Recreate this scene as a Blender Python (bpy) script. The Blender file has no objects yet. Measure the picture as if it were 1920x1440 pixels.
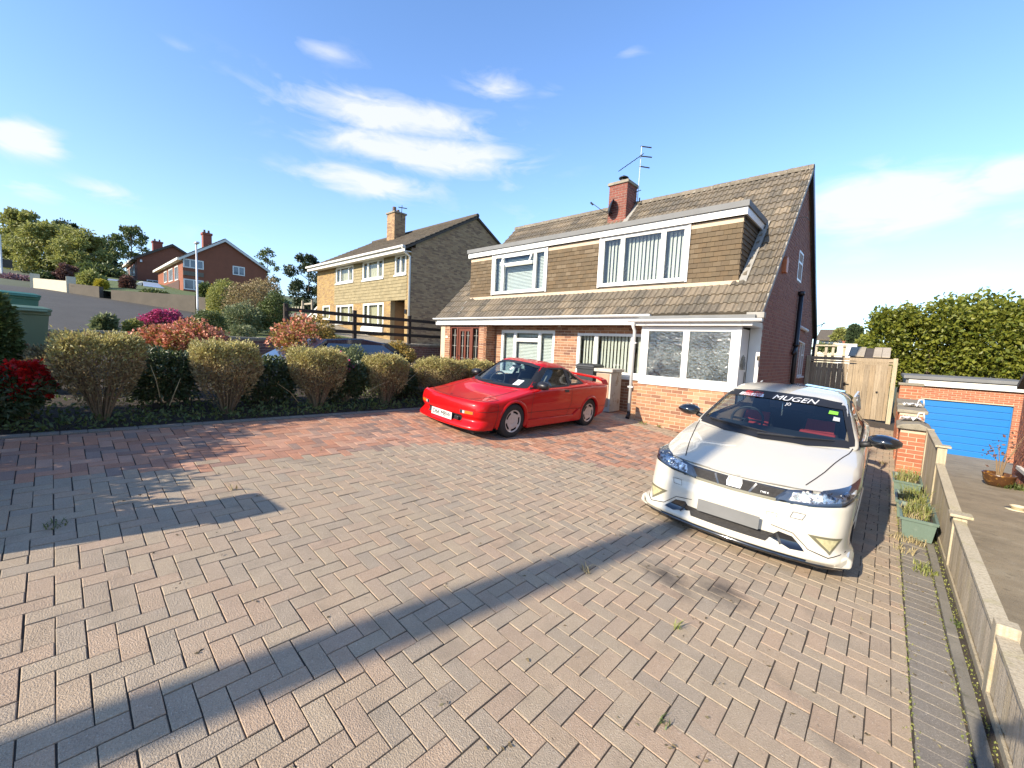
import bpy, bmesh, math, random
import numpy as np
from mathutils import Vector, Matrix, geometry
from mathutils.bvhtree import BVHTree

random.seed(7)
RNG = np.random.default_rng(11)
SC = bpy.context.scene
COL = SC.collection
PI = math.pi

# ---------------------------------------------------------------- camera, sky, sun, exposure
EYE = 1.8
ROT = Matrix(((0.738092434539238, 0.09451422475117399, -0.6680468691608586),
              (0.6731078141308938, -0.035176538309100384, 0.738707304491108),
              (0.046318771916694985, -0.9949018406216128, -0.08958180002576542)))
FPX = 777.0
cam_d = bpy.data.cameras.new('camera')
cam_d.sensor_fit = 'HORIZONTAL'
cam_d.sensor_width = 36.0
cam_d.lens = 36.0 * FPX / 1920.0
cam_d.clip_start = 0.05
cam_d.clip_end = 2000
cam = bpy.data.objects.new('camera', cam_d)
COL.objects.link(cam)
rx = ROT @ Vector((1, 0, 0)); ry = ROT @ Vector((0, -1, 0)); rz = ROT @ Vector((0, 0, -1))
cam.matrix_world = Matrix(((rx.x, ry.x, rz.x, 0), (rx.y, ry.y, rz.y, 0), (rx.z, ry.z, rz.z, EYE), (0, 0, 0, 1)))
SC.camera = cam

SUN_EL = math.radians(28.5)
SUN_AZ = math.radians(9.5)        # direction the shadows run, measured from +Y towards +X
SKY_STRENGTH = 0.096
SUN_STRENGTH = 5.0
vs = SC.view_settings
vs.view_transform = 'Standard'
vs.look = 'None'
vs.exposure = 1.02
vs.gamma = 1.0
vs.use_curve_mapping = False

sun_d = bpy.data.lights.new('sun', 'SUN')
sun_d.energy = SUN_STRENGTH
sun_d.angle = math.radians(0.55)
sun_d.color = (1.0, 0.885, 0.71)
sun = bpy.data.objects.new('sun', sun_d)
COL.objects.link(sun)
ldir = Vector((math.sin(SUN_AZ) * math.cos(SUN_EL), math.cos(SUN_AZ) * math.cos(SUN_EL), -math.sin(SUN_EL)))
sun.rotation_euler = ldir.to_track_quat('-Z', 'Y').to_euler()
sun.location = (-4, -20, 14)

def ray(px, py):
    return ROT @ Vector((px - 960.0, py - 720.0, FPX))

def build_world():
    w = bpy.data.worlds.new('World')
    SC.world = w
    w.use_nodes = True
    nt = w.node_tree
    N, L = nt.nodes, nt.links
    N.clear()
    out = N.new('ShaderNodeOutputWorld')
    bg = N.new('ShaderNodeBackground')
    bg.inputs['Strength'].default_value = SKY_STRENGTH
    L.new(bg.outputs[0], out.inputs[0])
    sky = N.new('ShaderNodeTexSky')
    sky.sky_type = 'NISHITA'
    sky.sun_disc = False
    sky.sun_elevation = SUN_EL
    sky.sun_rotation = math.atan2(-ldir.x, -ldir.y)
    sky.air_density = 1.0
    sky.dust_density = 0.35
    sky.ozone_density = 2.0
    tc = N.new('ShaderNodeTexCoord')
    sep = N.new('ShaderNodeSeparateXYZ')
    L.new(tc.outputs['Generated'], sep.inputs[0])
    def math_(op, a, b=None, c=None, clamp=False):
        n = N.new('ShaderNodeMath'); n.operation = op; n.use_clamp = clamp
        for i, v in enumerate((a, b, c)):
            if v is None: continue
            if isinstance(v, (int, float)): n.inputs[i].default_value = v
            else: L.new(v, n.inputs[i])
        return n.outputs[0]
    az = math_('ARCTAN2', sep.outputs[0], sep.outputs[1])
    el = math_('ARCSINE', sep.outputs[2])
    # fair-weather clouds: soft banks in the part of the sky in view, thin wisps all round
    blobs = [(745, 225, 185, 36, 1.25), (800, 285, 175, 38, 1.3), (690, 345, 120, 26, 1.3), (640, 215, 110, 22, .55),
             (50, 262, 75, 30, 1.3), (65, 358, 65, 22, .8), (195, 358, 75, 20, .75), (612, 97, 62, 20, .6), (930, 162, 60, 28, .75),
             (1030, 172, 30, 18, .35), (1175, 100, 34, 13, .4), (955, 345, 30, 15, .45), (527, 148, 26, 18, .4), (335, 85, 30, 10, .3),
             (1665, 385, 185, 58, 1.5), (1885, 328, 85, 34, 1.4), (1645, 318, 46, 26, .5), (1905, 415, 50, 26, .7),
             (1605, 485, 75, 30, .5), (1770, 325, 60, 20, .4), (1840, 520, 110, 40, .45), (1000, 400, 200, 30, .25), (420, 440, 120, 25, .25)]
    tot = None
    for (px, py, sx, sy, amp) in blobs:
        r0 = ray(px, py).normalized(); r1 = ray(px + sx, py).normalized(); r2 = ray(px, py + sy).normalized()
        a0, e0 = math.atan2(r0.x, r0.y), math.asin(r0.z)
        sa = abs(math.atan2(r1.x, r1.y) - a0) + 1e-3
        se = abs(math.asin(r2.z) - e0) + 1e-3
        da = math_('MULTIPLY', math_('SUBTRACT', az, a0), 1 / sa)
        de = math_('MULTIPLY', math_('SUBTRACT', el, e0), 1 / se)
        d2 = math_('ADD', math_('MULTIPLY', da, da), math_('MULTIPLY', de, de))
        g = math_('MULTIPLY', math_('EXPONENT', math_('MULTIPLY', d2, -0.9)), amp)
        tot = g if tot is None else math_('MAXIMUM', tot, g)
    mp = N.new('ShaderNodeMapping'); mp.inputs['Scale'].default_value = (1, 1, 3.2)
    L.new(tc.outputs['Generated'], mp.inputs[0])
    nz = N.new('ShaderNodeTexNoise'); nz.inputs['Scale'].default_value = 9.0; nz.inputs['Detail'].default_value = 7.0
    nz.inputs['Roughness'].default_value = 0.58
    L.new(mp.outputs[0], nz.inputs['Vector']); nz.inputs['Distortion'].default_value = 0.6
    nb = N.new('ShaderNodeTexNoise'); nb.inputs['Scale'].default_value = 2.2; nb.inputs['Detail'].default_value = 5.0
    L.new(mp.outputs[0], nb.inputs['Vector'])
    wisp = math_('MULTIPLY', math_('SUBTRACT', nb.outputs[0], 0.60), 2.2, clamp=True)
    wisp = math_('MULTIPLY', wisp, 0.35)
    field = math_('MAXIMUM', tot, wisp)
    fac = math_('MULTIPLY', math_('SUBTRACT', math_('ADD', field, math_('MULTIPLY', math_('SUBTRACT', nz.outputs[0], 0.5), 2.2)), 0.24), 1.3, clamp=True)
    fac = math_('MULTIPLY', math_('MULTIPLY', fac, math_('MULTIPLY', field, 1.5, clamp=True)), 0.86)
    # paler, hazier air low over the horizon
    low = math_('POWER', math_('SUBTRACT', 1.0, math_('MAXIMUM', sep.outputs[2], 0.0)), 5.0)
    tint = N.new('ShaderNodeMix'); tint.data_type = 'RGBA'; tint.blend_type = 'MULTIPLY'
    tint.inputs['Factor'].default_value = 1.0
    tint.inputs['B'].default_value = (1.26, 1.50, 1.80, 1)
    L.new(sky.outputs[0], tint.inputs['A'])
    hz = N.new('ShaderNodeMix'); hz.data_type = 'RGBA'
    hz.inputs['B'].default_value = (4.2, 4.65, 5.6, 1)
    L.new(math_('MULTIPLY', low, 0.55), hz.inputs['Factor'])
    L.new(tint.outputs['Result'], hz.inputs['A'])
    mx = N.new('ShaderNodeMix'); mx.data_type = 'RGBA'
    mx.inputs['B'].default_value = (5.3, 5.4, 5.6, 1)
    L.new(fac, mx.inputs['Factor'])
    L.new(hz.outputs['Result'], mx.inputs['A'])
    L.new(mx.outputs['Result'], bg.inputs['Color'])
build_world()

# ---------------------------------------------------------------- terrain
def base_z(x, y):
    """the hillside falls from left to right, and a little towards the house"""
    if x < -1.5: z = -0.1125 * x
    else: z = 0.16875 - 0.068 * (x + 1.5)
    return z - 0.0225 * y
def smooth(a, b, t):
    t = min(1, max(0, (t - a) / (b - a))); return t * t * (3 - 2 * t)
def drive_z(x, y):
    z = base_z(x, y)
    if y > 9.5: z += 0.062 * (y - 9.5) * smooth(-3.0, -2.0, x)
    return z
def right_z(x, y):
    return -0.02 - 0.065 * (y - 1.0) if y < 23 else -1.45
def road_z(x, y):
    return base_z(x, y) - 0.54 if x > -42 else base_z(-42, y) - 0.54 + 0.035 * (-42 - x)
def plot_z(x, y):
    """the higher garden of the yellow houses"""
    t = min(1, max(0, (-x - 12.4) / 14.0))
    return 1.70 * (1 - t) + (base_z(x, y) + 0.05) * t
def hill_z(x, y):
    return base_z(max(x, -125), y) - (0.05 if x > -40.5 else 0.52 - min(.47, max(0, y - .8) * .15))
def ground_z(x, y):
    yb = max(-40, min(24, y)); xb = max(-125, min(3, x))
    if x > 0.6:
        return right_z(min(x, 6), max(-6, yb)) - 0.25
    if x > -12.5: return drive_z(xb, min(yb, 16)) - 0.3
    return base_z(xb, yb) - 0.95
def P(px, py, x=None, y=None, d=None):
    r = ray(px, py)
    if x is not None: t = x / r.x
    elif y is not None: t = y / r.y
    else: t = d / FPX
    return Vector((r.x * t, r.y * t, EYE + r.z * t))

# ---------------------------------------------------------------- node materials
def lin(r, g, b):
    f = lambda v: (v / 255 / 12.92) if v / 255 <= 0.04045 else ((v / 255 + 0.055) / 1.055) ** 2.4
    return (f(r), f(g), f(b), 1.0)
ALB = 0.74
def mat(name, cols, rough=0.75, rnd=True, noise=(6.0, 0.18), fine=(90.0, 0.10), bump=(60.0, 0.25), metal=0.0,
        coat=0.0, transl=0.0, spec=0.5, blotch=None, streak=None, inside=None, dark_spots=None):
    """procedural surface: colour picked per piece from cols, cloudy and fine variation, relief"""
    m = bpy.data.materials.new(name)
    m.use_nodes = True
    nt = m.node_tree; N, L = nt.nodes, nt.links
    bsdf = N['Principled BSDF']; out = N['Material Output']
    geo = N.new('ShaderNodeNewGeometry')
    pos = geo.outputs['Position']
    k_ = 1.0 if metal > .5 else ALB
    dim = lambda c: tuple(v * k_ for v in c[:3]) + (1.0,)
    cols = [dim(c) for c in cols]
    blotch = [(a, b, dim(c), d) for a, b, c, d in blotch] if blotch else None
    if streak: streak = (streak[0], dim(streak[1]), streak[2])
    def mth(op, a, b=None, clamp=False):
        n = N.new('ShaderNodeMath'); n.operation = op; n.use_clamp = clamp
        for i, v in enumerate((a, b)):
            if v is None: continue
            if isinstance(v, (int, float)): n.inputs[i].default_value = v
            else: L.new(v, n.inputs[i])
        return n.outputs[0]
    def noise_(scale, detail=4, vec=None, rough_=0.55):
        n = N.new('ShaderNodeTexNoise'); n.inputs['Scale'].default_value = scale
        n.inputs['Detail'].default_value = detail; n.inputs['Roughness'].default_value = rough_
        L.new(vec or pos, n.inputs['Vector']); return n.outputs[0]
    if len(cols) > 1:
        ramp = N.new('ShaderNodeValToRGB')
        cr = ramp.color_ramp
        while len(cr.elements) < len(cols): cr.elements.new(0.5)
        for i, c in enumerate(cols):
            cr.elements[i].position = i / (len(cols) - 1); cr.elements[i].color = c
        if rnd:
            oi = N.new('ShaderNodeObjectInfo')
            f = mth('FRACT', mth('ADD', geo.outputs['Random Per Island'], oi.outputs['Random']))
        else:
            f = mth('MULTIPLY', mth('SUBTRACT', noise_(noise[0] * 0.5, 5), 0.3), 2.5, True)
        L.new(f, ramp.inputs[0])
        color = ramp.outputs[0]
    else:
        rgb = N.new('ShaderNodeRGB'); rgb.outputs[0].default_value = cols[0]; color = rgb.outputs[0]
    def mul(color, val, amount):
        hs = N.new('ShaderNodeHueSaturation')
        L.new(color, hs.inputs['Color'])
        L.new(mth('ADD', mth('MULTIPLY', mth('SUBTRACT', val, 0.5), 2 * amount * 1.6), 1.0), hs.inputs['Value'])
        return hs.outputs[0]
    if noise: color = mul(color, noise_(noise[0]), noise[1])
    if fine: color = mul(color, noise_(fine[0], 3), fine[1])
    def over(color, col2, fac):
        mx = N.new('ShaderNodeMix'); mx.data_type = 'RGBA'
        L.new(fac, mx.inputs['Factor']); L.new(color, mx.inputs['A'])
        mx.inputs['B'].default_value = tuple(col2) if len(col2) == 4 else tuple(col2) + (1.0,)
        return mx.outputs['Result']
    if blotch:      # (scale, threshold, colour, strength): lichen, stains, pale specks
        for (s, th, c2, st) in blotch:
            f = mth('MULTIPLY', mth('SUBTRACT', noise_(s, 5, None, 0.62), th), 8.0, True)
            color = over(color, c2, mth('MULTIPLY', f, st))
    if streak:      # (scale vector, colour, strength): wood grain or run marks
        sv, c2, st = streak
        mp = N.new('ShaderNodeMapping'); mp.inputs['Scale'].default_value = sv
        L.new(pos, mp.inputs[0])
        f = mth('MULTIPLY', mth('SUBTRACT', noise_(1.0, 5, mp.outputs[0]), 0.42), 3.0, True)
        color = over(color, c2, mth('MULTIPLY', f, st))
    if dark_spots:      # soft dark spots with ragged edges: (x, y, radius, strength)
        for (sx_, sy_, sr, st) in dark_spots:
            vm = N.new('ShaderNodeVectorMath'); vm.operation = 'DISTANCE'; vm.inputs[1].default_value = (sx_, sy_, 0)
            fl = N.new('ShaderNodeVectorMath'); fl.operation = 'MULTIPLY'; fl.inputs[1].default_value = (1, 1, 0)
            L.new(pos, fl.inputs[0]); L.new(fl.outputs[0], vm.inputs[0])
            dd = mth('ADD', vm.outputs['Value'], mth('MULTIPLY', mth('SUBTRACT', noise_(9.0, 4), 0.5), sr * 1.6))
            f = mth('SUBTRACT', 1.0, mth('DIVIDE', dd, sr), True)
            color = over(color, (.035, .03, .028), mth('MULTIPLY', mth('POWER', f, .8), st))
    if inside:      # the lining seen on the back of a thin shell
        color = over(color, inside, geo.outputs['Backfacing'])
    L.new(color, bsdf.inputs['Base Color'])
    bsdf.inputs['Roughness'].default_value = rough
    bsdf.inputs['Metallic'].default_value = metal
    bsdf.inputs['Specular IOR Level'].default_value = spec
    if coat: 
        bsdf.inputs['Coat Weight'].default_value = coat; bsdf.inputs['Coat Roughness'].default_value = 0.04
    if bump:
        b = N.new('ShaderNodeBump'); b.inputs['Strength'].default_value = bump[1]; b.inputs['Distance'].default_value = 0.01
        L.new(noise_(bump[0], 5), b.inputs['Height']); L.new(b.outputs[0], bsdf.inputs['Normal'])
    if transl:
        tr = N.new('ShaderNodeBsdfTranslucent'); L.new(color, tr.inputs[0])
        ms = N.new('ShaderNodeMixShader'); ms.inputs[0].default_value = transl
        L.new(bsdf.outputs[0], ms.inputs[1]); L.new(tr.outputs[0], ms.inputs[2]); L.new(ms.outputs[0], out.inputs[0])
    return m
def glass_mat(name, tint=(0.8, 0.85, 0.85), rough=0.01, refl=0.10, bumpy=None, bright_speckle=0.0):
    m = bpy.data.materials.new(name); m.use_nodes = True
    nt = m.node_tree; N, L = nt.nodes, nt.links; N.clear()
    out = N.new('ShaderNodeOutputMaterial')
    t = N.new('ShaderNodeBsdfTransparent'); t.inputs[0].default_value = tint + (1,)
    g = N.new('ShaderNodeBsdfGlossy'); g.inputs['Roughness'].default_value = rough
    fr = N.new('ShaderNodeFresnel'); fr.inputs[0].default_value = 1.5
    ad = N.new('ShaderNodeMath'); ad.operation = 'ADD'; ad.use_clamp = True; ad.inputs[1].default_value = refl
    L.new(fr.outputs[0], ad.inputs[0])
    mx = N.new('ShaderNodeMixShader')
    geo = N.new('ShaderNodeNewGeometry')
    fs = N.new('ShaderNodeMath'); fs.operation = 'SUBTRACT'; fs.use_clamp = True; fs.inputs[0].default_value = 1.0
    L.new(geo.outputs['Backfacing'], fs.inputs[1])
    fm = N.new('ShaderNodeMath'); fm.operation = 'MULTIPLY'; L.new(ad.outputs[0], fm.inputs[0]); L.new(fs.outputs[0], fm.inputs[1])
    L.new(fm.outputs[0], mx.inputs[0]); L.new(t.outputs[0], mx.inputs[1]); L.new(g.outputs[0], mx.inputs[2])
    final = mx.outputs[0]
    if bright_speckle:  # pale speckle painted in for the bright blobs and reflections in the glass
        fn = N.new('ShaderNodeTexNoise'); fn.inputs['Scale'].default_value = 2.6; fn.inputs['Detail'].default_value = 8; fn.inputs['Roughness'].default_value = .72
        L.new(geo.outputs['Position'], fn.inputs['Vector'])
        f2 = N.new('ShaderNodeTexNoise'); f2.inputs['Scale'].default_value = 38.0; f2.inputs['Detail'].default_value = 3; L.new(geo.outputs['Position'], f2.inputs['Vector'])
        pr = N.new('ShaderNodeMath'); pr.operation = 'MULTIPLY'; L.new(fn.outputs[0], pr.inputs[0]); L.new(f2.outputs[0], pr.inputs[1])
        a_ = N.new('ShaderNodeMath'); a_.operation = 'SUBTRACT'; a_.inputs[1].default_value = .215; L.new(pr.outputs[0], a_.inputs[0])
        b_ = N.new('ShaderNodeMath'); b_.operation = 'MULTIPLY'; b_.use_clamp = True; b_.inputs[1].default_value = 5.0 * bright_speckle; L.new(a_.outputs[0], b_.inputs[0])
        c_ = N.new('ShaderNodeMath'); c_.operation = 'MINIMUM'; c_.inputs[1].default_value = .75; L.new(b_.outputs[0], c_.inputs[0])
        df = N.new('ShaderNodeBsdfDiffuse'); df.inputs[0].default_value = (.27, .285, .265, 1)
        m2 = N.new('ShaderNodeMixShader'); L.new(c_.outputs[0], m2.inputs[0]); L.new(mx.outputs[0], m2.inputs[1]); L.new(df.outputs[0], m2.inputs[2]); final = m2.outputs[0]
    L.new(final, out.inputs[0])
    nz = N.new('ShaderNodeTexNoise'); nz.inputs['Scale'].default_value = bumpy[0] if bumpy else 1.3
    nz.inputs['Detail'].default_value = 3
    L.new(geo.outputs['Position'], nz.inputs['Vector'])
    b = N.new('ShaderNodeBump'); b.inputs['Strength'].default_value = bumpy[1] if bumpy else 0.02
    b.inputs['Distance'].default_value = 0.02
    L.new(nz.outputs[0], b.inputs['Height']); L.new(b.outputs[0], g.inputs['Normal']); L.new(b.outputs[0], fr.inputs['Normal'])
    return m

MT = {}
def setup_materials():
    M = MT
    speck = [(150, 0.57, (0.80, 0.72, 0.60), .55), (120, 0.57, (0.14, 0.12, 0.10), .55), (2.6, 0.57, (0.24, 0.195, 0.14), .40), (14, .62, (.22, .18, .13), .4)]
    M['paver_grey'] = mat('weathered buff paver', [(.46,.34,.225),(.49,.365,.245),(.42,.335,.24),(.505,.36,.24),(.47,.335,.225),(.405,.325,.235),(.48,.37,.25),(.445,.35,.24),(.49,.35,.24)], .9, noise=(7,.13), fine=(120,.34), bump=(150,.7), blotch=speck + [(.9,.60,(.50,.38,.24),.35),(.7,.62,(.27,.20,.14),.35)], dark_spots=[(-1.17,3.16,.20,.8),(-.78,3.30,.24,.75),(-.95,3.05,.16,.4),(-2.6,5.0,.2,.3),(.0,2.4,.12,.3)])
    M['paver_red'] = mat('brindled red paver', [(.52,.24,.14),(.57,.29,.175),(.45,.215,.13),(.56,.32,.205),(.27,.19,.15),(.53,.25,.15),(.60,.35,.235),(.32,.225,.175),(.51,.26,.165)], .88, noise=(7,.12), fine=(120,.26), bump=(150,.55), blotch=[(2.6,.58,(.20,.15,.11),.35)])
    M['paver_edge'] = mat('grey edging paver', [(.23,.20,.165),(.27,.235,.19),(.25,.215,.17)], .9, noise=(6,.16), fine=(130,.16), bump=(170,.5), blotch=speck + [(9,.6,(.12,.12,.06),.5)])
    M['joint'] = mat('sand and dirt joint', [(.065,.05,.036)], .95, noise=(9,.3), fine=(140,.25), bump=(150,.6), blotch=[(16,.62,(.10,.11,.04),.5)])
    M['kerb'] = mat('concrete edging', [(.25,.225,.18)], .9, noise=(5,.25), fine=(140,.15), bump=(120,.5), blotch=[(12,.56,(.11,.11,.06),.6)])
    M['asphalt'] = mat('worn asphalt', [(.066,.059,.048)], .9, noise=(.8,.22), fine=(160,.2), bump=(150,.4), blotch=[(2.1,.58,(.085,.08,.072),.5)])
    M['concrete'] = mat('old dark concrete', [(.30,.25,.175)], .92, noise=(2.2,.28), fine=(120,.22), bump=(110,.6), blotch=[(1.6,.55,(.40,.35,.26),.5),(5,.58,(.42,.37,.28),.5),(11,.58,(.13,.11,.075),.6)])
    M['soil'] = mat('garden soil', [(.05,.036,.024)], .97, noise=(8,.3), fine=(80,.3), bump=(60,1.0))
    M['lawn_base'] = mat('turf', [(.10,.13,.03)], .95, noise=(3,.3), fine=(90,.3), bump=(90,.8))
    M['ground'] = mat('rough ground', [(.09,.10,.045)], .95, noise=(.5,.3), fine=(30,.2))
    brick = [(.34,.155,.075),(.40,.19,.095),(.26,.115,.065),(.46,.25,.14),(.21,.095,.06),(.38,.175,.085),(.48,.28,.17),(.30,.135,.07)]
    M['brick'] = mat('multi red facing brick', brick, .85, noise=(9,.13), fine=(110,.12), bump=(120,.4))
    M['brick_old'] = mat('porch brick', [(.50,.25,.125),(.42,.19,.10),(.56,.32,.18),(.31,.135,.075),(.52,.28,.15),(.25,.11,.065),(.46,.23,.12)], .85, noise=(9,.15), fine=(110,.12), bump=(120,.4))
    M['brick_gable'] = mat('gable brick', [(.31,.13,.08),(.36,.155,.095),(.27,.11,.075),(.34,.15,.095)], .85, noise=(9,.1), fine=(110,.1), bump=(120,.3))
    M['brick_red'] = mat('garage brick', [(.44,.145,.07),(.38,.12,.06),(.49,.18,.09),(.42,.15,.08)], .85, noise=(9,.12), fine=(110,.1), bump=(120,.4))
    M['brick_chimney'] = mat('sooty chimney brick', [(.26,.075,.05),(.21,.062,.045),(.31,.095,.06),(.17,.055,.042)], .88, noise=(9,.15), fine=(110,.12), bump=(120,.4))
    M['mortar'] = mat('lime mortar', [(.66,.51,.36)], .95, noise=(5,.12), fine=(120,.12), bump=(120,.4))
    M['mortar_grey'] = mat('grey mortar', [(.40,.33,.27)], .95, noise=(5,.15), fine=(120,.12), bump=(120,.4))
    M['tile'] = mat('weathered concrete roof tile', [(.165,.135,.095),(.19,.152,.106),(.13,.108,.08),(.215,.17,.118),(.155,.127,.092),(.115,.098,.074),(.29,.225,.15),(.14,.116,.087)], .9, noise=(5,.2), fine=(70,.2), bump=(90,.5), blotch=[(14,.58,(.42,.38,.30),.6),(5,.60,(.09,.08,.045),.65),(30,.62,(.07,.06,.045),.6)])
    M['ridge'] = mat('lichened ridge tile', [(.20,.165,.12),(.17,.14,.10),(.23,.19,.14)], .9, noise=(9,.25), fine=(70,.2), bump=(80,.5), blotch=[(18,.55,(.42,.40,.34),.7),(13,.60,(.08,.075,.055),.6)])
    M['hung'] = mat('hung plain tile', [(.125,.080,.036),(.145,.095,.044),(.105,.070,.034),(.13,.086,.040),(.18,.13,.075),(.12,.08,.038),(.115,.08,.04),(.135,.09,.042)], .8, noise=(6,.15), fine=(80,.12), bump=(70,.25), blotch=[(21,.66,(.42,.37,.26),.6)])
    M['hung_yellow'] = mat('buff hung tile', [(.30,.24,.125),(.34,.275,.15),(.26,.21,.11)], .85, noise=(4,.15), fine=(60,.1), blotch=[(6,.58,(.25,.21,.10),.5)])
    M['brick_yellow'] = mat('yellow stock brick', [(.40,.26,.09),(.45,.30,.115),(.33,.20,.08),(.42,.28,.12),(.26,.155,.075)], .88, noise=(5,.12), fine=(60,.12), bump=(80,.3))
    M['mortar_yellow'] = mat('buff mortar', [(.36,.28,.16)], .95, noise=(4,.12), fine=(60,.1))
    M['brick_far'] = mat('red brick far off', [(.27,.092,.05),(.31,.108,.058),(.24,.085,.048)], .9, noise=(2,.1), fine=(30,.12), bump=(40,.2))
    M['roof_dark'] = mat('dark roof tile', [(.085,.068,.052),(.10,.08,.06),(.075,.06,.05)], .9, noise=(4,.2), fine=(40,.2), bump=(40,.4))
    M['upvc'] = mat('white upvc', [(.86,.85,.81)], .35, noise=(3,.03), fine=None, bump=None)
    M['white_paint'] = mat('white paint', [(.82,.79,.72)], .6, noise=(4,.06), fine=(60,.04), bump=(60,.1))
    M['cream'] = mat('cream render', [(.72,.64,.46)], .85, noise=(4,.06), fine=(60,.05))
    M['felt'] = mat('grey roofing felt', [(.20,.20,.195)], .75, noise=(3,.15), fine=(90,.12), bump=(120,.3))
    M['lead'] = mat('lead flashing', [(.34,.32,.28)], .7, noise=(5,.2), fine=(60,.12), bump=(50,.3))
    M['black_plastic'] = mat('black plastic', [(.018,.018,.02)], .4, noise=(4,.1), fine=None, bump=None)
    M['black_iron'] = mat('black painted pipe', [(.015,.015,.017)], .4, noise=(4,.1), fine=None, bump=(40,.1))
    M['rubber'] = mat('tyre rubber', [(.022,.021,.02)], .8, noise=(8,.1), fine=(90,.1), bump=(80,.2))
    M['chrome'] = mat('bright metal', [(.75,.75,.76)], .15, metal=1.0, noise=(4,.03), fine=None, bump=None)
    M['alloy'] = mat('silver wheel paint', [(.62,.58,.55)], .35, metal=.35, noise=(5,.06), fine=None, bump=None)
    M['galv'] = mat('galvanised steel', [(.55,.56,.56)], .5, metal=.6, noise=(3,.1), fine=(50,.05), bump=None)
    M['wood_brown'] = mat('dark stained door', [(.17,.045,.022)], .45, noise=(4,.15), fine=(60,.1), streak=((40,40,3),(.10,.025,.012),.5), bump=(40,.15))
    M['fence_dark'] = mat('creosoted timber', [(.045,.030,.020),(.055,.037,.025)], .85, noise=(4,.25), fine=(70,.2), streak=((30,3,30),(.02,.014,.01),.6), bump=(60,.4))
    wood = [(.42,.34,.22),(.47,.38,.26),(.38,.31,.21),(.45,.35,.20),(.40,.33,.24),(.50,.41,.28)]
    M['fence_board'] = mat('weathered pale board', [(.50,.42,.31),(.55,.46,.34),(.42,.36,.27),(.52,.43,.29),(.46,.39,.30),(.58,.50,.38)], .85, noise=(2.5,.16), fine=(90,.14), streak=((60,60,2.5),(.22,.16,.09),.5), bump=(70,.4), blotch=[(3.2,.60,(.36,.33,.10),.45)])
    M['fence_post'] = mat('weathered fence post', [(.50,.42,.29),(.54,.46,.32)], .85, noise=(2.5,.18), fine=(90,.14), streak=((60,60,2.5),(.20,.15,.08),.5), bump=(70,.4), blotch=[(3.2,.56,(.38,.34,.11),.5)])
    M['gate_board'] = mat('gate board', [(.36,.27,.17),(.42,.33,.22),(.30,.235,.16),(.45,.36,.25),(.33,.25,.16)], .85, noise=(2.5,.16), fine=(90,.14), streak=((50,50,2),(.15,.11,.07),.6), bump=(70,.4))
    M['blue_door'] = mat('bright blue paint', [(.006,.19,.56)], .42, noise=(3,.05), fine=(40,.04), bump=(20,.05))
    M['terracotta'] = mat('glazed brown pot', [(.10,.045,.018)], .3, rnd=False, noise=(5,.2), fine=None, bump=(30,.3), blotch=[(15,.56,(.52,.26,.05),.85)])
    M['planter'] = mat('sage plastic', [(.16,.225,.18)], .5, noise=(4,.1), fine=(60,.05), bump=None, blotch=[(7,.62,(.40,.44,.36),.4)])
    M['compost'] = mat('compost', [(.05,.035,.022)], .97, fine=(80,.3), bump=(60,1))
    M['bin_green'] = mat('green bin plastic', [(.15,.235,.135)], .5, noise=(3,.12), fine=None, bump=None)
    M['bin_teal'] = mat('teal bin plastic', [(.06,.21,.135)], .5, noise=(3,.12), fine=None, bump=None)
    M['bin_black'] = mat('charcoal bin plastic', [(.035,.037,.04)], .5, noise=(3,.12), fine=None, bump=None)
    M['cabinet'] = mat('tired painted board', [(.56,.50,.42)], .8, noise=(4,.2), fine=(60,.1), blotch=[(6,.55,(.30,.19,.11),.8),(14,.6,(.7,.66,.6),.6)])
    M['cabinet_front'] = mat('pinkish fibreboard', [(.50,.29,.19)], .8, noise=(4,.12), fine=(60,.1), blotch=[(9,.62,(.30,.18,.11),.6)])
    M['render_grey'] = mat('stained cement render', [(.115,.095,.07)], .9, noise=(1.4,.22), fine=(40,.12), bump=(50,.4), blotch=[(1.1,.55,(.095,.08,.06),.6)])
    M['stone'] = mat('low wall brick', [(.20,.09,.07),(.16,.075,.065),(.235,.12,.09),(.13,.07,.065)], .92, noise=(6,.2), fine=(70,.18), bump=(70,.6), blotch=[(7,.6,(.36,.30,.26),.6)])
    M['coping'] = mat('coping stone', [(.33,.29,.22),(.28,.25,.19)], .9, noise=(6,.25), fine=(80,.18), bump=(70,.5), blotch=[(9,.56,(.14,.13,.09),.6)])
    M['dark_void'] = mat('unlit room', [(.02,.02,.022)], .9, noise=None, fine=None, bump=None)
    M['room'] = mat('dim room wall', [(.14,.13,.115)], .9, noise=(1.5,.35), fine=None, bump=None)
    M['blind'] = mat('cream fabric blind', [(.72,.70,.63),(.66,.64,.57),(.75,.73,.67)], .7, noise=(3,.05), fine=None, bump=None)
    M['slat'] = mat('white blind slat', [(.74,.75,.73)], .5, noise=(3,.05), fine=None, bump=None)
    M['curtain'] = mat('cream curtain', [(.62,.54,.36)], .85, noise=(6,.1), fine=None, bump=None)
    M['terracotta_tile'] = mat('orange sounder box', [(.62,.20,.08)], .5, noise=(3,.05), fine=None, bump=None)
    M['glass'] = glass_mat('window glass', (.90,.93,.92), refl=.03)
    M['glass_obscure'] = glass_mat('textured glass', (.70,.74,.72), rough=.10, refl=.10, bumpy=(26, .6), bright_speckle=.6)
    M['glass_car'] = glass_mat('car glass', (.60,.70,.72), refl=.035)
    M['leaf_privet'] = mat('dry privet leaf', [(.48,.36,.16),(.34,.24,.11),(.56,.44,.21),(.23,.15,.075),(.44,.33,.14),(.16,.11,.06),(.52,.42,.19),(.20,.17,.07)], .6, noise=None, fine=None, bump=None, transl=.25)
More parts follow.
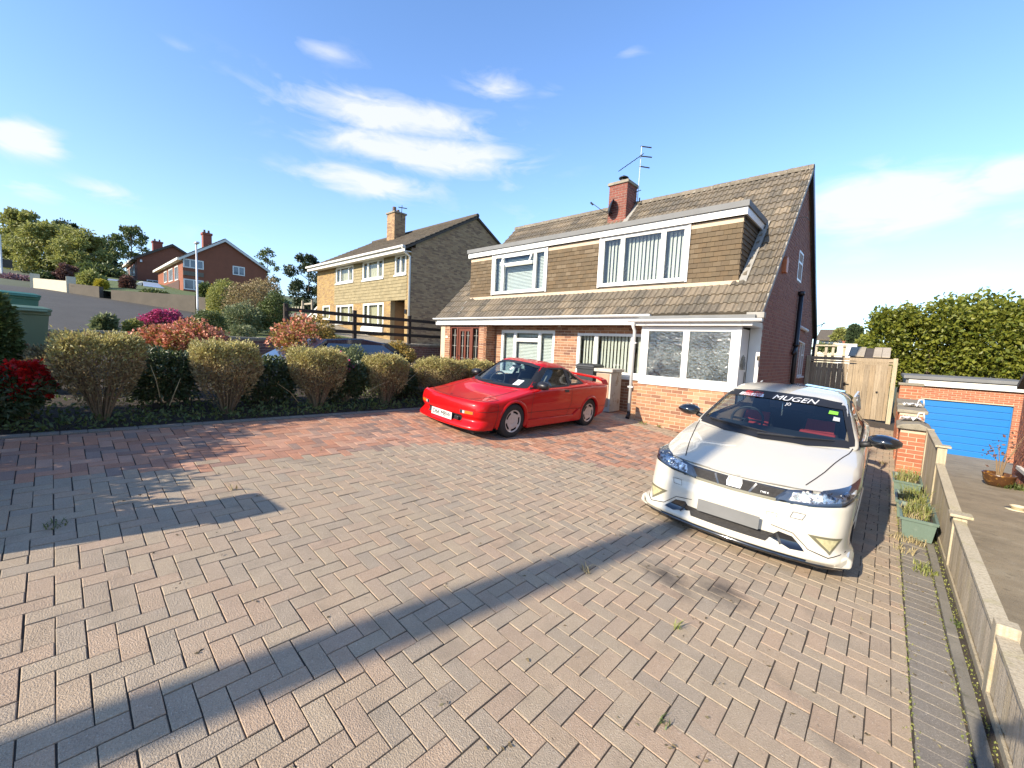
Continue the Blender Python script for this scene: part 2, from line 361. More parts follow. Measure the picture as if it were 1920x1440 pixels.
    M['leaf_privet_top'] = mat('fresh privet leaf', [(.62,.53,.18),(.54,.46,.15),(.68,.60,.25),(.42,.35,.12),(.60,.54,.19),(.30,.25,.09)], .55, noise=None, fine=None, bump=None, transl=.3)
    M['twig'] = mat('privet twig', [(.26,.17,.09),(.32,.22,.12),(.21,.14,.08)], .85, noise=None, fine=(60,.2), bump=None)
    M['leaf_dark'] = mat('dark evergreen leaf', [(.05,.085,.03),(.07,.11,.035),(.10,.135,.045),(.055,.08,.035),(.13,.13,.06)], .45, noise=None, fine=None, bump=None, transl=.15)
    M['leaf_mid'] = mat('garden leaf', [(.12,.17,.045),(.17,.21,.055),(.09,.13,.04),(.22,.24,.08)], .5, noise=None, fine=None, bump=None, transl=.3)
    M['leaf_grey'] = mat('grey green leaf', [(.20,.24,.10),(.27,.30,.13),(.15,.19,.08),(.32,.33,.16)], .55, noise=None, fine=None, bump=None, transl=.25)
    M['leaf_orange'] = mat('bronze azalea leaf', [(.38,.24,.04),(.45,.30,.06),(.30,.22,.04),(.26,.22,.05),(.48,.25,.05)], .5, noise=None, fine=None, bump=None, transl=.3)
    M['leaf_tree'] = mat('spring tree leaf', [(.34,.36,.085),(.42,.42,.12),(.27,.30,.07),(.48,.46,.16)], .5, noise=None, fine=None, bump=None, transl=.42)
    M['leaf_hedge'] = mat('yellow green hedge leaf', [(.20,.22,.025),(.27,.28,.03),(.13,.17,.02),(.34,.34,.05),(.10,.14,.02)], .5, noise=None, fine=None, bump=None, transl=.35)
    M['leaf_cypress'] = mat('cypress spray', [(.045,.075,.025),(.06,.09,.03)], .7, noise=None, fine=None, bump=None, transl=.15)
    M['leaf_copper'] = mat('copper leaf', [(.17,.075,.06),(.22,.11,.08),(.13,.07,.055)], .6, noise=None, fine=None, bump=None, transl=.25)
    M['leaf_yellow'] = mat('golden leaf', [(.62,.52,.05),(.54,.46,.06)], .5, noise=None, fine=None, bump=None, transl=.3)
    M['grass'] = mat('grass blade', [(.24,.29,.06),(.32,.35,.09),(.42,.40,.13),(.17,.22,.05)], .6, noise=None, fine=None, bump=None, transl=.3)
    M['straw'] = mat('dry grass', [(.48,.39,.20),(.40,.32,.16),(.56,.47,.27)], .7, noise=None, fine=None, bump=None, transl=.2)
    M['petal_salmon'] = mat('salmon petal', [(.72,.24,.14),(.80,.33,.20),(.66,.18,.10),(.82,.45,.30)], .5, noise=None, fine=None, bump=None, transl=.3)
    M['petal_red'] = mat('scarlet petal', [(.62,.012,.012),(.70,.02,.018),(.52,.01,.012)], .5, noise=None, fine=None, bump=None, transl=.3)
    M['petal_pink'] = mat('magenta petal', [(.62,.06,.20),(.70,.12,.30),(.55,.04,.15)], .5, noise=None, fine=None, bump=None, transl=.3)
    M['petal_purple'] = mat('dusky heather', [(.30,.17,.19),(.24,.15,.16)], .6, noise=None, fine=None, bump=None, transl=.2)
    M['bark'] = mat('bark', [(.13,.095,.065)], .9, noise=(3,.2), fine=(30,.2), bump=(30,.6))
    M['bark_birch'] = mat('pale bark', [(.42,.36,.27)], .85, noise=(3,.25), fine=(30,.2), bump=(30,.4))
    M['paint_red'] = mat('red car paint', [(.62,.006,.008)], .35, noise=(2,.03), fine=None, bump=None, coat=.55, spec=.1, inside=(.015,.015,.017))
    M['paint_white'] = mat('championship white paint', [(.66,.61,.50)], .35, noise=(2,.02), fine=None, bump=None, coat=1.0, spec=.2, inside=(.02,.02,.022))
    M['paint_navy'] = mat('navy car paint', [(.012,.018,.05)], .3, noise=(2,.03), fine=None, bump=None, coat=1.0, inside=(.01,.01,.012))
    M['paint_silver'] = mat('silver car paint', [(.60,.62,.64)], .3, metal=.2, noise=(2,.03), fine=None, bump=None, coat=1.0, inside=(.01,.01,.012))
    M['gloss_black'] = mat('gloss black', [(.008,.009,.012)], .12, noise=None, fine=None, bump=None, coat=1.0)
    M['trim'] = mat('black car trim', [(.016,.016,.018)], .55, noise=None, fine=None, bump=None)
    M['mesh_trim'] = mat('dark grille mesh', [(.03,.026,.022)], .5, noise=(40,.3), fine=(300,.5), bump=(260,.8))
    M['seam'] = mat('panel gap', [(.02,.012,.012)], .8, noise=None, fine=None, bump=None)
    M['amber'] = mat('amber lens', [(.75,.20,.02)], .2, noise=(60,.2), fine=None, bump=(200,.3), coat=.8)
    M['clear_lens'] = mat('clear lens', [(.62,.62,.60)], .2, noise=(50,.2), fine=None, bump=(200,.3), coat=.8)
    M['lamp_dark'] = mat('dark lamp housing', [(.03,.04,.06)], .15, noise=None, fine=None, bump=None, coat=1.0)
    M['reflector'] = mat('lamp reflector', [(.80,.82,.86)], .12, metal=1.0, noise=None, fine=None, bump=(45,1.0))
    M['lamp_facets'] = mat('faceted lamp reflector', [(.42,.43,.45)], .10, metal=1.0, noise=(30,.3), fine=None, bump=(38,1.0), coat=1.0, blotch=[(30,.46,(.015,.02,.03),.95)])
    M['fog'] = mat('fog lamp lens', [(.50,.45,.25)], .25, noise=(30,.3), fine=None, bump=(60,.5), coat=.8)
    M['fog_rim'] = mat('fog lamp surround', [(.16,.145,.09)], .4, noise=None, fine=None, bump=None)
    M['plate'] = mat('number plate', [(.80,.79,.74)], .4, noise=None, fine=None, bump=None)
    M['plate_blank'] = mat('plain grey plate', [(.20,.198,.19)], .5, noise=(3,.2), fine=None, bump=None)
    M['ink'] = mat('black lettering', [(.02,.02,.02)], .5, noise=None, fine=None, bump=None)
    M['sticker'] = mat('white sticker', [(.82,.82,.82)], .4, noise=None, fine=None, bump=None)
    M['sticker_red'] = mat('red sticker', [(.62,.04,.035)], .4, noise=None, fine=None, bump=None)
    M['sticker_green'] = mat('green sticker', [(.25,.62,.05)], .4, noise=None, fine=None, bump=None)
    M['seat_red'] = mat('red seat cloth', [(.42,.02,.02)], .8, noise=(8,.1), fine=(90,.1), bump=None)
    M['seat_black'] = mat('black seat cloth', [(.02,.02,.022)], .85, noise=(8,.1), fine=(90,.1), bump=None)
    M['dash'] = mat('dashboard', [(.03,.034,.042)], .6, noise=None, fine=None, bump=(120,.1))
    M['pole'] = mat('weathered telegraph pole', [(.12,.09,.06)], .9, noise=(3,.2), fine=(40,.2), streak=((30,30,2),(.06,.045,.03),.5), bump=(40,.4))
    M['litter'] = mat('dead leaf litter', [(.10,.07,.035),(.20,.15,.07),(.06,.045,.025),(.30,.25,.13)], .9, noise=None, fine=None, bump=None)
setup_materials()
# ---------------------------------------------------------------- building blocks
W = {}                                   # world matrix of every parent
I4 = Matrix.Identity(4)
class MB:
    """collects faces for one mesh"""
    def __init__(s): s.v = []; s.f = []
    def add(s, vs, fs):
        n = len(s.v); s.v.extend(tuple(p) for p in vs); s.f.extend(tuple(i + n for i in f) for f in fs)
    def box8(s, p): s.add(p, [(0, 3, 2, 1), (4, 5, 6, 7), (0, 1, 5, 4), (1, 2, 6, 5), (2, 3, 7, 6), (3, 0, 4, 7)])
    def box(s, x0, x1, y0, y1, z0, z1):
        s.box8([(x0, y0, z0), (x1, y0, z0), (x1, y1, z0), (x0, y1, z0), (x0, y0, z1), (x1, y0, z1), (x1, y1, z1), (x0, y1, z1)])
    def fbox(s, F, u0, u1, v0, v1, n0, n1):
        s.box8([F(u0, v0, n0), F(u1, v0, n0), F(u1, v0, n1), F(u0, v0, n1), F(u0, v1, n0), F(u1, v1, n0), F(u1, v1, n1), F(u0, v1, n1)])
    def quad(s, a, b, c, d): s.add([a, b, c, d], [(0, 1, 2, 3)])
    def poly(s, pts): s.add(pts, [tuple(range(len(pts)))])
    def prism(s, pts, d):
        """a flat polygon thickened by the vector d"""
        n = len(pts); d = Vector(d)
        s.add([Vector(p) for p in pts] + [Vector(p) + d for p in pts],
              [tuple(range(n))[::-1], tuple(range(n, 2 * n))] + [(i, (i + 1) % n, n + (i + 1) % n, n + i) for i in range(n)])
    def tube(s, pts, rad, n=8, cap=True):
        pts = [Vector(p) for p in pts]; rings = []
        if not isinstance(rad, (list, tuple)): rad = [rad] * len(pts)
        up = Vector((0.13, 0.21, 0.97))
        for i, p in enumerate(pts):
            t = (pts[min(i + 1, len(pts) - 1)] - pts[max(i - 1, 0)]).normalized()
            a = t.cross(up)
            if a.length < 1e-3: a = t.cross(Vector((1, 0, 0)))
            a.normalize(); b = t.cross(a)
            rings.append([p + (a * math.cos(2 * PI * k / n) + b * math.sin(2 * PI * k / n)) * rad[i] for k in range(n)])
        vs = [q for r in rings for q in r]; fs = []
        for i in range(len(pts) - 1):
            for k in range(n): fs.append((i * n + k, i * n + (k + 1) % n, (i + 1) * n + (k + 1) % n, (i + 1) * n + k))
        if cap: fs.append(tuple(range(n))[::-1]); fs.append(tuple((len(pts) - 1) * n + k for k in range(n)))
        s.add(vs, fs)
    def lathe(s, prof, o=(0, 0, 0), axis='z', n=24, a0=0.0, a1=2 * PI):
        """prof: (radius, height) turned about an axis through o"""
        full = abs(a1 - a0 - 2 * PI) < 1e-6; m = n if full else n + 1
        vs = []; fs = []; k = len(prof)
        for i in range(m):
            a = a0 + (a1 - a0) * i / n; c, sn = math.cos(a), math.sin(a)
            for (r, h) in prof:
                p = {'z': (r * c, r * sn, h), 'y': (r * c, h, r * sn), 'x': (h, r * c, r * sn)}[axis]
                vs.append((p[0] + o[0], p[1] + o[1], p[2] + o[2]))
        for i in range(n):
            j = (i + 1) % m
            for q in range(k - 1): fs.append((i * k + q, j * k + q, j * k + q + 1, i * k + q + 1))
        s.add(vs, fs)
    def mesh(s, name):
        me = bpy.data.meshes.new(name); me.from_pydata(s.v, [], s.f); me.update(); return me
def frame(o, u, n, v=(0, 0, 1)):
    o, u, n, v = Vector(o), Vector(u), Vector(n), Vector(v)
    def F(a, b, c): return o + u * a + v * b + n * c
    F.o, F.u, F.v, F.n = o, u, v, n
    return F
def recalc(me):
    bm = bmesh.new(); bm.from_mesh(me); bmesh.ops.recalc_face_normals(bm, faces=bm.faces); bm.to_mesh(me); bm.free()
def obj(name, me, m, parent=None, smooth=False, bevel=0.0, fix=True, local=False):
    """link one mesh object; with a parent it is a part and keeps its world place (or local car space)"""
    if isinstance(me, MB): me = me.mesh(name)
    if fix: recalc(me)
    if m is not None: me.materials.append(MT[m] if isinstance(m, str) else m)
    if smooth:
        me.polygons.foreach_set('use_smooth', [True] * len(me.polygons))
    o = bpy.data.objects.new(name, me); COL.objects.link(o)
    if bevel:
        b = o.modifiers.new('bevel', 'BEVEL'); b.width = bevel; b.segments = 2; b.limit_method = 'ANGLE'
    if parent is not None:
        o.parent = parent
        if not local: o.matrix_parent_inverse = W[parent.name].inverted(); W[o.name] = I4.copy()
        else: W[o.name] = W[parent.name].copy()
    else: W[o.name] = I4.copy()
    return o
def tag(o, label=None, cat=None, group=None, kind=None):
    if label: o['label'] = label
    if cat: o['category'] = cat
    if group: o['group'] = group
    if kind: o['kind'] = kind
    return o
def thing(name, label, cat, loc=(0, 0, 0), group=None, matrix=None):
    o = bpy.data.objects.new(name, None); COL.objects.link(o)
    o.empty_display_size = 0.2
    M = matrix if matrix is not None else Matrix.Translation(Vector(loc))
    o.matrix_world = M; W[o.name] = M.copy()
    return tag(o, label, cat, group)
def struct(name, me, m, smooth=False):
    return tag(obj(name, me, m, smooth=smooth), kind='structure')
def copy_tree(o, parent=None):
    c = o.copy(); COL.objects.link(c)
    if parent is not None: c.parent = parent
    for ch in list(o.children): copy_tree(ch, c)
    return c
def np_mesh(name, V, Fq):
    """mesh from numpy arrays of vertices and equal-sized faces"""
    me = bpy.data.meshes.new(name); k = Fq.shape[1]
    me.vertices.add(len(V)); me.vertices.foreach_set('co', np.ascontiguousarray(V, dtype=np.float32).ravel())
    me.loops.add(Fq.size); me.loops.foreach_set('vertex_index', np.ascontiguousarray(Fq, dtype=np.int32).ravel())
    me.polygons.add(len(Fq)); me.polygons.foreach_set('loop_start', np.arange(0, Fq.size, k, dtype=np.int32))
    me.polygons.foreach_set('loop_total', np.full(len(Fq), k, dtype=np.int32))
    me.polygons.foreach_set('use_smooth', np.zeros(len(Fq), dtype=bool))
    me.update(calc_edges=True); return me
RC = np.array(ROT)
def shown_size(M):
    """rough size in pixels of a piece with placing matrix M, 0 when out of frame"""
    c = np.array(M @ Vector((0.5, 0.5, 0.5))) - np.array((0, 0, EYE))
    q = RC.T @ c
    if q[2] < 0.15: return 0.0
    px, py = q[0] / q[2] * FPX, q[1] / q[2] * FPX
    if abs(px) > 985 or abs(py) > 745: return 0.0
    A = np.array(M.to_3x3()); ln = np.linalg.norm(A, axis=0)
    n = np.cross(A[:, 0], A[:, 1]); face = abs(n @ c) / (np.linalg.norm(n) * np.linalg.norm(c) + 1e-9)
    return ln[0] * ln[1] * face / (q[2] ** 2)
def emit(parent, name, unit, mats, m, cap=290, rest=None, label=None, hide=None):
    """pieces: the ones that show largest become objects of their own, the rest one joined part"""
    size = [(0.0 if (hide and hide(M)) else shown_size(M), i) for i, M in enumerate(mats)]
    size.sort(key=lambda t: -t[0])
    own = [i for s_, i in size if s_ > 0][:cap]; own_set = set(own)
    me = unit.copy(); me.name = name; me.materials.clear(); me.materials.append(MT[m])
    inv = W[parent.name].inverted()
    for i in own:
        o = bpy.data.objects.new(name, me); COL.objects.link(o)
        o.parent = parent; o.matrix_parent_inverse = inv; o.matrix_basis = mats[i]
    others = [M for i, M in enumerate(mats) if i not in own_set]
    if others:
        nv = len(unit.vertices); U = np.empty(nv * 3, dtype=np.float64); unit.vertices.foreach_get('co', U); U = U.reshape(-1, 3)
        U1 = np.c_[U, np.ones(nv)]
        A = np.array([np.array(M) for M in others])
        V = np.einsum('kij,nj->kni', A, U1)[:, :, :3].reshape(-1, 3)
        fs = [tuple(p.vertices) for p in unit.polygons]
        out = bpy.data.meshes.new(rest or name + 's')
        if len(set(len(f) for f in fs)) == 1:
            Fb = np.array(fs); Fq = (Fb[None] + (np.arange(len(others)) * nv)[:, None, None]).reshape(-1, Fb.shape[1])
            out = np_mesh(rest or name + 's', V, Fq)
        else:
            out.from_pydata(V.tolist(), [], [tuple(i + k * nv for i in f) for k in range(len(others)) for f in fs]); out.update()
        out.materials.append(MT[m])
        o = bpy.data.objects.new(rest or name + 's', out); COL.objects.link(o)
        o.parent = parent; o.matrix_parent_inverse = inv; o['kind'] = 'stuff'; W[o.name] = I4.copy()

def unit_block(ch=0.018, depth_cut=True):
    """a unit block seen from +z with softened arrises; x and y from 0 to 1, z 0 to 1"""
    me = bpy.data.meshes.new('block')
    a, b = ch, 1 - ch
    vs = [(0, 0, 0), (1, 0, 0), (1, 1, 0), (0, 1, 0), (0, 0, .93), (1, 0, .93), (1, 1, .93), (0, 1, .93), (a * .5, a, 1), (1 - a * .5, a, 1), (1 - a * .5, b, 1), (a * .5, b, 1)]
    fs = [(8, 9, 10, 11), (4, 5, 9, 8), (5, 6, 10, 9), (6, 7, 11, 10), (7, 4, 8, 11), (0, 1, 5, 4), (1, 2, 6, 5), (2, 3, 7, 6), (3, 0, 4, 7)]
    me.from_pydata(vs, [], fs); me.update(); return me
BLOCK = unit_block()

def intervals(lo, hi, cuts):
    """what is left of lo..hi after taking the cuts out"""
    out = [(lo, hi)]
    for (a, b) in cuts:
        nx = []
        for (p, q) in out:
            if b <= p or a >= q: nx.append((p, q)); continue
            if a > p: nx.append((p, a))
            if b < q: nx.append((b, q))
        out = nx
    return out
def brick_mats(F, width, h0, h1, holes=(), clip=None, course=0.075, ln=0.2255, proud=0.006, bond='stretcher', lo=None):
    """placing matrices of the bricks of a wall panel in the frame F (u along, v up, n out)"""
    res = []; k0 = math.floor(h0 / course)
    k = k0
    while k * course < h1 - 0.02:
        v0 = k * course; v1 = v0 + course - 0.011
        vm = (v0 + v1) / 2
        if v1 > h1: break
        cuts = [(a, b) for (a, b, c, d) in holes if c < vm < d]
        off = (k % 2) * ln / 2
        for (p, q) in intervals(0, width, cuts):
            j = math.floor((p - off) / ln)
            while j * ln + off < q:
                u0 = max(p, j * ln + off); u1 = min(q, (j + 1) * ln + off - 0.011); j += 1
                if u1 - u0 < 0.03: continue
                if lo is not None and v1 < lo((u0 + u1) / 2): continue
                if clip and not (clip(u0, v1) and clip(u1, v1)): continue
                d = proud + random.uniform(-.002, .003)
                o = F(u0, v0, -0.02)
                U, V_, N_ = F.u * (u1 - u0), F.v * (v1 - v0), F.n * (d + 0.02)
                res.append(Matrix(((U.x, V_.x, N_.x, o.x), (U.y, V_.y, N_.y, o.y), (U.z, V_.z, N_.z, o.z), (0, 0, 0, 1))))
        k += 1
    return res
def panel(mb, F, width, h0, h1, holes=(), n=0.0, thick=0.20):
    """solid wall panel with openings, outer face at n"""
    us = sorted(set([0, width] + [min(max(t, 0), width) for h in holes for t in h[:2]]))
    vs_ = sorted(set([h0, h1] + [min(max(t, h0), h1) for h in holes for t in h[2:]]))
    for a, b in zip(us, us[1:]):
        run = None
        for c, d in zip(vs_, vs_[1:]):
            um, vm = (a + b) / 2, (c + d) / 2
            if any(h[0] < um < h[1] and h[2] < vm < h[3] for h in holes):
                if run: mb.fbox(F, a, b, run[0], run[1], n - thick, n); run = None
            else: run = (run[0], d) if run else (c, d)
        if run: mb.fbox(F, a, b, run[0], run[1], n - thick, n)

def window(parent, F, u0, u1, v0, v1, mull=(), trans=(), fw=0.055, out=0.01, blind=None, sill=0.0, glass='glass', room=True, depth=0.09, fm='upvc', name='window', trans_in=None, skip_glass=()):
    """upvc window in the plane of F: frame, panes, what hangs behind"""
    mb = MB()
    mb.fbox(F, u0, u0 + fw, v0, v1, out - depth, out); mb.fbox(F, u1 - fw, u1, v0, v1, out - depth, out)
    mb.fbox(F, u0 + fw, u1 - fw, v0, v0 + fw, out - depth, out - .001); mb.fbox(F, u0 + fw, u1 - fw, v1 - fw, v1, out - depth, out - .001)
    us = [u0 + fw] + [t for m_ in mull for t in (m_ - fw * .55, m_ + fw * .55)] + [u1 - fw]
    lights = [(us[i], us[i + 1]) for i in range(0, len(us), 2)]
    for m_ in mull: mb.fbox(F, m_ - fw * .55, m_ + fw * .55, v0 + fw, v1 - fw, out - depth, out - .002)
    cells = []
    for i, (a, b) in enumerate(lights):
        ts = [t for (li, t) in trans if li == i]
        vv = [v0 + fw] + [q for t in ts for q in (t - fw * .5, t + fw * .5)] + [v1 - fw]
        for t in ts: mb.fbox(F, a, b, t - fw * .5, t + fw * .5, out - depth, out - .003)
        for k in range(0, len(vv), 2): cells.append((a, b, vv[k], vv[k + 1]))
    w = obj(name, mb, fm, parent)
    for (a, b, c, d) in cells:
        p = MB(); p.fbox(F, a, b, c, d, out - depth * .55, out - depth * .55 + .006); obj('pane', p, glass, w)
        t = .016    # sash bead round the glass
        s = MB()
        s.fbox(F, a, a + t, c, d, out - depth * .5, out - .012); s.fbox(F, b - t, b, c, d, out - depth * .5, out - .012)
        s.fbox(F, a + t, b - t, c, c + t, out - depth * .5, out - .013); s.fbox(F, a + t, b - t, d - t, d, out - depth * .5, out - .013)
        obj('sash', s, fm, w)
    if sill:
        s = MB(); s.fbox(F, u0 - .04, u1 + .04, v0 - sill, v0 - .002, out - depth, out + .055); obj('sill', s, fm, w, bevel=.006)
    if blind == 'vertical':
        for (a, b) in lights:
            s = MB(); u = a + .02
            while u < b - .05:
                ww = .085; tw = random.uniform(.30, .48)
                s.prism([F(u, v0 + fw + .02, -.19), F(u, v1 - fw, -.19), F(u + ww * math.cos(tw), v1 - fw, -.19 + ww * math.sin(tw)), F(u + ww * math.cos(tw), v0 + fw + .02, -.19 + ww * math.sin(tw))], F.n * .002)
                u += .098
            obj('blind', s, 'blind', w)
    elif blind == 'venetian':
        for (a, b, c, d) in cells:
            if (a, b) in skip_glass: continue
            s = MB(); v = c + .01
            while v < d - .01:
                s.prism([F(a - .01, v, -.13), F(b + .01, v, -.13), F(b + .01, v + .031, -.152), F(a - .01, v + .031, -.152)], (0, 0, .0015)); v += .043
            obj('blind', s, 'slat', w)
    elif blind == 'curtain':
        for (a, b, c, d) in cells:
            s = MB(); n = 14; fs = []
            pts = [(a + (b - a) * i / n, -.15 + .025 * math.sin(i * 2.1)) for i in range(n + 1)]
            for (p, q), (p2, q2) in zip(pts, pts[1:]): s.quad(F(p, c, q), F(p2, c, q2), F(p2, d, q2), F(p, d, q))
            obj('curtain', s, 'curtain', w)
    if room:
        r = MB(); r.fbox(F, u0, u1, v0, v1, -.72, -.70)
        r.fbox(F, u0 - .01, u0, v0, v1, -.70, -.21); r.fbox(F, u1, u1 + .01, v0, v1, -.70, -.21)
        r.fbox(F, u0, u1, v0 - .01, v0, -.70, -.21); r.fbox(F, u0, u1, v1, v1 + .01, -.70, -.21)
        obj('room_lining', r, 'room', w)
    return w

def sheet(name, nx, ny, fn, m, kind='structure', thick=None):
    """surface grid: fn(i/nx, j/ny) -> point"""
    V = [fn(i / nx, j / ny) for j in range(ny + 1) for i in range(nx + 1)]
    F_ = [(j * (nx + 1) + i, j * (nx + 1) + i + 1, (j + 1) * (nx + 1) + i + 1, (j + 1) * (nx + 1) + i) for j in range(ny) for i in range(nx)]
    me = bpy.data.meshes.new(name); me.from_pydata(V, [], F_); me.update()
    o = obj(name, me, m, smooth=True, fix=True)
    if kind: o['kind'] = kind
    return o
def quad_sheet(name, c, zf, m, n=24, lift=0.0, kind='structure'):
    """four plan corners filled with a grid that follows the ground function zf"""
    def fn(a, b):
        x = (c[0][0] * (1 - a) + c[1][0] * a) * (1 - b) + (c[3][0] * (1 - a) + c[2][0] * a) * b
        y = (c[0][1] * (1 - a) + c[1][1] * a) * (1 - b) + (c[3][1] * (1 - a) + c[2][1] * a) * b
        return (x, y, zf(x, y) + lift)
    return sheet(name, n, n, fn, m, kind)

# ---------------------------------------------------------------- leaves
def leaf_mesh(name, pts, nrm, size, aspect=0.5, jitter=0.9, droop=0.0, fold=True):
    """leaves: pts (n,3), outward directions nrm (n,3); each leaf a small folded blade"""
    n = len(pts); pts = np.asarray(pts, float); nrm = np.asarray(nrm, float)
    d = nrm + RNG.normal(0, jitter, (n, 3)); d[:, 2] -= droop
    d /= np.linalg.norm(d, axis=1, keepdims=True) + 1e-9
    r = RNG.normal(0, 1, (n, 3)); s = np.cross(d, r); s /= np.linalg.norm(s, axis=1, keepdims=True) + 1e-9
    up = np.cross(s, d)
    L_ = size * RNG.uniform(.65, 1.35, (n, 1)); Wd = L_ * aspect * .5
    V = np.empty((n, 4, 3))
    V[:, 0] = pts; V[:, 1] = pts + d * L_ * .5 + s * Wd + up * L_ * .08
    V[:, 2] = pts + d * L_; V[:, 3] = pts + d * L_ * .5 - s * Wd + up * L_ * .08
    F_ = np.arange(n * 4).reshape(n, 4)
    return np_mesh(name, V.reshape(-1, 3), F_)
def lump(n, seed):
    """a lumpy direction-dependent radius factor"""
    r = np.random.default_rng(seed); k = r.normal(0, 1, (n, 3)); k /= np.linalg.norm(k, axis=1, keepdims=True)
    a = r.uniform(.6, 1.0, n)
    def f(d): return 0.64 + 0.46 * np.max(np.maximum(0, d @ k.T) ** 7 * a, axis=1)
    return f
def shell(n, c, rad, seed, inner=.55, low=-.4):
    """points and directions spread through the outer part of a lumpy ellipsoid"""
    d = RNG.normal(0, 1, (n * 2, 3)); d /= np.linalg.norm(d, axis=1, keepdims=True)
    d = d[d[:, 2] > low][:n]; f = lump(26, seed)(d)
    t = RNG.uniform(inner ** 2, 1, len(d)) ** .5
    return np.array(c) + d * np.array(rad) * (f * t)[:, None], d
def bush(name, label, cat, c, rad, n, size, m, seed, group=None, flower=None, stems=7, aspect=.5, low=-.35):
    """a bush standing on the ground: stems, leaves, and blossom where it flowers (material, share, size)"""
    base = Vector((c[0], c[1], c[2] - rad[2] * .9))
    t = thing(name, label, cat, base, group)
    p, d = shell(n, c, rad, seed, low=low)
    if flower:
        fm, share, fs, where = flower
        w = where(p, d) if where else np.ones(len(p))
        pick = RNG.uniform(0, 1, len(p)) < share * w
        fp, fd = p[pick], d[pick]; p, d = p[~pick], d[~pick]
        if len(fp):
            fo = (fp - np.array(c)) * 1.04 + np.array(c)
            k = 4; fo = np.repeat(fo, k, 0) + RNG.normal(0, fs * .35, (len(fo) * k, 3)); fd = np.repeat(fd, k, 0)
            o = obj('blossom', leaf_mesh('blossom', fo, fd, fs, .85, .8), fm, t, fix=False); o['kind'] = 'stuff'
    o = obj('foliage', leaf_mesh('foliage', p, d, size, aspect), m, t, fix=False); o['kind'] = 'stuff'
    mb = MB()
    for i in range(stems):
        a = 2 * PI * i / stems + random.uniform(-.3, .3); q = random.uniform(.35, .7)
        e = Vector(c) + Vector((math.cos(a) * rad[0] * q, math.sin(a) * rad[1] * q, rad[2] * random.uniform(-.1, .5)))
        mid = base.lerp(e, .5) + Vector((math.cos(a), math.sin(a), 0)) * .05
        mb.tube([base + Vector((math.cos(a), math.sin(a), 0)) * .03, mid, e], [.014, .010, .004], 5)
    obj('stem', mb, 'twig', t)
    return t
def tree(name, label, cat, base, height, spread, n, size, m, seed, bark='bark', trunk_r=.14, clumps=26, first=.28, group=None, loose=.5, squash=.8, aspect=.5):
    """trunk, limbs and a crown of leaf clumps with gaps between them"""
    rr = random.Random(seed); base = Vector(base)
    t = thing(name, label, cat, base, group)
    mb = MB(); top = base + Vector((rr.uniform(-.05, .05) * height, rr.uniform(-.05, .05) * height, height * .86))
    tr = [base, base.lerp(top, .33) + Vector((rr.uniform(-.15, .15), rr.uniform(-.15, .15), 0)), base.lerp(top, .66), top]
    mb.tube(tr, [trunk_r, trunk_r * .75, trunk_r * .45, trunk_r * .12], 8)
    obj('trunk', mb, bark, t, smooth=True)
    lb = MB(); P_, D_ = [], []
    for i in range(clumps):
        h = first + (1 - first) * ((i + .5) / clumps)
        k = min(h / .86, 1.0) * 3; j = min(int(k), 2); s = tr[j].lerp(tr[j + 1], min(k - j, 1))
        s = base.lerp(s, .9)
        a = i * 2.399 + rr.uniform(-.4, .4)
        w = math.sin(PI * min(1, max(.08, (h - first * .55) / (1.06 - first * .55)))) ** .75
        reach = spread * w * rr.uniform(.45, 1.0)
        e = Vector((base.x + (top.x - base.x) * h + math.cos(a) * reach, base.y + (top.y - base.y) * h + math.sin(a) * reach, base.z + height * min(.99, h + rr.uniform(-.03, .07))))
        lb.tube([s, s.lerp(e, .5) + Vector((0, 0, .04 * height)), e], [trunk_r * .3, trunk_r * .18, trunk_r * .05], 5)
        cr = spread * rr.uniform(.22, .40); nn = int(n / clumps * rr.uniform(.6, 1.4))
        p, d = shell(nn, e, (cr, cr, cr * squash), seed * 50 + i, inner=.15, low=-1)
        p += RNG.normal(0, cr * .22 * loose, p.shape)
        P_.append(p); D_.append(d)
    obj('limb', lb, bark, t, smooth=True)
    o = obj('crown', leaf_mesh('crown', np.concatenate(P_), np.concatenate(D_), size, aspect), m, t, fix=False)
    return t
def tuft(n, c, r, h, m, parent=None, name='grass_tuft', w=.006, lean=.5):
    """a tuft of narrow bent blades"""
    V = []; 
    for i in range(n):
        a = random.uniform(0, 2 * PI); q = r * math.sqrt(random.random())
        b = Vector((c[0] + math.cos(a) * q, c[1] + math.sin(a) * q, c[2])); hh = h * random.uniform(.5, 1.2)
        a2 = random.uniform(0, 2 * PI); dx, dy = math.cos(a2) * hh * lean * random.random(), math.sin(a2) * hh * lean * random.random()
        s = Vector((-math.sin(a2), math.cos(a2), 0)) * w
        mid = b + Vector((dx * .4, dy * .4, hh * .6)); tip = b + Vector((dx * 1.3, dy * 1.3, hh * random.uniform(.7, 1)))
        V += [b - s, b + s, mid + s * .8, mid - s * .8, mid - s * .8, mid + s * .8, tip + s * .1, tip - s * .1]
    V = np.array([tuple(p) for p in V]); F_ = np.arange(len(V)).reshape(-1, 4)
    return obj(name, np_mesh(name, V, F_), m, parent, fix=False)
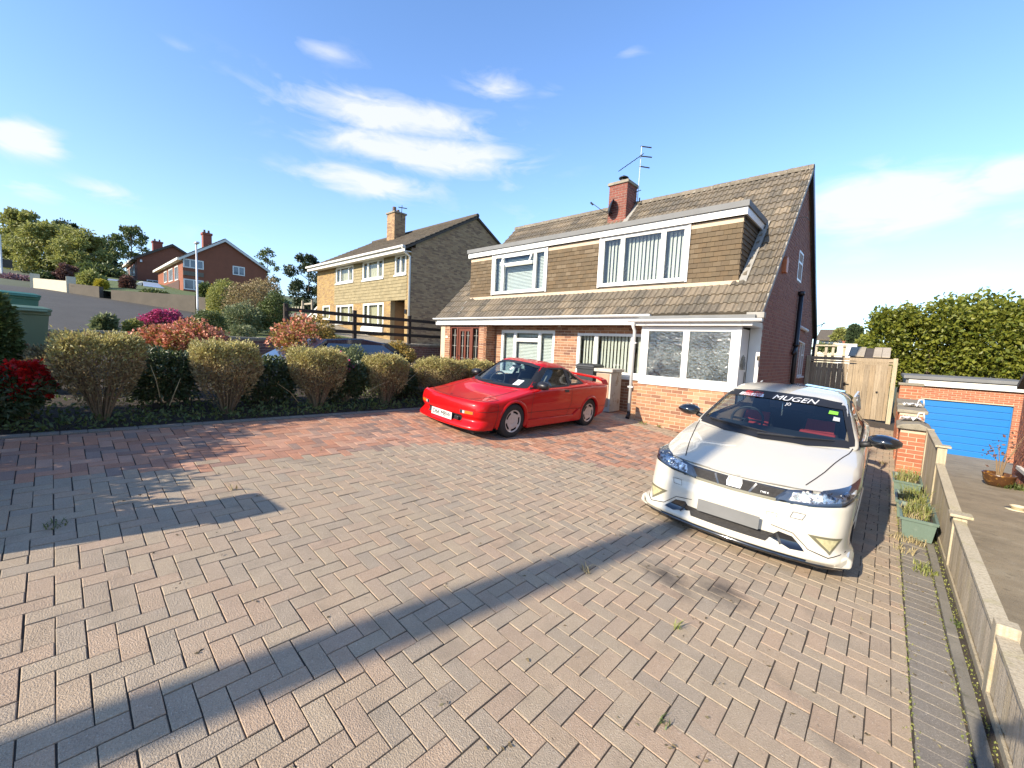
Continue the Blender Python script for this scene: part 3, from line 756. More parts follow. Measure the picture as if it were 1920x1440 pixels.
# ---------------------------------------------------------------- the setting: ground, drives, road
def build_ground():
    xs = np.concatenate([np.linspace(-700, -140, 8), np.linspace(-130, -30, 26), np.linspace(-28, 6, 35), np.linspace(10, 40, 7), np.linspace(80, 700, 6)])
    ys = np.concatenate([np.linspace(-500, -60, 6), np.linspace(-40, 30, 36), np.linspace(40, 120, 7), np.linspace(200, 800, 6)])
    def far(x, y):
        z = ground_z(x, y)
        if y > 30: z += 0.028 * (y - 30) if y < 130 else 2.8
        if x < -14 and y > 30: z -= 0.0
        return z
    V = [(x, y, far(x, y)) for y in ys for x in xs]; nx = len(xs)
    F_ = [(j * nx + i, j * nx + i + 1, (j + 1) * nx + i + 1, (j + 1) * nx + i) for j in range(len(ys) - 1) for i in range(nx - 1)]
    me = bpy.data.meshes.new('ground'); me.from_pydata(V, [], F_); me.update()
    struct('ground', me, 'ground', True)
    quad_sheet('road', [(-150, -16), (-14.6, -14), (-14.6, .9), (-150, .9)], road_z, 'asphalt', 40)
    quad_sheet('road_bend', [(-41, .9), (-14.6, .9), (-14.65, 1.0), (-33.3, 6.45)], road_z, 'asphalt', 30)
    quad_sheet('street', [(-14.6, -14), (30, -14), (30, -3.4), (-14.6, -3.4)], lambda x, y: base_z(min(x, 8), y) - .12, 'asphalt', 30)
    quad_sheet('hillside', [(-160, 0.8), (-40.1, 0.8), (-33.6, 6.5), (-33.6, 60)], hill_z, 'lawn_base', 20)
    quad_sheet('front_lawn', [(-14.3, -.6), (-12.52, -.6), (-12.52, 9.7), (-24, 9.7)], plot_z, 'lawn_base', 20)
    quad_sheet('yellow_house_plot', [(-33.4, 9.72), (-12.52, 9.72), (-12.52, 24), (-33.4, 24)], plot_z, 'concrete', 20)
    quad_sheet('verge', [(-14.35, 1.0), (-14.3, .9), (-24.02, 9.72), (-33.3, 9.72)], plot_z, 'lawn_base', 12)
    quad_sheet('garden_bed', [(-12.4, -2.6), (-6.28, -2.6), (-6.28, 9.7), (-12.4, 9.7)], drive_z, 'soil', 30, -.01)
    quad_sheet('neighbour_drive', [(0.68, -4), (6.5, -4), (6.5, 22.4), (0.68, 22.4)], right_z, 'concrete', 24)
    quad_sheet('back_garden', [(-13, 17.2), (0.2, 17.2), (0.2, 40), (-13, 40)], lambda x, y: -.1, 'lawn_base', 8)
build_ground()

def red_edge(y):
    t = [(-3, -5.3), (-.33, -5.05), (1.08, -4.74), (2.2, -4.62), (3.6, -4.5), (4.1, -4.1), (4.6, -3.5), (4.95, -2.95), (5.5, -2.36), (6.2, -1.9)]
    for (a, p), (b, q) in zip(t, t[1:]):
        if a <= y <= b: return p + (q - p) * (y - a) / (b - a)
    return -5.3 if y < -3 else -1.9
def build_drive():
    d = quad_sheet('driveway', [(-6.28, -3.3), (.66, -3.3), (.66, 17.4), (-6.28, 17.4)], drive_z, 'joint', 110, -.0055)
    a = 0.1022; gap = .0050
    grey, red = [], []
    X0, Y0, X1, Y1 = -6.16, -2.4, .255, 17.0
    def place(x0, x1, y0, y1, jit=1.0, flat=False):
        cx, cy = (x0 + x1) / 2, (y0 + y1) / 2
        e = .05; gx = (drive_z(cx + e, cy) - drive_z(cx - e, cy)) / (2 * e) + random.gauss(0, .0045) * jit
        gy = (drive_z(cx, cy + e) - drive_z(cx, cy - e)) / (2 * e) + random.gauss(0, .0045) * jit
        h = .034; z = drive_z(cx, cy) + random.gauss(0, .0010) * jit
        sx, sy = x1 - x0 - random.uniform(0, .0012) * jit, y1 - y0 - random.uniform(0, .0012) * jit
        w = random.gauss(0, .0035) * jit; x0 += random.gauss(0, .0009) * jit; y0 += random.gauss(0, .0009) * jit
        o = Vector((x0 + w * sy / 2, y0 - w * sx / 2, z - h - gx * sx / 2 - gy * sy / 2))
        return Matrix(((sx, -w * sy, -gx * h, o.x), (w * sx, sy, -gy * h, o.y), (gx * sx, gy * sy, h, o.z), (0, 0, 0, 1)))
    ni = int((Y1 - Y0) / a); nj = int((X1 - X0) / a)
    for i in range(-1, ni + 1):
        for j in range(-1, nj + 1):
            k = (i - j) % 4
            if k == 0: xa, xb, ya, yb = j, j + 1, i, i + 2
            elif k == 3: xa, xb, ya, yb = j, j + 2, i, i + 1
            else: continue
            x0, x1, y0, y1 = X0 + xa * a, X0 + xb * a, Y0 + ya * a, Y0 + yb * a
            x0, x1 = max(x0, X0), min(x1, X1); y0 = max(y0, Y0)
            if x1 - x0 < .03: continue
            cx, cy = (x0 + x1) / 2, (y0 + y1) / 2
            if cy > 8.8 and -4.25 < cx < -1.9: continue
            if cy > 9.5 and cx < -1.9: continue
            if cy > 14.9: continue
            M = place(x0 + gap / 2, x1 - gap / 2, y0 + gap / 2, y1 - gap / 2)
            rd = cx < red_edge(cy) + random.gauss(0, .05) and (cy < 8.25 or cx < -4.6) and cx < -1.2
            (red if rd else grey).append(M)
    emit(d, 'paver', BLOCK, grey, 'paver_grey', cap=235, rest='pavers')
    emit(d, 'paver', BLOCK, red, 'paver_red', cap=60, rest='pavers')
    edge, kerb, bed = [], [], []
    y = -3.2
    while y < 14.9:
        edge.append(place(.262, .462, y + gap / 2, y + a - gap / 2)); y += a
    emit(d, 'edging_paver', BLOCK, edge, 'paver_edge', cap=150, rest='edging_pavers')
    y = -3.2
    while y < 14.9:
        kerb.append(place(.474, .53, y, y + .906)); y += .914
    for i, M in enumerate(kerb):
        M[2][3] += .012
    emit(d, 'edging_strip', BLOCK, kerb, 'kerb', cap=100)
    y = -3.0
    while y < 9.4:
        bed.append(place(-6.268, -6.168, y + gap / 2, y + .2 - gap / 2)); y += .2
    for M in bed: M[2][3] += .01
    emit(d, 'border_paver', BLOCK, bed, 'paver_edge', cap=100)
    return d
DRIVE = build_drive()

# ---------------------------------------------------------------- the semi-detached pair with the long dormer
XL, XR = -11.9, -1.87                      # verges
YE, ZE, YR, ZR = 9.05, 2.67, 13.0, 6.62    # eaves and ridge
def roof_z(y): return ZE + (y - YE) if y <= YR else ZR - (y - YR)
def unit_roof_tile(w=.30, l=.345):
    """interlocking tile with two rolls; origin at its lower left corner"""
    prof = [(0, -.004), (.03, .024), (.085, .028), (.108, .002), (.146, -.004), (.18, .024), (.235, .028), (.258, .002), (.298, -.004)]
    vs, fs = [], []; k = len(prof)
    for (u, h) in prof: vs.append((u, 0, h + .036))
    for (u, h) in prof: vs.append((u, l, h + .002))
    for (u, h) in prof: vs.append((u, .003, -.012))
    for i in range(k - 1):
        fs.append((i, i + 1, k + i + 1, k + i)); fs.append((2 * k + i, 2 * k + i + 1, i + 1, i))
    me = bpy.data.meshes.new('roof_tile'); me.from_pydata(vs, [], fs); me.update(); return me
def unit_hung_tile():
    me = bpy.data.meshes.new('hung_tile')
    vs = [(0, 0, 0), (1, 0, 0), (0, 0, 1), (1, 0, 1), (0, 1, .25), (1, 1, .25), (0, 1, 0), (1, 1, 0)]
    me.from_pydata(vs, [], [(2, 3, 5, 4), (0, 1, 3, 2), (0, 2, 4, 6), (1, 7, 5, 3)]); me.update(); return me
def hung_mats(F, width, h0, h1, holes=(), clip=None, tw=.166, gauge=.108, th=.025):
    res = []; k = 0; v = h0
    while v < h1 - .02:
        vt = min(v + gauge + .012, h1 + .01)
        cuts = [(a, b) for (a, b, c, d) in holes if c < v + gauge / 2 < d]
        off = (k % 2) * tw / 2 - tw
        for (p, q) in intervals(0, width, cuts):
            u = off
            while u < q:
                u0, u1 = max(u, p) + .0015, min(u + tw, q) - .0015; u += tw
                if u1 - u0 < .02: continue
                if clip and not (clip(u0, v) and clip(u1, vt - .02)): continue
                t = th + random.uniform(-.003, .004); o = F(u0, v + random.uniform(-.003, .003), 0)
                U, V_, N_ = F.u * (u1 - u0), F.v * (vt - v), F.n * t
                res.append(Matrix(((U.x, V_.x, N_.x, o.x), (U.y, V_.y, N_.y, o.y), (U.z, V_.z, N_.z, o.z), (0, 0, 0, 1))))
        v += gauge; k += 1
    return res

def build_house():
    h = thing('semi_detached_house', 'red brick pair of semis with a long tile hung dormer under a steep tiled roof', 'house', (-6.9, 9.56, 1.0))
    bm, bo, bg = [], [], []
    # front wall
    Fm = frame((-9.46, 9.56, 0), (1, 0, 0), (0, -1, 0))
    X = lambda x: x + 9.46
    holes = [(X(-9.19), X(-7.09), .95, 2.31), (X(-6.33), X(-4.3), 1.13, 2.27)]
    mb = MB(); panel(mb, Fm, 5.3, -.1, 2.62, holes); wall = obj('wall', mb, 'mortar', h)
    bm += brick_mats(Fm, 5.3, .1, 2.6, holes)
    # bay with the brown front door
    Fb = frame((-11.52, 9.15, 0), (1, 0, 0), (0, -1, 0))
    bh = [(.27, 1.73, 1.0, 2.40)]
    mb = MB(); panel(mb, Fb, 2.06, .6, 2.60, bh, thick=.15)
    Fr = frame((-9.46, 9.15, 0), (0, 1, 0), (1, 0, 0))
    panel(mb, Fr, .41, .6, 2.60, thick=.12); mb.box(-11.75, -11.52, 9.15, 9.9, .8, 2.6)
    obj('bay_wall', mb, 'mortar', h)
    bm += brick_mats(Fb, 2.06, .9, 2.58, bh); bm += brick_mats(Fr, .41, .9, 2.58)
    # right gable
    Fg = frame((-1.97, 9.3, 0), (0, 1, 0), (1, 0, 0))
    Y = lambda y: y - 9.3
    gh = [(Y(12.85), Y(13.5), 3.85, 4.6), (Y(14.5), Y(15.35), 1.32, 2.30)]
    clipg = lambda u, v: v < roof_z(u + 9.3) - .09 and (u > .31 or v > 2.62)
    mb = MB()
    poly = [Fg(.32, -.6, 0), Fg(Y(16.9), -.6, 0), Fg(Y(16.9), roof_z(16.9) - .06, 0), Fg(Y(13), ZR - .08, 0), Fg(-.15, roof_z(9.15) - .08, 0), Fg(-.15, 2.56, 0), Fg(.32, 2.56, 0)]
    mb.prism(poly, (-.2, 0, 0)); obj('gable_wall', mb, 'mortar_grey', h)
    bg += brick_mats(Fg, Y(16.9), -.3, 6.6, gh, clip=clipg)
    Fl = frame((-11.8, 16.9, 0), (0, -1, 0), (-1, 0, 0))
    mb = MB(); mb.prism([Fl(0, .2, 0), Fl(7.6, .2, 0), Fl(7.6, 2.6, 0), Fl(3.9, 6.5, 0), Fl(0, 2.6, 0)], (.2, 0, 0))
    mb.box(-11.75, -2.0, 16.7, 16.9, -.4, 2.7); obj('rear_wall', mb, 'mortar_grey', h)
    mb = MB(); mb.box(-2.172, -1.962, 9.595, 9.615, -.2, 2.5); obj('door_side_panel', mb, 'upvc', h)
    # porch
    Fp = frame((-4.17, 8.85, 0), (1, 0, 0), (0, -1, 0))
    mb = MB(); panel(mb, Fp, 2.02, -.2, 1.13, thick=.2); mb.box(-4.17, -3.99, 9.06, 9.6, -.2, 1.13); mb.box(-2.35, -2.15, 9.06, 9.2, -.2, .25)
    obj('porch_wall', mb, 'mortar', h)
    bo += brick_mats(Fp, 2.02, -.1, 1.14)
    emit(h, 'brick', BLOCK, bo, 'brick_old', cap=110, rest='porch_bricks')
    emit(h, 'brick', BLOCK, bm, 'brick', cap=110, rest='front_bricks', hide=lambda M: M[2][3] < 1.0 and M[0][3] < -5.2)
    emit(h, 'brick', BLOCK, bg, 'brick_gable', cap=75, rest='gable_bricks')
    # windows
    window(h, Fm, *holes[0], mull=(X(-8.62), X(-7.65)), trans=[(1, 2.02)], out=.0, blind='venetian', sill=.06, fw=.07)
    window(h, Fm, X(-6.33), X(-4.3), 1.20, 2.27, mull=(X(-5.75), X(-4.72)), out=.0, blind='vertical', sill=.08, fw=.07)
    window(h, Fp, .06, 1.94, 1.20, 2.39, mull=(.98,), out=-.02, glass='glass_obscure', sill=.09, fw=.085, room=False)
    mb = MB()
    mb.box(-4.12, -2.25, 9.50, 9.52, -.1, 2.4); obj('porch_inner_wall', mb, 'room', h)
    mb = MB(); mb.box(-2.235, -2.15, 8.86, 8.95, -.1, 2.40); mb.box(-4.17, -4.11, 8.86, 9.56, 1.1, 2.40)
    obj('corner_post', mb, 'upvc', h)
    # side door of the porch
    Fd = frame((-2.17, 8.96, 0), (0, 1, 0), (1, 0, 0))
    mb = MB(); mb.fbox(Fd, .0, .63, .12, 2.36, -.06, -.01); mb.fbox(Fd, .07, .56, .2, .95, -.01, .0)
    dr = obj('porch_door', mb, 'upvc', h, bevel=.008)
    mb = MB(); pts = [Fd(.31 + .22 * math.cos(a), 1.55 + .30 * math.sin(a), -.008) for a in np.linspace(0, PI, 12)]
    mb.prism(pts, (.004, 0, 0)); obj('fan_light', mb, 'glass_obscure', dr)
    mb = MB()
    for a in (.5, 1.05, PI / 2, 2.1, 2.65): mb.tube([Fd(.31, 1.55, -.002), Fd(.31 + .22 * math.cos(a), 1.55 + .3 * math.sin(a), -.002)], .006, 4)
    for q in (.09, .54): 
        pts = [Fd(q - .05 + .1 * (q > .4) * 0, z, .0) for z in (1.05, 1.5)]
        mb.tube(pts, .012, 5)
    obj('glazing_lead', mb, 'lead', dr)
    mb = MB(); mb.tube([Fd(.56, 1.02, .0), Fd(.56, 1.02, .045), Fd(.47, 1.02, .045)], .010, 6); obj('handle', mb, 'chrome', dr)
    # porch roof, fascia and gutter
    mb = MB(); mb.box(-4.28, -1.95, 8.72, 9.5, 2.40, 2.50); obj('porch_fascia', mb, 'upvc', h)
    mb = MB(); mb.box(-4.24, -1.93, 8.79, 9.4, 2.504, 2.61); obj('porch_roof', mb, 'felt', h)
    mb = MB(); mb.box(-2.1, -1.80, 8.86, 9.02, 2.55, 2.66); obj('lead_flashing', mb, 'lead', h, bevel=.01)
    def gutter(x0, x1, y, z, name='gutter'):
        mb = MB(); prof = [(.058 * math.cos(a), .058 * math.sin(a)) for a in np.linspace(PI, 2 * PI, 9)]
        out_ = [(x0, y + c, z + s) for c, s in prof]; 
        V = out_ + [(x1, p[1], p[2]) for p in out_] + [(x0, p[1] * 1 + (.004 if p[1] > y else -.004) * -1, p[2] + .004) for p in out_] + [(x1, p[1] + (-.004 if p[1] > y else .004), p[2] + .004) for p in out_]
        n = len(prof); f = [(i, i + 1, n + i + 1, n + i) for i in range(n - 1)] + [(2 * n + i, 3 * n + i, 3 * n + i + 1, 2 * n + i + 1) for i in range(n - 1)]
        f += [(0, n, 3 * n, 2 * n), (n - 1, 3 * n - 1, 4 * n - 1, 2 * n - 1)]
        f += [tuple(range(n)), tuple(range(n, 2 * n))]
        mb.add(V, f)
        o = obj(name, mb, 'upvc', h, fix=False)
        b = MB(); x = x0 + .35
        while x < x1: b.lathe([(.064, 0), (.064, .03)], (x, y, z), 'x', 10, PI, 2 * PI); x += .95
        obj('gutter_bracket', b, 'upvc', o, fix=False)
        return o
    gutter(XL - .06, -4.05, 8.985, 2.665); gutter(-4.40, -1.78, 8.655, 2.52)
    mb = MB(); mb.box(XL - .02, -4.2, 9.045, 9.075, 2.44, 2.64); obj('fascia_board', mb, 'upvc', h)
    mb = MB(); mb.box(XL + .1, -4.2, 9.08, 9.56, 2.45, 2.47); obj('soffit', mb, 'white_paint', h)
    # white downpipe
    mb = MB(); gz = drive_z(-4.33, 8.8)
    mb.tube([(-4.30, 8.66, 2.47), (-4.30, 8.69, 2.38), (-4.31, 8.80, 2.28), (-4.31, 8.80, gz + .16)], .036, 10)
    dp = obj('downpipe', mb, 'upvc', h, smooth=True)
    mb = MB(); mb.box(-4.37, -4.25, 8.77, 8.845, 1.0, 1.03); mb.box(-4.37, -4.25, 8.77, 8.845, 2.0, 2.03); obj('bracket', mb, 'upvc', dp)
    mb = MB(); mb.tube([(-4.31, 8.80, gz + .18), (-4.31, 8.80, gz + .09), (-4.29, 8.70, gz + .02)], .045, 8); obj('shoe', mb, 'black_plastic', dp)
    # brown front door with leaded side lights
    mb = MB(); u0, u1, v0, v1 = bh[0]
    for (a, b) in ((u0, u0 + .06), (u0 + .33, u0 + .40), (u1 - .40, u1 - .33), (u1 - .06, u1)): mb.fbox(Fb, a, b, v0, v1, -.10, -.02)
    mb.fbox(Fb, u0 + .06, u1 - .06, v1 - .06, v1, -.10, -.021)
    fd = obj('front_door', mb, 'wood_brown', h)
    mb = MB(); a, b = u0 + .405, u1 - .405
    mb.fbox(Fb, a, a + .10, v0, v1 - .065, -.09, -.045); mb.fbox(Fb, b - .10, b, v0, v1 - .065, -.09, -.045)
    m_ = (a + b) / 2; mb.fbox(Fb, m_ - .04, m_ + .04, v0, v1 - .14, -.09, -.046)
    mb.fbox(Fb, a + .1, b - .1, v1 - .16, v1 - .065, -.09, -.047); mb.fbox(Fb, a + .1, b - .1, v0, v0 + .25, -.09, -.047)
    leaf = obj('door_leaf', mb, 'wood_brown', fd)
    for (p, q) in ((u0 + .06, u0 + .33), (u1 - .33, u1 - .06), (a + .10, m_ - .04), (m_ + .04, b - .10)):
        mb = MB(); mb.fbox(Fb, p, q, v0 + .02, v1 - .06, -.075, -.07); obj('leaded_pane', mb, 'glass', fd)
        mb = MB(); c = (p + q) / 2
        mb.tube([Fb(c, v0 + .05, -.066), Fb(c, v1 - .1, -.066)], .013, 4)
        for z in (v0 + .35, v0 + .75, v0 + 1.1): mb.tube([Fb(p + .02, z, -.066), Fb(q - .02, z, -.066)], .009, 4)
        obj('lead_strip', mb, 'lead', fd)
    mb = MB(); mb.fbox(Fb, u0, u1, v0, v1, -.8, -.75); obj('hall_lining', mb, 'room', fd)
    mb = MB(); mb.tube([Fb(a + .05, v0 + .42, -.045), Fb(a + .05, v0 + .42, -.01)], .02, 8); obj('door_knob', mb, 'chrome', fd)
    mb = MB(); mb.fbox(Fb, .06, .16, 2.0, 2.07, .004, .02); obj('house_number_plate', mb, 'white_paint', h)
    mb = MB(); mb.fbox(Fm, X(-6.97), X(-6.90), 2.42, 2.49, .0, .05); obj('porch_sensor', mb, 'white_paint', h)
    # roof slabs and tiles
    mb = MB()
    for (ya, yb) in ((YE, YR), (YR, 17.0)):
        za, zb = roof_z(ya), roof_z(yb)
        mb.box8([(XL, ya, za - .10), (XR, ya, za - .10), (XR, yb, zb - .10), (XL, yb, zb - .10), (XL, ya, za - .015), (XR, ya, za - .015), (XR, yb, zb - .015), (XL, yb, zb - .015)])
    roof = obj('roof', mb, 'tile', h)
    s2 = math.sqrt(.5); tl = unit_roof_tile(); tiles = []
    dx0, dx1, dy0, dy1 = -10.95, -2.50, 9.75, 11.35
    k = 0; L = (YR - YE) / s2; g = L / 19
    while k < 19:
        s = k * g; y = YE - .02 + s * s2; z = ZE - .02 + s * s2
        x = XL - (k % 1) * .15
        while x < XR - .02:
            xc = x + .15; yc = y + .12
            if not (dx0 + .1 < xc < dx1 - .05 and dy0 < yc < dy1 - .1):
                w = min(1.0, (XR - x) / .30)
                j = random.gauss(0, .003)
                tiles.append(Matrix(((w, 0, 0, x), (0, s2, -s2, y - .004), (0, s2, s2, z + .004 + j), (0, 0, 0, 1))))
            x += .2985
        k += 1
    emit(roof, 'roof_tile', tl, tiles, 'tile', cap=290, rest='roof_tiles')
    x = XL - .01; k = 0
    while x < XR:
        mb = MB(); x1 = min(x + .45, XR + .01)
        mb.lathe([(.135 + .004 * (k % 2), x + .003), (.128 + .004 * (k % 2), x1 - .003)], (0, YR, ZR - .03), 'x', 9, -.15, PI + .15)
        obj('ridge_tile', mb, 'ridge', roof, smooth=True); x += .452; k += 1
    for xv in (XL - .004, XR - .03):
        mb = MB()
        for (ya, yb, e) in ((YE - .03, YR, 0), (YR, 17.0, 0)):
            za, zb = roof_z(ya), roof_z(yb)
            mb.box8([(xv, ya, za - .10), (xv + .034, ya, za - .10), (xv + .034, yb, zb - .10), (xv, yb, zb - .10), (xv, ya, za + .024), (xv + .034, ya, za + .024), (xv + .034, yb, zb + .024), (xv, yb, zb + .024)])
        obj('verge_strip', mb, 'lead', roof)
    mb = MB(); za, zb = roof_z(13.02), roof_z(17.05)
    mb.box8([(XR - .05, 13.02, za - .2), (XR + .012, 13.02, za - .2), (XR + .012, 17.05, zb - .2), (XR - .05, 17.05, zb - .2), (XR - .05, 13.02, za + .06), (XR + .012, 13.02, za + .06), (XR + .012, 17.05, zb + .06), (XR - .05, 17.05, zb + .06)])
    obj('rear_bargeboard', mb, 'black_plastic', roof)
    mb = MB(); za, zb = roof_z(9.2), roof_z(9.72)
    mb.box8([(-10.98, 9.2, za + .03), (-10.86, 9.2, za + .03), (-10.93, 9.74, zb + .03), (-11.05, 9.74, zb + .03), (-10.98, 9.2, za + .055), (-10.86, 9.2, za + .055), (-10.93, 9.74, zb + .055), (-11.05, 9.74, zb + .055)])
    obj('flashing_strip', mb, 'lead', roof)
    # the dormer
    Fd2 = frame((-10.94, 9.74, 0), (1, 0, 0), (0, -1, 0))
    D = lambda x: x + 10.94
    wl, wr = (D(-9.84), D(-7.66), 3.47, 4.70), (D(-5.86), D(-3.63), 3.47, 4.74)
    dh = [wl, wr]
    mb = MB(); panel(mb, Fd2, 8.42, 3.30, 4.74, dh, thick=.12)
    mb.prism([(-2.53, 9.74, 3.2), (-2.53, 11.2, 4.76), (-2.53, 9.74, 4.76)], (-.1, 0, 0)); mb.prism([(-10.93, 9.74, 3.2), (-10.93, 11.2, 4.76), (-10.93, 9.74, 4.76)], (.1, 0, 0))
    dm = obj('dormer', mb, 'roof_dark', h)
    hm = hung_mats(Fd2, 8.42, 3.42, 4.60, [(a - .03, b + .03, 0, 9) for a, b, c, d in dh])
    Fc = frame((-2.53, 9.74, 0), (0, 1, 0), (1, 0, 0))
    hc = hung_mats(Fc, 1.5, 3.42, 4.66, clip=lambda u, v: v > 3.37 + u * 1.02 - .02)
    emit(dm, 'hung_tile', unit_hung_tile(), hm + hc, 'hung', cap=290, rest='hung_tiles')
    mb = MB()
    for (p, q) in intervals(0, 8.42, [(a - .03, b + .03) for a, b, c, d in dh]): mb.fbox(Fd2, p, q, 4.61, 4.72, 0, .016)
    mb.fbox(Fd2, -.02, 8.44, 3.33, 3.415, 0, .03); obj('mortar_fillet', mb, 'mortar', dm)
    w = window(dm, Fd2, *wl, mull=(D(-9.42), D(-8.10)), trans=[(1, 4.36)], out=.035, blind='venetian', fw=.07, sill=0)
    # top light of the left dormer window stands open
    sw = 1.22; c0 = D(-9.38); th = math.radians(24)
    T = lambda u, r, n: Fd2(c0 + u, 4.62 - r * math.cos(th), .05 + r * math.sin(th) + n)
    mb = MB()
    for (a0, a1, r0, r1) in ((0, sw, 0, .05), (0, sw, .26, .31), (0, .05, .05, .26), (sw - .05, sw, .05, .26)):
        mb.box8([T(a0, r1, 0), T(a1, r1, 0), T(a1, r1, .03), T(a0, r1, .03), T(a0, r0, 0), T(a1, r0, 0), T(a1, r0, .03), T(a0, r0, .03)])
    ca = obj('open_top_light', mb, 'upvc', w)
    mb = MB(); mb.box8([T(.05, .26, .01), T(sw - .05, .26, .01), T(sw - .05, .26, .016), T(.05, .26, .016), T(.05, .05, .01), T(sw - .05, .05, .01), T(sw - .05, .05, .016), T(.05, .05, .016)]); obj('pane', mb, 'glass', w)
    window(dm, Fd2, *wr, mull=(D(-5.25), D(-4.20)), out=.035, blind='vertical', fw=.075, sill=0)
    mb = MB()
    for (a, b, c, d) in dh: mb.fbox(Fd2, a - .05, a, c - .02, 4.76, 0, .05); mb.fbox(Fd2, b, b + .05, c - .02, 4.76, 0, .05); mb.fbox(Fd2, a, b, d, 4.76, 0, .03)
    tag(obj('window_surround', mb, 'upvc', dm), kind='stuff')
    mb = MB(); mb.box(-11.0, -2.44, 9.64, 9.67, 4.735, 4.885); mb.box(-2.47, -2.44, 9.67, 11.2, 4.735, 4.885); obj('dormer_fascia', mb, 'upvc', dm)
    mb = MB(); mb.box(-10.97, -2.475, 9.675, 11.3, 4.75, 4.88); mb.box(-11.03, -2.41, 9.60, 11.42, 4.888, 5.01); obj('dormer_roof', mb, 'felt', dm)
    mb = MB(); mb.box8([(-2.50, 9.72, 3.40), (-2.36, 9.72, 3.37), (-2.36, 11.3, 4.97), (-2.50, 11.3, 4.97), (-2.50, 9.72, 3.43), (-2.36, 9.72, 3.41), (-2.36, 11.3, 5.0), (-2.50, 11.3, 5.0)]); obj('cheek_flashing', mb, 'lead', dm)
    # gable details
    window(h, Fg, *gh[0], out=.012, fw=.05, trans=[(0, 4.32)], blind='curtain'); window(h, Fg, *gh[1], out=.012, fw=.055, mull=(Y(14.92),), trans=[(1, 1.95)], blind='curtain', sill=.05)
    mb = MB(); mb.tube([(-1.89, 13.3, 3.55), (-1.89, 13.3, -.25)], .055, 10); mb.tube([(-1.89, 13.3, 3.5), (-1.89, 13.3, 3.6)], .075, 10)
    for z in (2.2, .9): mb.tube([(-1.89, 13.3, z - .04), (-1.89, 13.3, z + .04)], .07, 10)
    mb.tube([(-1.89, 13.3, 2.15), (-1.89, 13.05, 1.95)], .05, 8)
    obj('soil_pipe', mb, 'black_iron', h, smooth=True)
    mb = MB(); mb.tube([(-1.94, 13.45, 2.35), (-1.92, 14.9, 2.28)], .028, 8); mb.tube([(-1.94, 14.0, 2.72), (-1.92, 15.2, 2.68)], .05, 8); obj('waste_pipe', mb, 'white_paint', h, smooth=True)
    mb = MB(); mb.tube([(-1.89, 16.95, roof_z(16.9)), (-1.89, 16.8, 2.2), (-1.89, 16.85, .2)], .04, 8); obj('rear_downpipe', mb, 'black_iron', h, smooth=True)
    mb = MB(); mb.prism([Fg(1.62, 3.72, 0), Fg(1.80, 3.72, 0), Fg(1.84, 4.0, 0), Fg(1.71, 4.08, 0), Fg(1.60, 4.0, 0)], (.09, 0, 0)); obj('alarm_box', mb, 'terracotta_tile', h, bevel=.01)
    mb = MB(); mb.fbox(Fg, .12, .22, 1.62, 1.75, 0, .03); obj('doorbell', mb, 'sticker', h); mb = MB(); mb.fbox(Fg, .13, .21, 1.75, 1.84, 0, .028); obj('bell_camera', mb, 'gloss_black', h)
    mb = MB(); mb.tube([Fg(.05, 1.0, .03), Fg(.08, 1.2, .06), Fg(.05, 1.38, .03)], .018, 6); obj('grab_rail', mb, 'upvc', h)
    mb = MB(); mb.tube([Fg(2.0, 4.98, .0), Fg(2.05, 4.97, .3), Fg(2.3, 4.96, .32)], .008, 5); obj('cable', mb, 'black_plastic', h)
    # chimney
    cx0, cx1, cy0, cy1, cz0, cz1 = -7.25, -6.62, 12.3, 12.95, 5.7, 7.12
    mb = MB(); mb.box(cx0, cx1, cy0, cy1, cz0, cz1); ch = obj('chimney', mb, 'mortar_grey', h)
    cm = brick_mats(frame((cx0, cy0, 0), (1, 0, 0), (0, -1, 0)), cx1 - cx0, cz0, cz1) + brick_mats(frame((cx1, cy0, 0), (0, 1, 0), (1, 0, 0)), cy1 - cy0, cz0, cz1)
    emit(ch, 'brick', BLOCK, cm, 'brick_chimney', cap=90)
    mb = MB(); mb.box(cx0 - .05, cx1 + .05, cy0 - .05, cy1 + .05, cz1, cz1 + .09); obj('coping', mb, 'coping', ch, bevel=.01)
    mb = MB(); cxm, cym = -6.93, 12.6
    mb.lathe([(0, cz1 + .09), (.11, cz1 + .09), (.10, cz1 + .22), (.08, cz1 + .24)], (cxm, cym, 0), 'z', 14); mb.lathe([(.02, cz1 + .37), (.15, cz1 + .30), (.16, cz1 + .27), (.03, cz1 + .27)], (cxm, cym, 0), 'z', 16)
    for a in range(4): mb.tube([(cxm + .09 * math.cos(a * 1.57), cym + .09 * math.sin(a * 1.57), cz1 + .2), (cxm + .11 * math.cos(a * 1.57), cym + .11 * math.sin(a * 1.57), cz1 + .29)], .01, 4)
    obj('flue_cowl', mb, 'black_iron', ch)
    mb = MB(); mb.box8([(-6.64, 11.95, 5.60), (-6.48, 11.95, 5.60), (-6.48, 13.0, 6.66), (-6.64, 13.0, 6.66), (-6.64, 11.95, 5.65), (-6.48, 11.95, 5.65), (-6.48, 13.0, 6.71), (-6.64, 13.0, 6.71)]); obj('chimney_flashing', mb, 'lead', ch)
    return h
HOUSE = build_house()

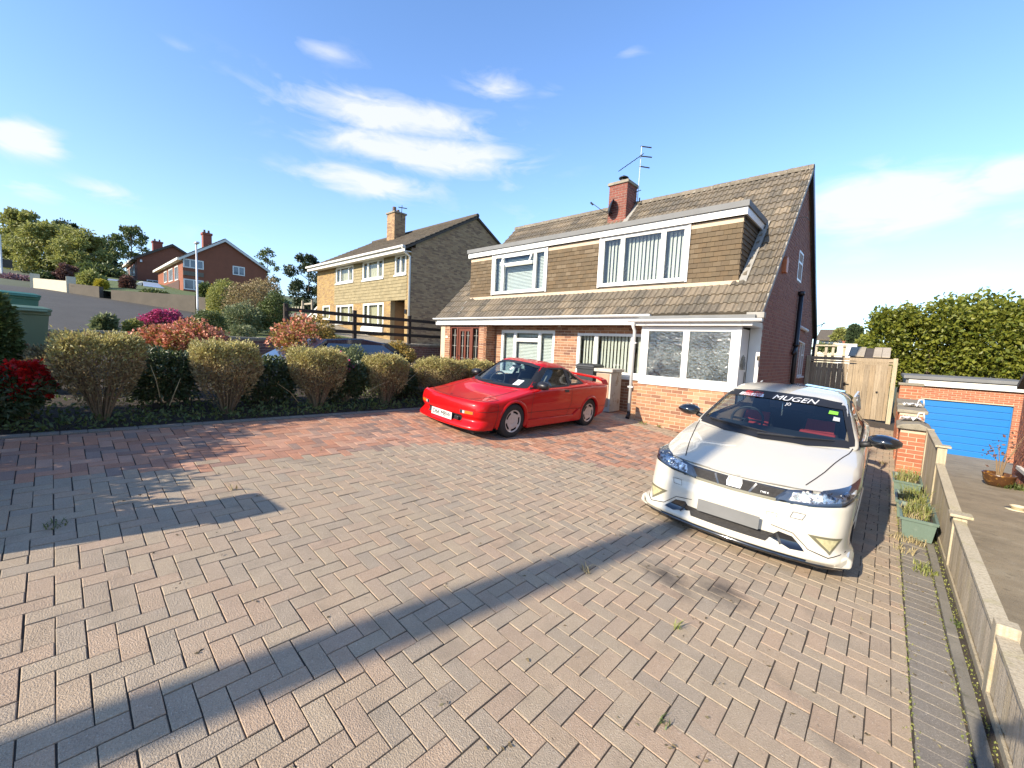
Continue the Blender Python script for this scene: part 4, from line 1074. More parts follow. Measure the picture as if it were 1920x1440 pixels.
def build_aerials():
    t = thing('tv_aerial', 'thin television aerial on a mast beside the brick chimney', 'aerial', (-6.58, 12.95, 6.6))
    mb = MB(); mb.tube([(-6.58, 12.95, 6.4), (-6.56, 12.95, 8.42)], .014, 6); mast = obj('mast', mb, 'galv', t)
    mb = MB(); mb.tube([(-7.0, 12.35, 7.55), (-6.56, 12.9, 8.1), (-6.5, 13.0, 8.2)], .012, 5)
    obj('boom', mb, 'black_plastic', t)
    mb = MB()
    for (q, z, l) in ((0.0, 8.4, .38), (0, 8.1, .42), (0, 7.78, .36)): mb.tube([(-6.56 - l * .1, 12.95, z + .03), (-6.56 + l * .75, 12.95 + l * .3, z - .06)], .02, 5)
    for q in np.linspace(0, .85, 5): mb.tube([(-6.56 - .44 * q - .07, 12.9 - .55 * q + .07, 8.1 - .55 * q), (-6.56 - .44 * q + .07, 12.9 - .55 * q - .07, 8.1 - .55 * q)], .007, 4)
    tag(obj('element', mb, 'black_plastic', t), kind='stuff')
    mb = MB(); mb.tube([(-6.62, 12.8, 6.95), (-6.4, 12.8, 6.98)], .012, 5); mb.tube([(-6.62, 12.8, 6.62), (-6.4, 12.8, 6.62)], .014, 5); mb.tube([(-6.42, 12.78, 6.62), (-6.42, 12.78, 6.74)], .02, 5); obj('bracket', mb, 'black_iron', t)
    t = thing('satellite_dish', 'dark satellite dish fixed to the front of the chimney', 'satellite dish', (-7.1, 12.3, 6.35))
    mb = MB(); mb.lathe([(0, 0), (.12, .012), (.22, .05), (.27, .085)], (0, 0, 0), 'y', 20)
    me = mb.mesh('reflector'); R = Matrix.Rotation(math.radians(-62), 4, 'Z') @ Matrix.Rotation(math.radians(-16), 4, 'X'); me.transform(Matrix.Translation((-7.14, 12.14, 6.42)) @ R)
    obj('reflector', me, 'black_plastic', t, smooth=True)
    mb = MB(); mb.tube([(-7.14, 12.18, 6.22), (-7.35, 12.05, 6.33), (-7.62, 11.95, 6.55)], .012, 5); mb.tube([(-7.62, 11.95, 6.52), (-7.70, 11.93, 6.60)], .03, 6); obj('feed_arm', mb, 'black_plastic', t)
    mb = MB(); mb.tube([(-7.1, 12.3, 6.25), (-7.1, 12.18, 6.25), (-7.12, 12.14, 6.42)], .018, 6); obj('bracket', mb, 'black_iron', t)
build_aerials()
# ---------------------------------------------------------------- boundary walls and fences
def depth_of(p):
    q = RC.T @ (np.array(p) - np.array((0, 0, EYE))); return float(q[2]), float(math.hypot(q[0], q[1]) / q[2])
def blob(px, py, wpx, hpx, x=None, y=None):
    """a place in the scene seen at (px, py) on the given plane, with half sizes for wpx by hpx pixels"""
    c = P(px, py, x=x, y=y); d, t = depth_of(c); k = math.cos(math.atan(t))
    return c, wpx / 2 * d / FPX * k, hpx / 2 * d / FPX * (1 + (1 - k) * .3)

def build_left_wall():
    t = thing('garden_wall', 'low dark brick wall holding up the lawn beside the front garden', 'wall', (-12.5, 4.4, 1.2))
    mb = MB(); mb.box(-12.62, -12.42, -1.5, 10.2, .7, 1.66); obj('wall_core', mb, 'mortar_grey', t)
    F = frame((-12.42, -1.5, 0), (0, 1, 0), (1, 0, 0))
    emit(t, 'brick', BLOCK, brick_mats(F, 11.7, .9, 1.67, ln=.228), 'stone', cap=290, rest='bricks')
    y = -1.5
    while y < 10.1:
        mb = MB(); y1 = min(y + random.uniform(.42, .5), 10.2); mb.box(-12.66, -12.385, y + .004, y1 - .004, 1.668, 1.735 + random.uniform(-.006, .006)); obj('coping', mb, 'coping', t, bevel=.012); y = y1
    t = thing('post_and_rail_fence', 'dark three rail timber fence on top of the garden wall', 'fence', (-12.75, 7, 1.7))
    ys = [4.42, 6.46, 8.5, 10.55]
    for y in ys:
        mb = MB(); mb.box(-12.78, -12.69, y - .055, y + .055, 1.35, 2.72); obj('post', mb, 'fence_dark', t, bevel=.006)
    for i, z in enumerate((2.56, 2.30, 2.03)):
        for a, b in zip(ys, ys[1:]):
            mb = MB(); mb.box(-12.69, -12.66, a - .02, b - .024, z - .055, z + .05); obj('rail', mb, 'fence_dark', t)
build_left_wall()

def build_right_fence():
    t = thing('board_fence', 'low weathered fence of upright boards along the right edge of the drive', 'fence', (.62, 6, -.1))
    g = lambda y: drive_z(.6, y)
    posts = [(1.42, .30), (3.5, .40), (5.62, .42), (7.85, .74), (9.95, .74)]
    for i, (y, top) in enumerate(posts):
        mb = MB(); mb.box(.572, .665, y - .048, y + .048, g(y) - .35, top); o = obj('post', mb, 'fence_post', t, bevel=.006)
        if i in (2, 3):
            mb = MB(); mb.box(.545, .70, y - .078, y + .078, top + .001, top + .028); obj('post_cap', mb, 'fence_post', o, bevel=.008)
    tops = [(.27, .31), (.31, .36), (.36, .50), (.68, .70)]
    for (p, q), (ta, tb) in zip(zip(posts, posts[1:]), tops):
        ya, yb = p[0] + .05, q[0] - .05; n = int((yb - ya) / .098); w = (yb - ya) / n
        for k in range(n):
            y0, y1 = ya + k * w, ya + (k + 1) * w; f = (k + .5) / n; top = ta + (tb - ta) * f + random.uniform(-.004, .004)
            zb = g((y0 + y1) / 2) + random.uniform(.0, .02); x = .604; tilt = random.uniform(-.003, .003)
            mb = MB(); e_ = random.uniform(.009, .016); mb.box8([(x - .004, y0 - .008, zb), (x - .004 - e_, y1 - .001, zb), (x + .002 - e_ * .4, y1 - .001, zb), (x + .004, y0 - .008, zb), (x - .004 + tilt, y0 - .008, top), (x - .004 - e_ + tilt, y1 - .001, top), (x + .002 - e_ * .4 + tilt, y1 - .001, top), (x + .004 + tilt, y0 - .008, top)])
            obj('board', mb, 'fence_board', t)
        for zz in (.08, .85):
            mb = MB(); h0, h1 = (ta - g(ya)) * zz + g(ya), (tb - g(yb)) * zz + g(yb)
            mb.box8([(.612, ya, h0 - .035), (.612, yb, h1 - .035), (.65, yb, h1 - .035), (.65, ya, h0 - .035), (.612, ya, h0 + .035), (.612, yb, h1 + .035), (.65, yb, h1 + .035), (.65, ya, h0 + .035)])
            obj('arris_rail', mb, 'fence_post', t)
        mb = MB(); e = .004
        mb.box8([(.575, ya, ta + e), (.575, yb, tb + e), (.655, yb, tb + e), (.655, ya, ta + e), (.575, ya, ta + .03), (.575, yb, tb + .03), (.655, yb, tb + .03), (.655, ya, ta + .03)])
        obj('capping_rail', mb, 'fence_post', t)
        mb = MB(); mb.box8([(.572, ya, g(ya) - .2), (.572, yb, g(yb) - .2), (.60, yb, g(yb) - .2), (.60, ya, g(ya) - .2), (.572, ya, g(ya) + .05), (.572, yb, g(yb) + .05), (.585, yb, g(yb) + .05), (.585, ya, g(ya) + .05)])
        obj('gravel_board', mb, 'fence_post', t)
build_right_fence()

def brick_box(t, x0, x1, y0, y1, z0, z1, m, cap, core='mortar', name='wall_core', sides='fl'):
    mb = MB(); mb.box(x0, x1, y0, y1, z0, z1); obj(name, mb, core, t)
    ms = []
    if 'f' in sides: ms += brick_mats(frame((x0, y0, 0), (1, 0, 0), (0, -1, 0)), x1 - x0, z0, z1)
    if 'l' in sides: ms += brick_mats(frame((x0, y1, 0), (0, -1, 0), (-1, 0, 0)), y1 - y0, z0, z1)
    if 'r' in sides: ms += brick_mats(frame((x1, y0, 0), (0, 1, 0), (1, 0, 0)), y1 - y0, z0, z1)
    emit(t, 'brick', BLOCK, ms, m, cap=cap)
def build_right_side():
    t = thing('brick_pier', 'orange brick pier with a mortared top at the end of the board fence', 'pier', (.45, 10.6, -.1))
    brick_box(t, .26, .64, 10.25, 11.2, -.35, .66, 'brick_red', 60)
    mb = MB(); mb.prism([(.20, 10.18, .66), (.68, 10.18, .66), (.66, 10.18, .70), (.50, 10.18, .78), (.28, 10.18, .75), (.20, 10.18, .70)], (0, 1.0, 0)); obj('coping', mb, 'coping', t, bevel=.015)
    t = thing('low_brick_wall', 'stepped low brick wall running from the orange pier to the gate post', 'wall', (.42, 12.8, 0))
    brick_box(t, .24, .60, 11.25, 14.3, -.35, .86, 'brick_red', 90)
    mb = MB(); mb.box(.20, .64, 11.22, 12.4, .862, .93); mb.box(.21, .63, 12.42, 14.3, .862, .96); obj('coping', mb, 'coping', t, bevel=.015)
    t = thing('gate_pier', 'tall narrow brick pier beside the wooden gate post', 'pier', (.45, 14.9, .2))
    brick_box(t, .26, .66, 14.7, 15.1, -.3, 1.28, 'brick_red', 60)
    mb = MB(); mb.box(.22, .70, 14.66, 15.14, 1.282, 1.34); obj('coping', mb, 'coping', t, bevel=.01)
    for i, (x, y, z) in enumerate(((.40, 10.75, .765), (.44, 12.1, .93))):
        t = thing('plastic_sheet', ['crumpled white plastic with a loop lying on the brick pier', 'scrap of white plastic on the low wall behind the pier'][i], 'litter', (x, y, z), 'white plastic scraps')
        mb = MB(); n = 9
        for a in range(n):
            for b in range(5): pass
        V = [(x + .17 * (a / n - .5) * 2 * (1 - .3 * (b / 4)), y + .14 * (b / 4 - .5) * 2, z + .012 + .07 * abs(math.sin(a * 1.9 + b * 1.3 + i))) for b in range(5) for a in range(n)]
        mb.add(V, [(b * n + a, b * n + a + 1, (b + 1) * n + a + 1, (b + 1) * n + a) for b in range(4) for a in range(n - 1)]); obj('sheet', mb, 'sticker', t)
        mb = MB(); mb.tube([(x + .06, y, z + .03), (x + .09, y - .02, z + .16), (x + .15, y, z + .17), (x + .17, y + .02, z + .04)], .016, 6); obj('loop', mb, 'sticker', t, smooth=True)
    # gate across the side passage
    t = thing('wooden_gate', 'tall close boarded wooden gate closing the passage beside the house', 'gate', (-.9, 16, .1))
    x = -1.93; k = 0
    while x < .04:
        w = random.uniform(.118, .135); mb = MB(); zt = 1.76 + random.uniform(-.01, .01)
        mb.box(x + .003, min(x + w - .003, .055), 15.985 + random.uniform(-.003, .003), 16.008, drive_z(0, 14.9) + .10 + random.uniform(-.01, .01), zt); obj('gate_board', mb, 'gate_board', t); x += w; k += 1
    for (z, dz) in ((1.86, .085),):
        mb = MB(); mb.box(-1.94, .07, 15.955, 15.983, z - .005, z + dz); obj('top_rail', mb, 'gate_board', t)
    mb = MB(); mb.box(-1.94, .07, 15.965, 15.982, 1.79, 1.835); obj('trellis_strip', mb, 'gate_board', t)
    for z in (.4, 1.5): mb = MB(); mb.box(-1.93, .05, 16.009, 16.045, z, z + .1); obj('ledge', mb, 'gate_board', t)
    for x in (-1.95, .07):
        mb = MB(); mb.box(x, x + .10, 15.94, 16.05, -.2, 1.97); obj('gate_post', mb, 'fence_post', t, bevel=.006)
    mb = MB(); mb.tube([(-.95, 15.95, 1.20), (-.95, 15.97, 1.10)], .02, 6); mb.tube([(-.95, 15.95, 1.15), (-.85, 15.945, 1.15)], .012, 6); obj('latch', mb, 'black_iron', t)
    mb = MB(); mb.tube([(-.2, 15.975, .95), (-.2, 15.98, 1.0)], .025, 6); obj('knot_hole', mb, 'dark_void', t)
    # shed roof beyond the gate
    t = thing('garden_shed', 'low shed with a pale boarded roof showing above the wooden gate', 'shed', (-.6, 18.2, 0))
    mb = MB(); mb.box(-1.0, -.02, 17.9, 19.2, -.2, 1.95); obj('wall', mb, 'gate_board', t)
    for i in range(5):
        if i == 2: continue
        mb = MB(); a = -1.05 + i * .21; mb.box8([(a, 17.8, 2.0), (a + .2, 17.8, 2.0), (a + .2, 18.8, 2.32), (a, 18.8, 2.32), (a, 17.8, 2.03), (a + .2, 17.8, 2.03), (a + .2, 18.8, 2.35), (a, 18.8, 2.35)]); obj('roof_board', mb, 'fence_board', t)
    mb = MB(); mb.box8([(-1.0, 17.85, 1.96), (-.02, 17.85, 1.96), (-.02, 18.8, 2.29), (-1.0, 18.8, 2.29), (-1.0, 17.85, 1.98), (-.02, 17.85, 1.98), (-.02, 18.8, 2.31), (-1.0, 18.8, 2.31)]); obj('roof', mb, 'roof_dark', t)
    # garage with the blue door
    t = thing('garage', 'brick garage with a bright blue up and over door and flat roof', 'garage', (2.1, 22, -1.45))
    F = frame((.56, 22, 0), (1, 0, 0), (0, -1, 0)); h = [(.42, 2.72, -1.5, .56)]
    mb = MB(); panel(mb, F, 3.0, -1.7, 1.06, h); mb.box(.56, .76, 22.2, 27, -1.7, 1.06); mb.box(3.36, 3.56, 22.2, 27, -1.7, 1.06); mb.box(.76, 3.36, 26.8, 27, -1.7, 1.06); obj('wall', mb, 'mortar', t)
    emit(t, 'brick', BLOCK, brick_mats(F, 3.0, -1.5, 1.05, h) + brick_mats(frame((.56, 24, 0), (0, -1, 0), (-1, 0, 0)), 2, -1.5, 1.05), 'brick_red', cap=280)
    mb = MB(); mb.box(.60, 3.75, 21.87, 21.9, 1.06, 1.27); obj('fascia', mb, 'white_paint', t)
    mb = MB(); mb.box(.52, 3.75, 21.9, 27.1, 1.08, 1.30); mb.box(.45, 3.80, 21.80, 27.1, 1.302, 1.42); obj('flat_roof', mb, 'felt', t)
    g = MB(); g.fbox(F, .42, 2.72, -1.46, .56, -.12, -.10); d = obj('garage_door', g, 'blue_door', t)
    z = -1.44; 
    for i in range(8):
        mb = MB(); z1 = z + .245; mb.fbox(F, .45, 2.69, z + .008, z1 - .004, -.10, -.075); obj('door_panel', mb, 'blue_door', d, bevel=.006); z += .249
    mb = MB(); mb.lathe([(0, -.075), (.09, -.07), (.125, -.03), (.13, 0)], (.74 + .02, 22, .96 - .02), 'y', 18); obj('bulkhead_lamp', mb, 'sticker', t, smooth=True)
    mb = MB(); mb.fbox(F, .3, 2.9, -1.66, -1.47, -.2, .04); obj('threshold', mb, 'concrete', t)
    # wall of the house on the right
    t = thing('neighbour_house', 'plain red brick side wall of the house at the right edge', 'house', (2.6, 12, -1))
    prof = [(16.4, -1.6), (16.4, 1.33), (15.6, 1.75), (14.4, 2.6), (9.6, 5.6), (4.0, 5.6), (4.0, -1.2)]
    mb = MB(); mb.prism([(2.58, y, z) for y, z in prof], (5.0, 0, 0)); obj('wall', mb, 'mortar', t)
    def topz(u):
        y = 16.4 - u
        for (a, za), (b, zb) in zip(prof[1:], prof[2:]):
            if b <= y <= a: return za + (zb - za) * (y - a) / (b - a) if a != b else za
        return 9
    emit(t, 'brick', BLOCK, brick_mats(frame((2.58, 16.4, 0), (0, -1, 0), (-1, 0, 0)), 6, -1.4, 5, clip=lambda u, v: v < topz(u)), 'brick_red', cap=150)
    mb = MB(); mb.box(2.50, 2.60, 14.2, 15.62, -.58, -.50); obj('window_sill', mb, 'white_paint', t)
    mb = MB(); mb.box8([(2.45, 14.35, 2.6), (7.6, 14.35, 2.6), (7.6, 16.45, 1.32), (2.45, 16.45, 1.32), (2.45, 14.35, 2.72), (7.6, 14.35, 2.72), (7.6, 16.5, 1.42), (2.45, 16.5, 1.42)]) ; obj('lean_to_roof', mb, 'roof_dark', t)
build_right_side()

# ---------------------------------------------------------------- small things on the drive
def trough(label, x0, x1, y0, y1, h, group='sage green plant troughs', full=True):
    z = max(drive_z(x0, y0), drive_z(x1, y1)) + .005; t = thing('plant_trough', label, 'planter', ((x0 + x1) / 2, (y0 + y1) / 2, z), group)
    e = .035; mb = MB(); T = .012
    def ring(ins, zz): return [(x0 + ins, y0 + ins, zz), (x1 - ins, y0 + ins, zz), (x1 - ins, y1 - ins, zz), (x0 + ins, y1 - ins, zz)]
    rings = [ring(e, z), ring(.012, z + h - .03), ring(0, z + h - .03), ring(-.004, z + h), ring(.02, z + h), ring(.03, z + h - .05)]
    V = [p for r in rings for p in r]; f = [(i * 4 + k, i * 4 + (k + 1) % 4, (i + 1) * 4 + (k + 1) % 4, (i + 1) * 4 + k) for i in range(len(rings) - 1) for k in range(4)] + [(3, 2, 1, 0)]
    mb.add(V, f); obj('tub', mb, 'planter', t)
    rb = MB(); n = 8
    for k in range(n):
        u = x0 + .05 + (x1 - x0 - .1) * (k + .5) / n; rb.box8([(u - .008, y0 + e - .006, z + .02), (u + .008, y0 + e - .006, z + .02), (u + .008, y0 + e + .01, z + .02), (u - .008, y0 + e + .01, z + .02), (u - .008, y0 + .012, z + h - .05), (u + .008, y0 + .012, z + h - .05), (u + .008, y0 + .02, z + h - .05), (u - .008, y0 + .02, z + h - .05)])
    obj('rib', rb, 'planter', t)['kind'] = 'stuff'
    mb = MB(); mb.box(x0 + .028, x1 - .028, y0 + .028, y1 - .028, z + h - .09, z + h - .045); obj('compost', mb, 'compost', t)
    cx, cy = (x0 + x1) / 2, (y0 + y1) / 2
    for (q, r, hh, m, n) in ((.3, .13, .17, 'grass', 60), (.7, .13, .20, 'grass', 70), (.5, .15, .16, 'straw', 40), (.2, .1, .12, 'straw', 20), (.85, .1, .14, 'grass', 40)):
        tuft(n, (cx + random.uniform(-.04, .04), y0 + (y1 - y0) * q, z + h - .05), r, hh, m, t, 'weeds', w=.004, lean=.9)['kind'] = 'stuff'
trough('green plastic trough of weeds nearest the camera beside the board fence', .245, .545, 6.18, 6.90, .23)
trough('pale green trough full of dry grass, middle one of the three', .215, .525, 7.02, 7.62, .22)
trough('green plastic trough of weeds in front of the orange brick pier', .20, .52, 8.35, 9.0, .22)

def build_pot():
    c = P(1871, 905, x=2.12); c.z = right_z(c.x, c.y); x, y, z = c
    t = thing('plant_pot', 'glazed brown and gold pot holding a bare purple leaved shrub', 'plant pot', c)
    mb = MB(); mb.lathe([(0, z), (.17, z), (.24, z + .12), (.265, z + .26), (.28, z + .30), (.25, z + .30), (.24, z + .24), (0, z + .24)], (x, y, 0), 'z', 24); obj('bowl', mb, 'terracotta', t, smooth=True)
    mb = MB(); P_ = []
    for i in range(9):
        a = i * 2.4; e = Vector((x + math.cos(a) * random.uniform(.1, .32), y + math.sin(a) * random.uniform(.1, .3), z + random.uniform(.7, 1.25)))
        mb.tube([(x + .03 * math.cos(a), y + .03 * math.sin(a), z + .2), (x + .08 * math.cos(a), y + .08 * math.sin(a), z + .6), e], [.012, .008, .003], 5)
        for k in range(9): P_.append(e + Vector((random.gauss(0, .07), random.gauss(0, .07), random.gauss(-.1, .12))))
    obj('stem', mb, 'twig', t)
    P_ = np.array([tuple(p) for p in P_]); obj('foliage', leaf_mesh('foliage', P_, RNG.normal(0, 1, P_.shape), .075, .6), 'leaf_copper', t, fix=False)['kind'] = 'stuff'
    d = P(1912, 936, x=1.95); d.z = right_z(d.x, d.y)
    t = thing('dish', 'small cream dish left on the neighbouring concrete drive', 'dish', d)
    mb = MB(); mb.lathe([(0, d.z + .004), (.075, d.z + .004), (.10, d.z + .07), (.11, d.z + .075), (.10, d.z + .075), (.07, d.z + .02), (0, d.z + .02)], (d.x, d.y, 0), 'z', 18); obj('bowl', mb, 'cream', t, smooth=True)
    mb = MB(); mb.lathe([(0, d.z + .001), (.14, d.z + .003), (.15, d.z + .012), (0, d.z + .006)], (d.x - .02, d.y, 0), 'z', 18); obj('saucer', mb, 'cream', t, smooth=True)
    w = P(1893, 908, x=2.3); w.z = right_z(w.x, w.y)
    t = tag(tuft(160, w, .28, .16, 'leaf_mid', None, 'weed_clump', w=.012, lean=1.2), 'clump of green weeds at the foot of the right hand brick wall', 'weeds')
build_pot()

def wheelie(label, c, rot, m, hgt=1.07, wid=.58, dep=.70, lid=None, group=None):
    t = thing('wheelie_bin', label, 'bin', matrix=Matrix.Translation(c) @ Matrix.Rotation(rot, 4, 'Z'), group=group)
    mb = MB(); w0, w1, d0, d1 = wid * .40, wid * .5, dep * .38, dep * .5
    def rg(w, da, db, z): return [(-w, -da, z), (w, -da, z), (w, db, z), (-w, db, z)]
    rr = [rg(w0, d0, d0 * .9, .06), rg(w0 * 1.02, d0 * 1.02, d0 * .92, .12), rg(w1 * .97, d1 * .98, d1 * .9, hgt - .12), rg(w1 * 1.03, d1 * 1.04, d1 * .94, hgt - .115), rg(w1 * 1.04, d1 * 1.05, d1 * .95, hgt - .06)]
    V = [p for r in rr for p in r]; mb.add(V, [(i * 4 + k, i * 4 + (k + 1) % 4, (i + 1) * 4 + (k + 1) % 4, (i + 1) * 4 + k) for i in range(4) for k in range(4)] + [(3, 2, 1, 0), (16, 17, 18, 19)])
    obj('body', mb, m, t, bevel=.02, local=True)
    mb = MB(); L_ = [rg(w1 * 1.08, d1 * 1.12, d1 * .97, hgt - .058), rg(w1 * 1.07, d1 * 1.10, d1 * .97, hgt - .02), rg(w1 * .85, d1 * .9, d1 * .7, hgt + .015)]
    V = [p for r in L_ for p in r]; mb.add(V, [(i * 4 + k, i * 4 + (k + 1) % 4, (i + 1) * 4 + (k + 1) % 4, (i + 1) * 4 + k) for i in range(2) for k in range(4)] + [(3, 2, 1, 0), (8, 9, 10, 11)])
    obj('lid', mb, lid or m, t, bevel=.01, local=True)
    mb = MB(); mb.tube([(-w1 * .8, d1 * 1.03, hgt - .06), (w1 * .8, d1 * 1.03, hgt - .06)], .018, 8); obj('handle', mb, m, t, local=True)
    for s in (-1, 1):
        mb = MB(); mb.lathe([(0, -.025), (.09, -.025), (.10, -.015), (.10, .015), (.09, .025), (0, .025)], (s * w0 * 1.05, d0 * .95, .10), 'x', 18); obj('wheel', mb, 'rubber', t, smooth=False, local=True)
    return t
def build_bins():
    c = P(62, 640, x=-9.5); wheelie('olive green wheelie bin nearest the camera at the left edge', Vector((-9.75, c.y - .22, drive_z(-9.75, c.y) - .13)), math.radians(-62), 'bin_green', 1.09, group='green wheelie bins by the road')
    c = P(62, 575, x=-12.95); wheelie('dark teal wheelie bin standing behind the olive one', Vector((-13.0, c.y - .32, 1.34)), math.radians(-58), 'bin_teal', 1.07, group='green wheelie bins by the road')
    wheelie('charcoal wheelie bin standing under the front window behind the red car', Vector((-5.62, 9.15, drive_z(-5.62, 9.15))), 0, 'bin_black', 1.02, .5, .5)
    x0, x1, y0, y1 = -5.20, -4.80, 8.75, 9.28; z = drive_z(-5.2, 9.0)
    t = thing('storage_cabinet', 'worn outdoor cupboard with a pinkish front and pale lid by the porch', 'cabinet', (-5.2, 9.0, z))
    mb = MB(); mb.box(x0, x1, y0 + .02, y1, z - .02, z + .92); obj('carcass', mb, 'cabinet', t, bevel=.006)
    mb = MB(); mb.box(x0 + .02, x1 - .05, y0, y0 + .018, z + .10, z + .88); obj('door', mb, 'cabinet_front', t)
    mb = MB(); mb.box(x0 - .04, x1 + .06, y0 - .05, y1 + .02, z + .922, z + 1.0); obj('lid', mb, 'cabinet', t, bevel=.012)
build_bins()
def build_pole():
    t = thing('telegraph_pole', 'tall brown telegraph pole standing on the pavement behind the viewer', 'pole', (-3.5, -8.2, base_z(-3.5, -8.2)))
    z = base_z(-3.5, -8.2) - .2; mb = MB(); mb.tube([(-3.5, -8.2, z), (-3.5, -8.2, z + 5), (-3.5, -8.2, z + 10.5)], [.165, .15, .12], 14); obj('shaft', mb, 'pole', t, smooth=True)
    for k in range(6): mb = MB(); mb.tube([(-3.5, -8.34 + .28 * (k % 2), z + 3 + k * .4), (-3.5, -8.46 + .52 * (k % 2), z + 3 + k * .4)], .012, 5); obj('climbing_step', mb, 'galv', t)
    t = thing('gate_pillar', 'square brick gate pillar with a stone cap beside the street hedge', 'pillar', (-4.1, -1.2, .5))
    brick_box(t, -4.32, -3.98, -1.42, -1.08, .2, 1.58, 'brick', 40, sides='fr')
    mb = MB(); mb.box(-4.35, -3.95, -1.45, -1.05, 1.58, 1.64); obj('cap', mb, 'coping', t, bevel=.01)
    t = thing('street_hedge', 'leafy green hedge between the front garden and the pavement', 'hedge', (-6, -1.4, .7))
    ps, ds = [], []
    for i in range(10):
        x = -4.5 - i * .32; h = .88 + .68 * min(1, i / 6) + random.uniform(-.07, .1)
        p, d = shell(2600, (x, -1.35, base_z(x, -1.3) + h * .52), (.32, .34, h * .56), 300 + i, inner=.2, low=-1); ps.append(p); ds.append(d)
    obj('foliage', leaf_mesh('foliage', np.concatenate(ps), np.concatenate(ds), .06, .6), 'leaf_mid', t, fix=False)['kind'] = 'stuff'
build_pole()

# ---------------------------------------------------------------- planting
def privet(label, x, y, wy, wx, h, seed):
    """clipped privet: bare fanning stems below, a flat clipped box of leaf above"""
    z0 = drive_z(x, y); t = thing('clipped_shrub', label, 'shrub', (x, y, z0), 'clipped privet bushes along the drive')
    r = np.random.default_rng(seed); n = 17000
    def half(f): return .16 + .84 * np.clip((f - .02) / .62, 0, 1) ** .85
    f = 1 - r.uniform(0, 1, n) ** 1.35 * .86
    ex = 2 / 3.6; tt = r.uniform(-1, 1, n); sd = r.integers(0, 4, n)
    ux = np.select([sd == 0, sd == 1, sd == 2], [np.ones(n), -np.ones(n), tt], tt); uy = np.select([sd == 0, sd == 1, sd == 2], [tt, tt, np.ones(n)], -np.ones(n))
    nn_ = (np.abs(ux) ** 4.5 + np.abs(uy) ** 4.5) ** (1 / 4.5); ux, uy = ux / nn_, uy / nn_; a = np.arctan2(uy, ux)
    q = np.where(r.uniform(0, 1, n) < .62, r.uniform(.88, 1.02, n), r.uniform(.3, .95, n))
    topm = r.uniform(0, 1, n) < .24
    q = np.where(topm, r.uniform(0, 1, n) ** .5, q); f = np.where(topm, r.uniform(.95, 1.0, n), f)
    k = r.normal(0, 1, (9, 3)); lump_ = 1 + .045 * np.sin(ux * k[0, 0] * 3 + uy * k[0, 1] * 4 + f * 7 + seed) + .03 * np.sin(a * 5 + f * 11)
    hw = half(f) * q * lump_ * (1 - .10 * np.clip((f - .82) / .18, 0, 1) ** 2)
    pts = np.c_[x + ux * hw * wx, y + uy * hw * wy, z0 + f * h - .05 * h * np.where(f > .9, (q * (np.abs(ux) + np.abs(uy)) * .55) ** 2, 0) + .03 * np.sin(ux * 4 + uy * 5 + seed) + .022 * np.sin(uy * 17 + seed * 3) * np.sin(ux * 13)]
    pts += r.normal(0, .012, pts.shape); pts[:, 2] += np.where(topm, np.abs(r.normal(0, .03, n)), 0)
    nrm = np.c_[ux * .7, uy * .7, np.where(topm, 1.3, .85)]
    keep = r.uniform(0, 1, n) < np.clip((f - .22) / .40, .05, 1); pts, nrm, f, q = pts[keep], nrm[keep], f[keep], q[keep]
    fresh = (f > .70) & (r.uniform(0, 1, len(f)) < np.clip((f - .68) / .22, 0, 1) * .85)
    obj('foliage', leaf_mesh('foliage', pts[~fresh], nrm[~fresh], .037, .42, .8), 'leaf_privet', t, fix=False)['kind'] = 'stuff'
    obj('new_growth', leaf_mesh('new_growth', pts[fresh], nrm[fresh], .037, .45, .7), 'leaf_privet_top', t, fix=False)['kind'] = 'stuff'
    mb = MB(); rr = random.Random(seed)
    for i in range(60):
        a = rr.uniform(0, 2 * PI); c_, s_ = math.cos(a), math.sin(a); e = .35 + .6 * rr.random()
        ex_, ey = math.copysign(abs(c_) ** ex, c_) * wx * e, math.copysign(abs(s_) ** ex, s_) * wy * e
        b = Vector((x + ex_ * .13, y + ey * .13, z0 - .02)); m_ = Vector((x + ex_ * .5 + rr.gauss(0, .015), y + ey * .5 + rr.gauss(0, .015), z0 + h * .36)); tp = Vector((x + ex_ * .92, y + ey * .92, z0 + h * rr.uniform(.6, .85)))
        mb.tube([b, m_, tp], [.010, .007, .003], 4, cap=False)
    obj('stem', mb, 'twig', t)['kind'] = 'stuff'
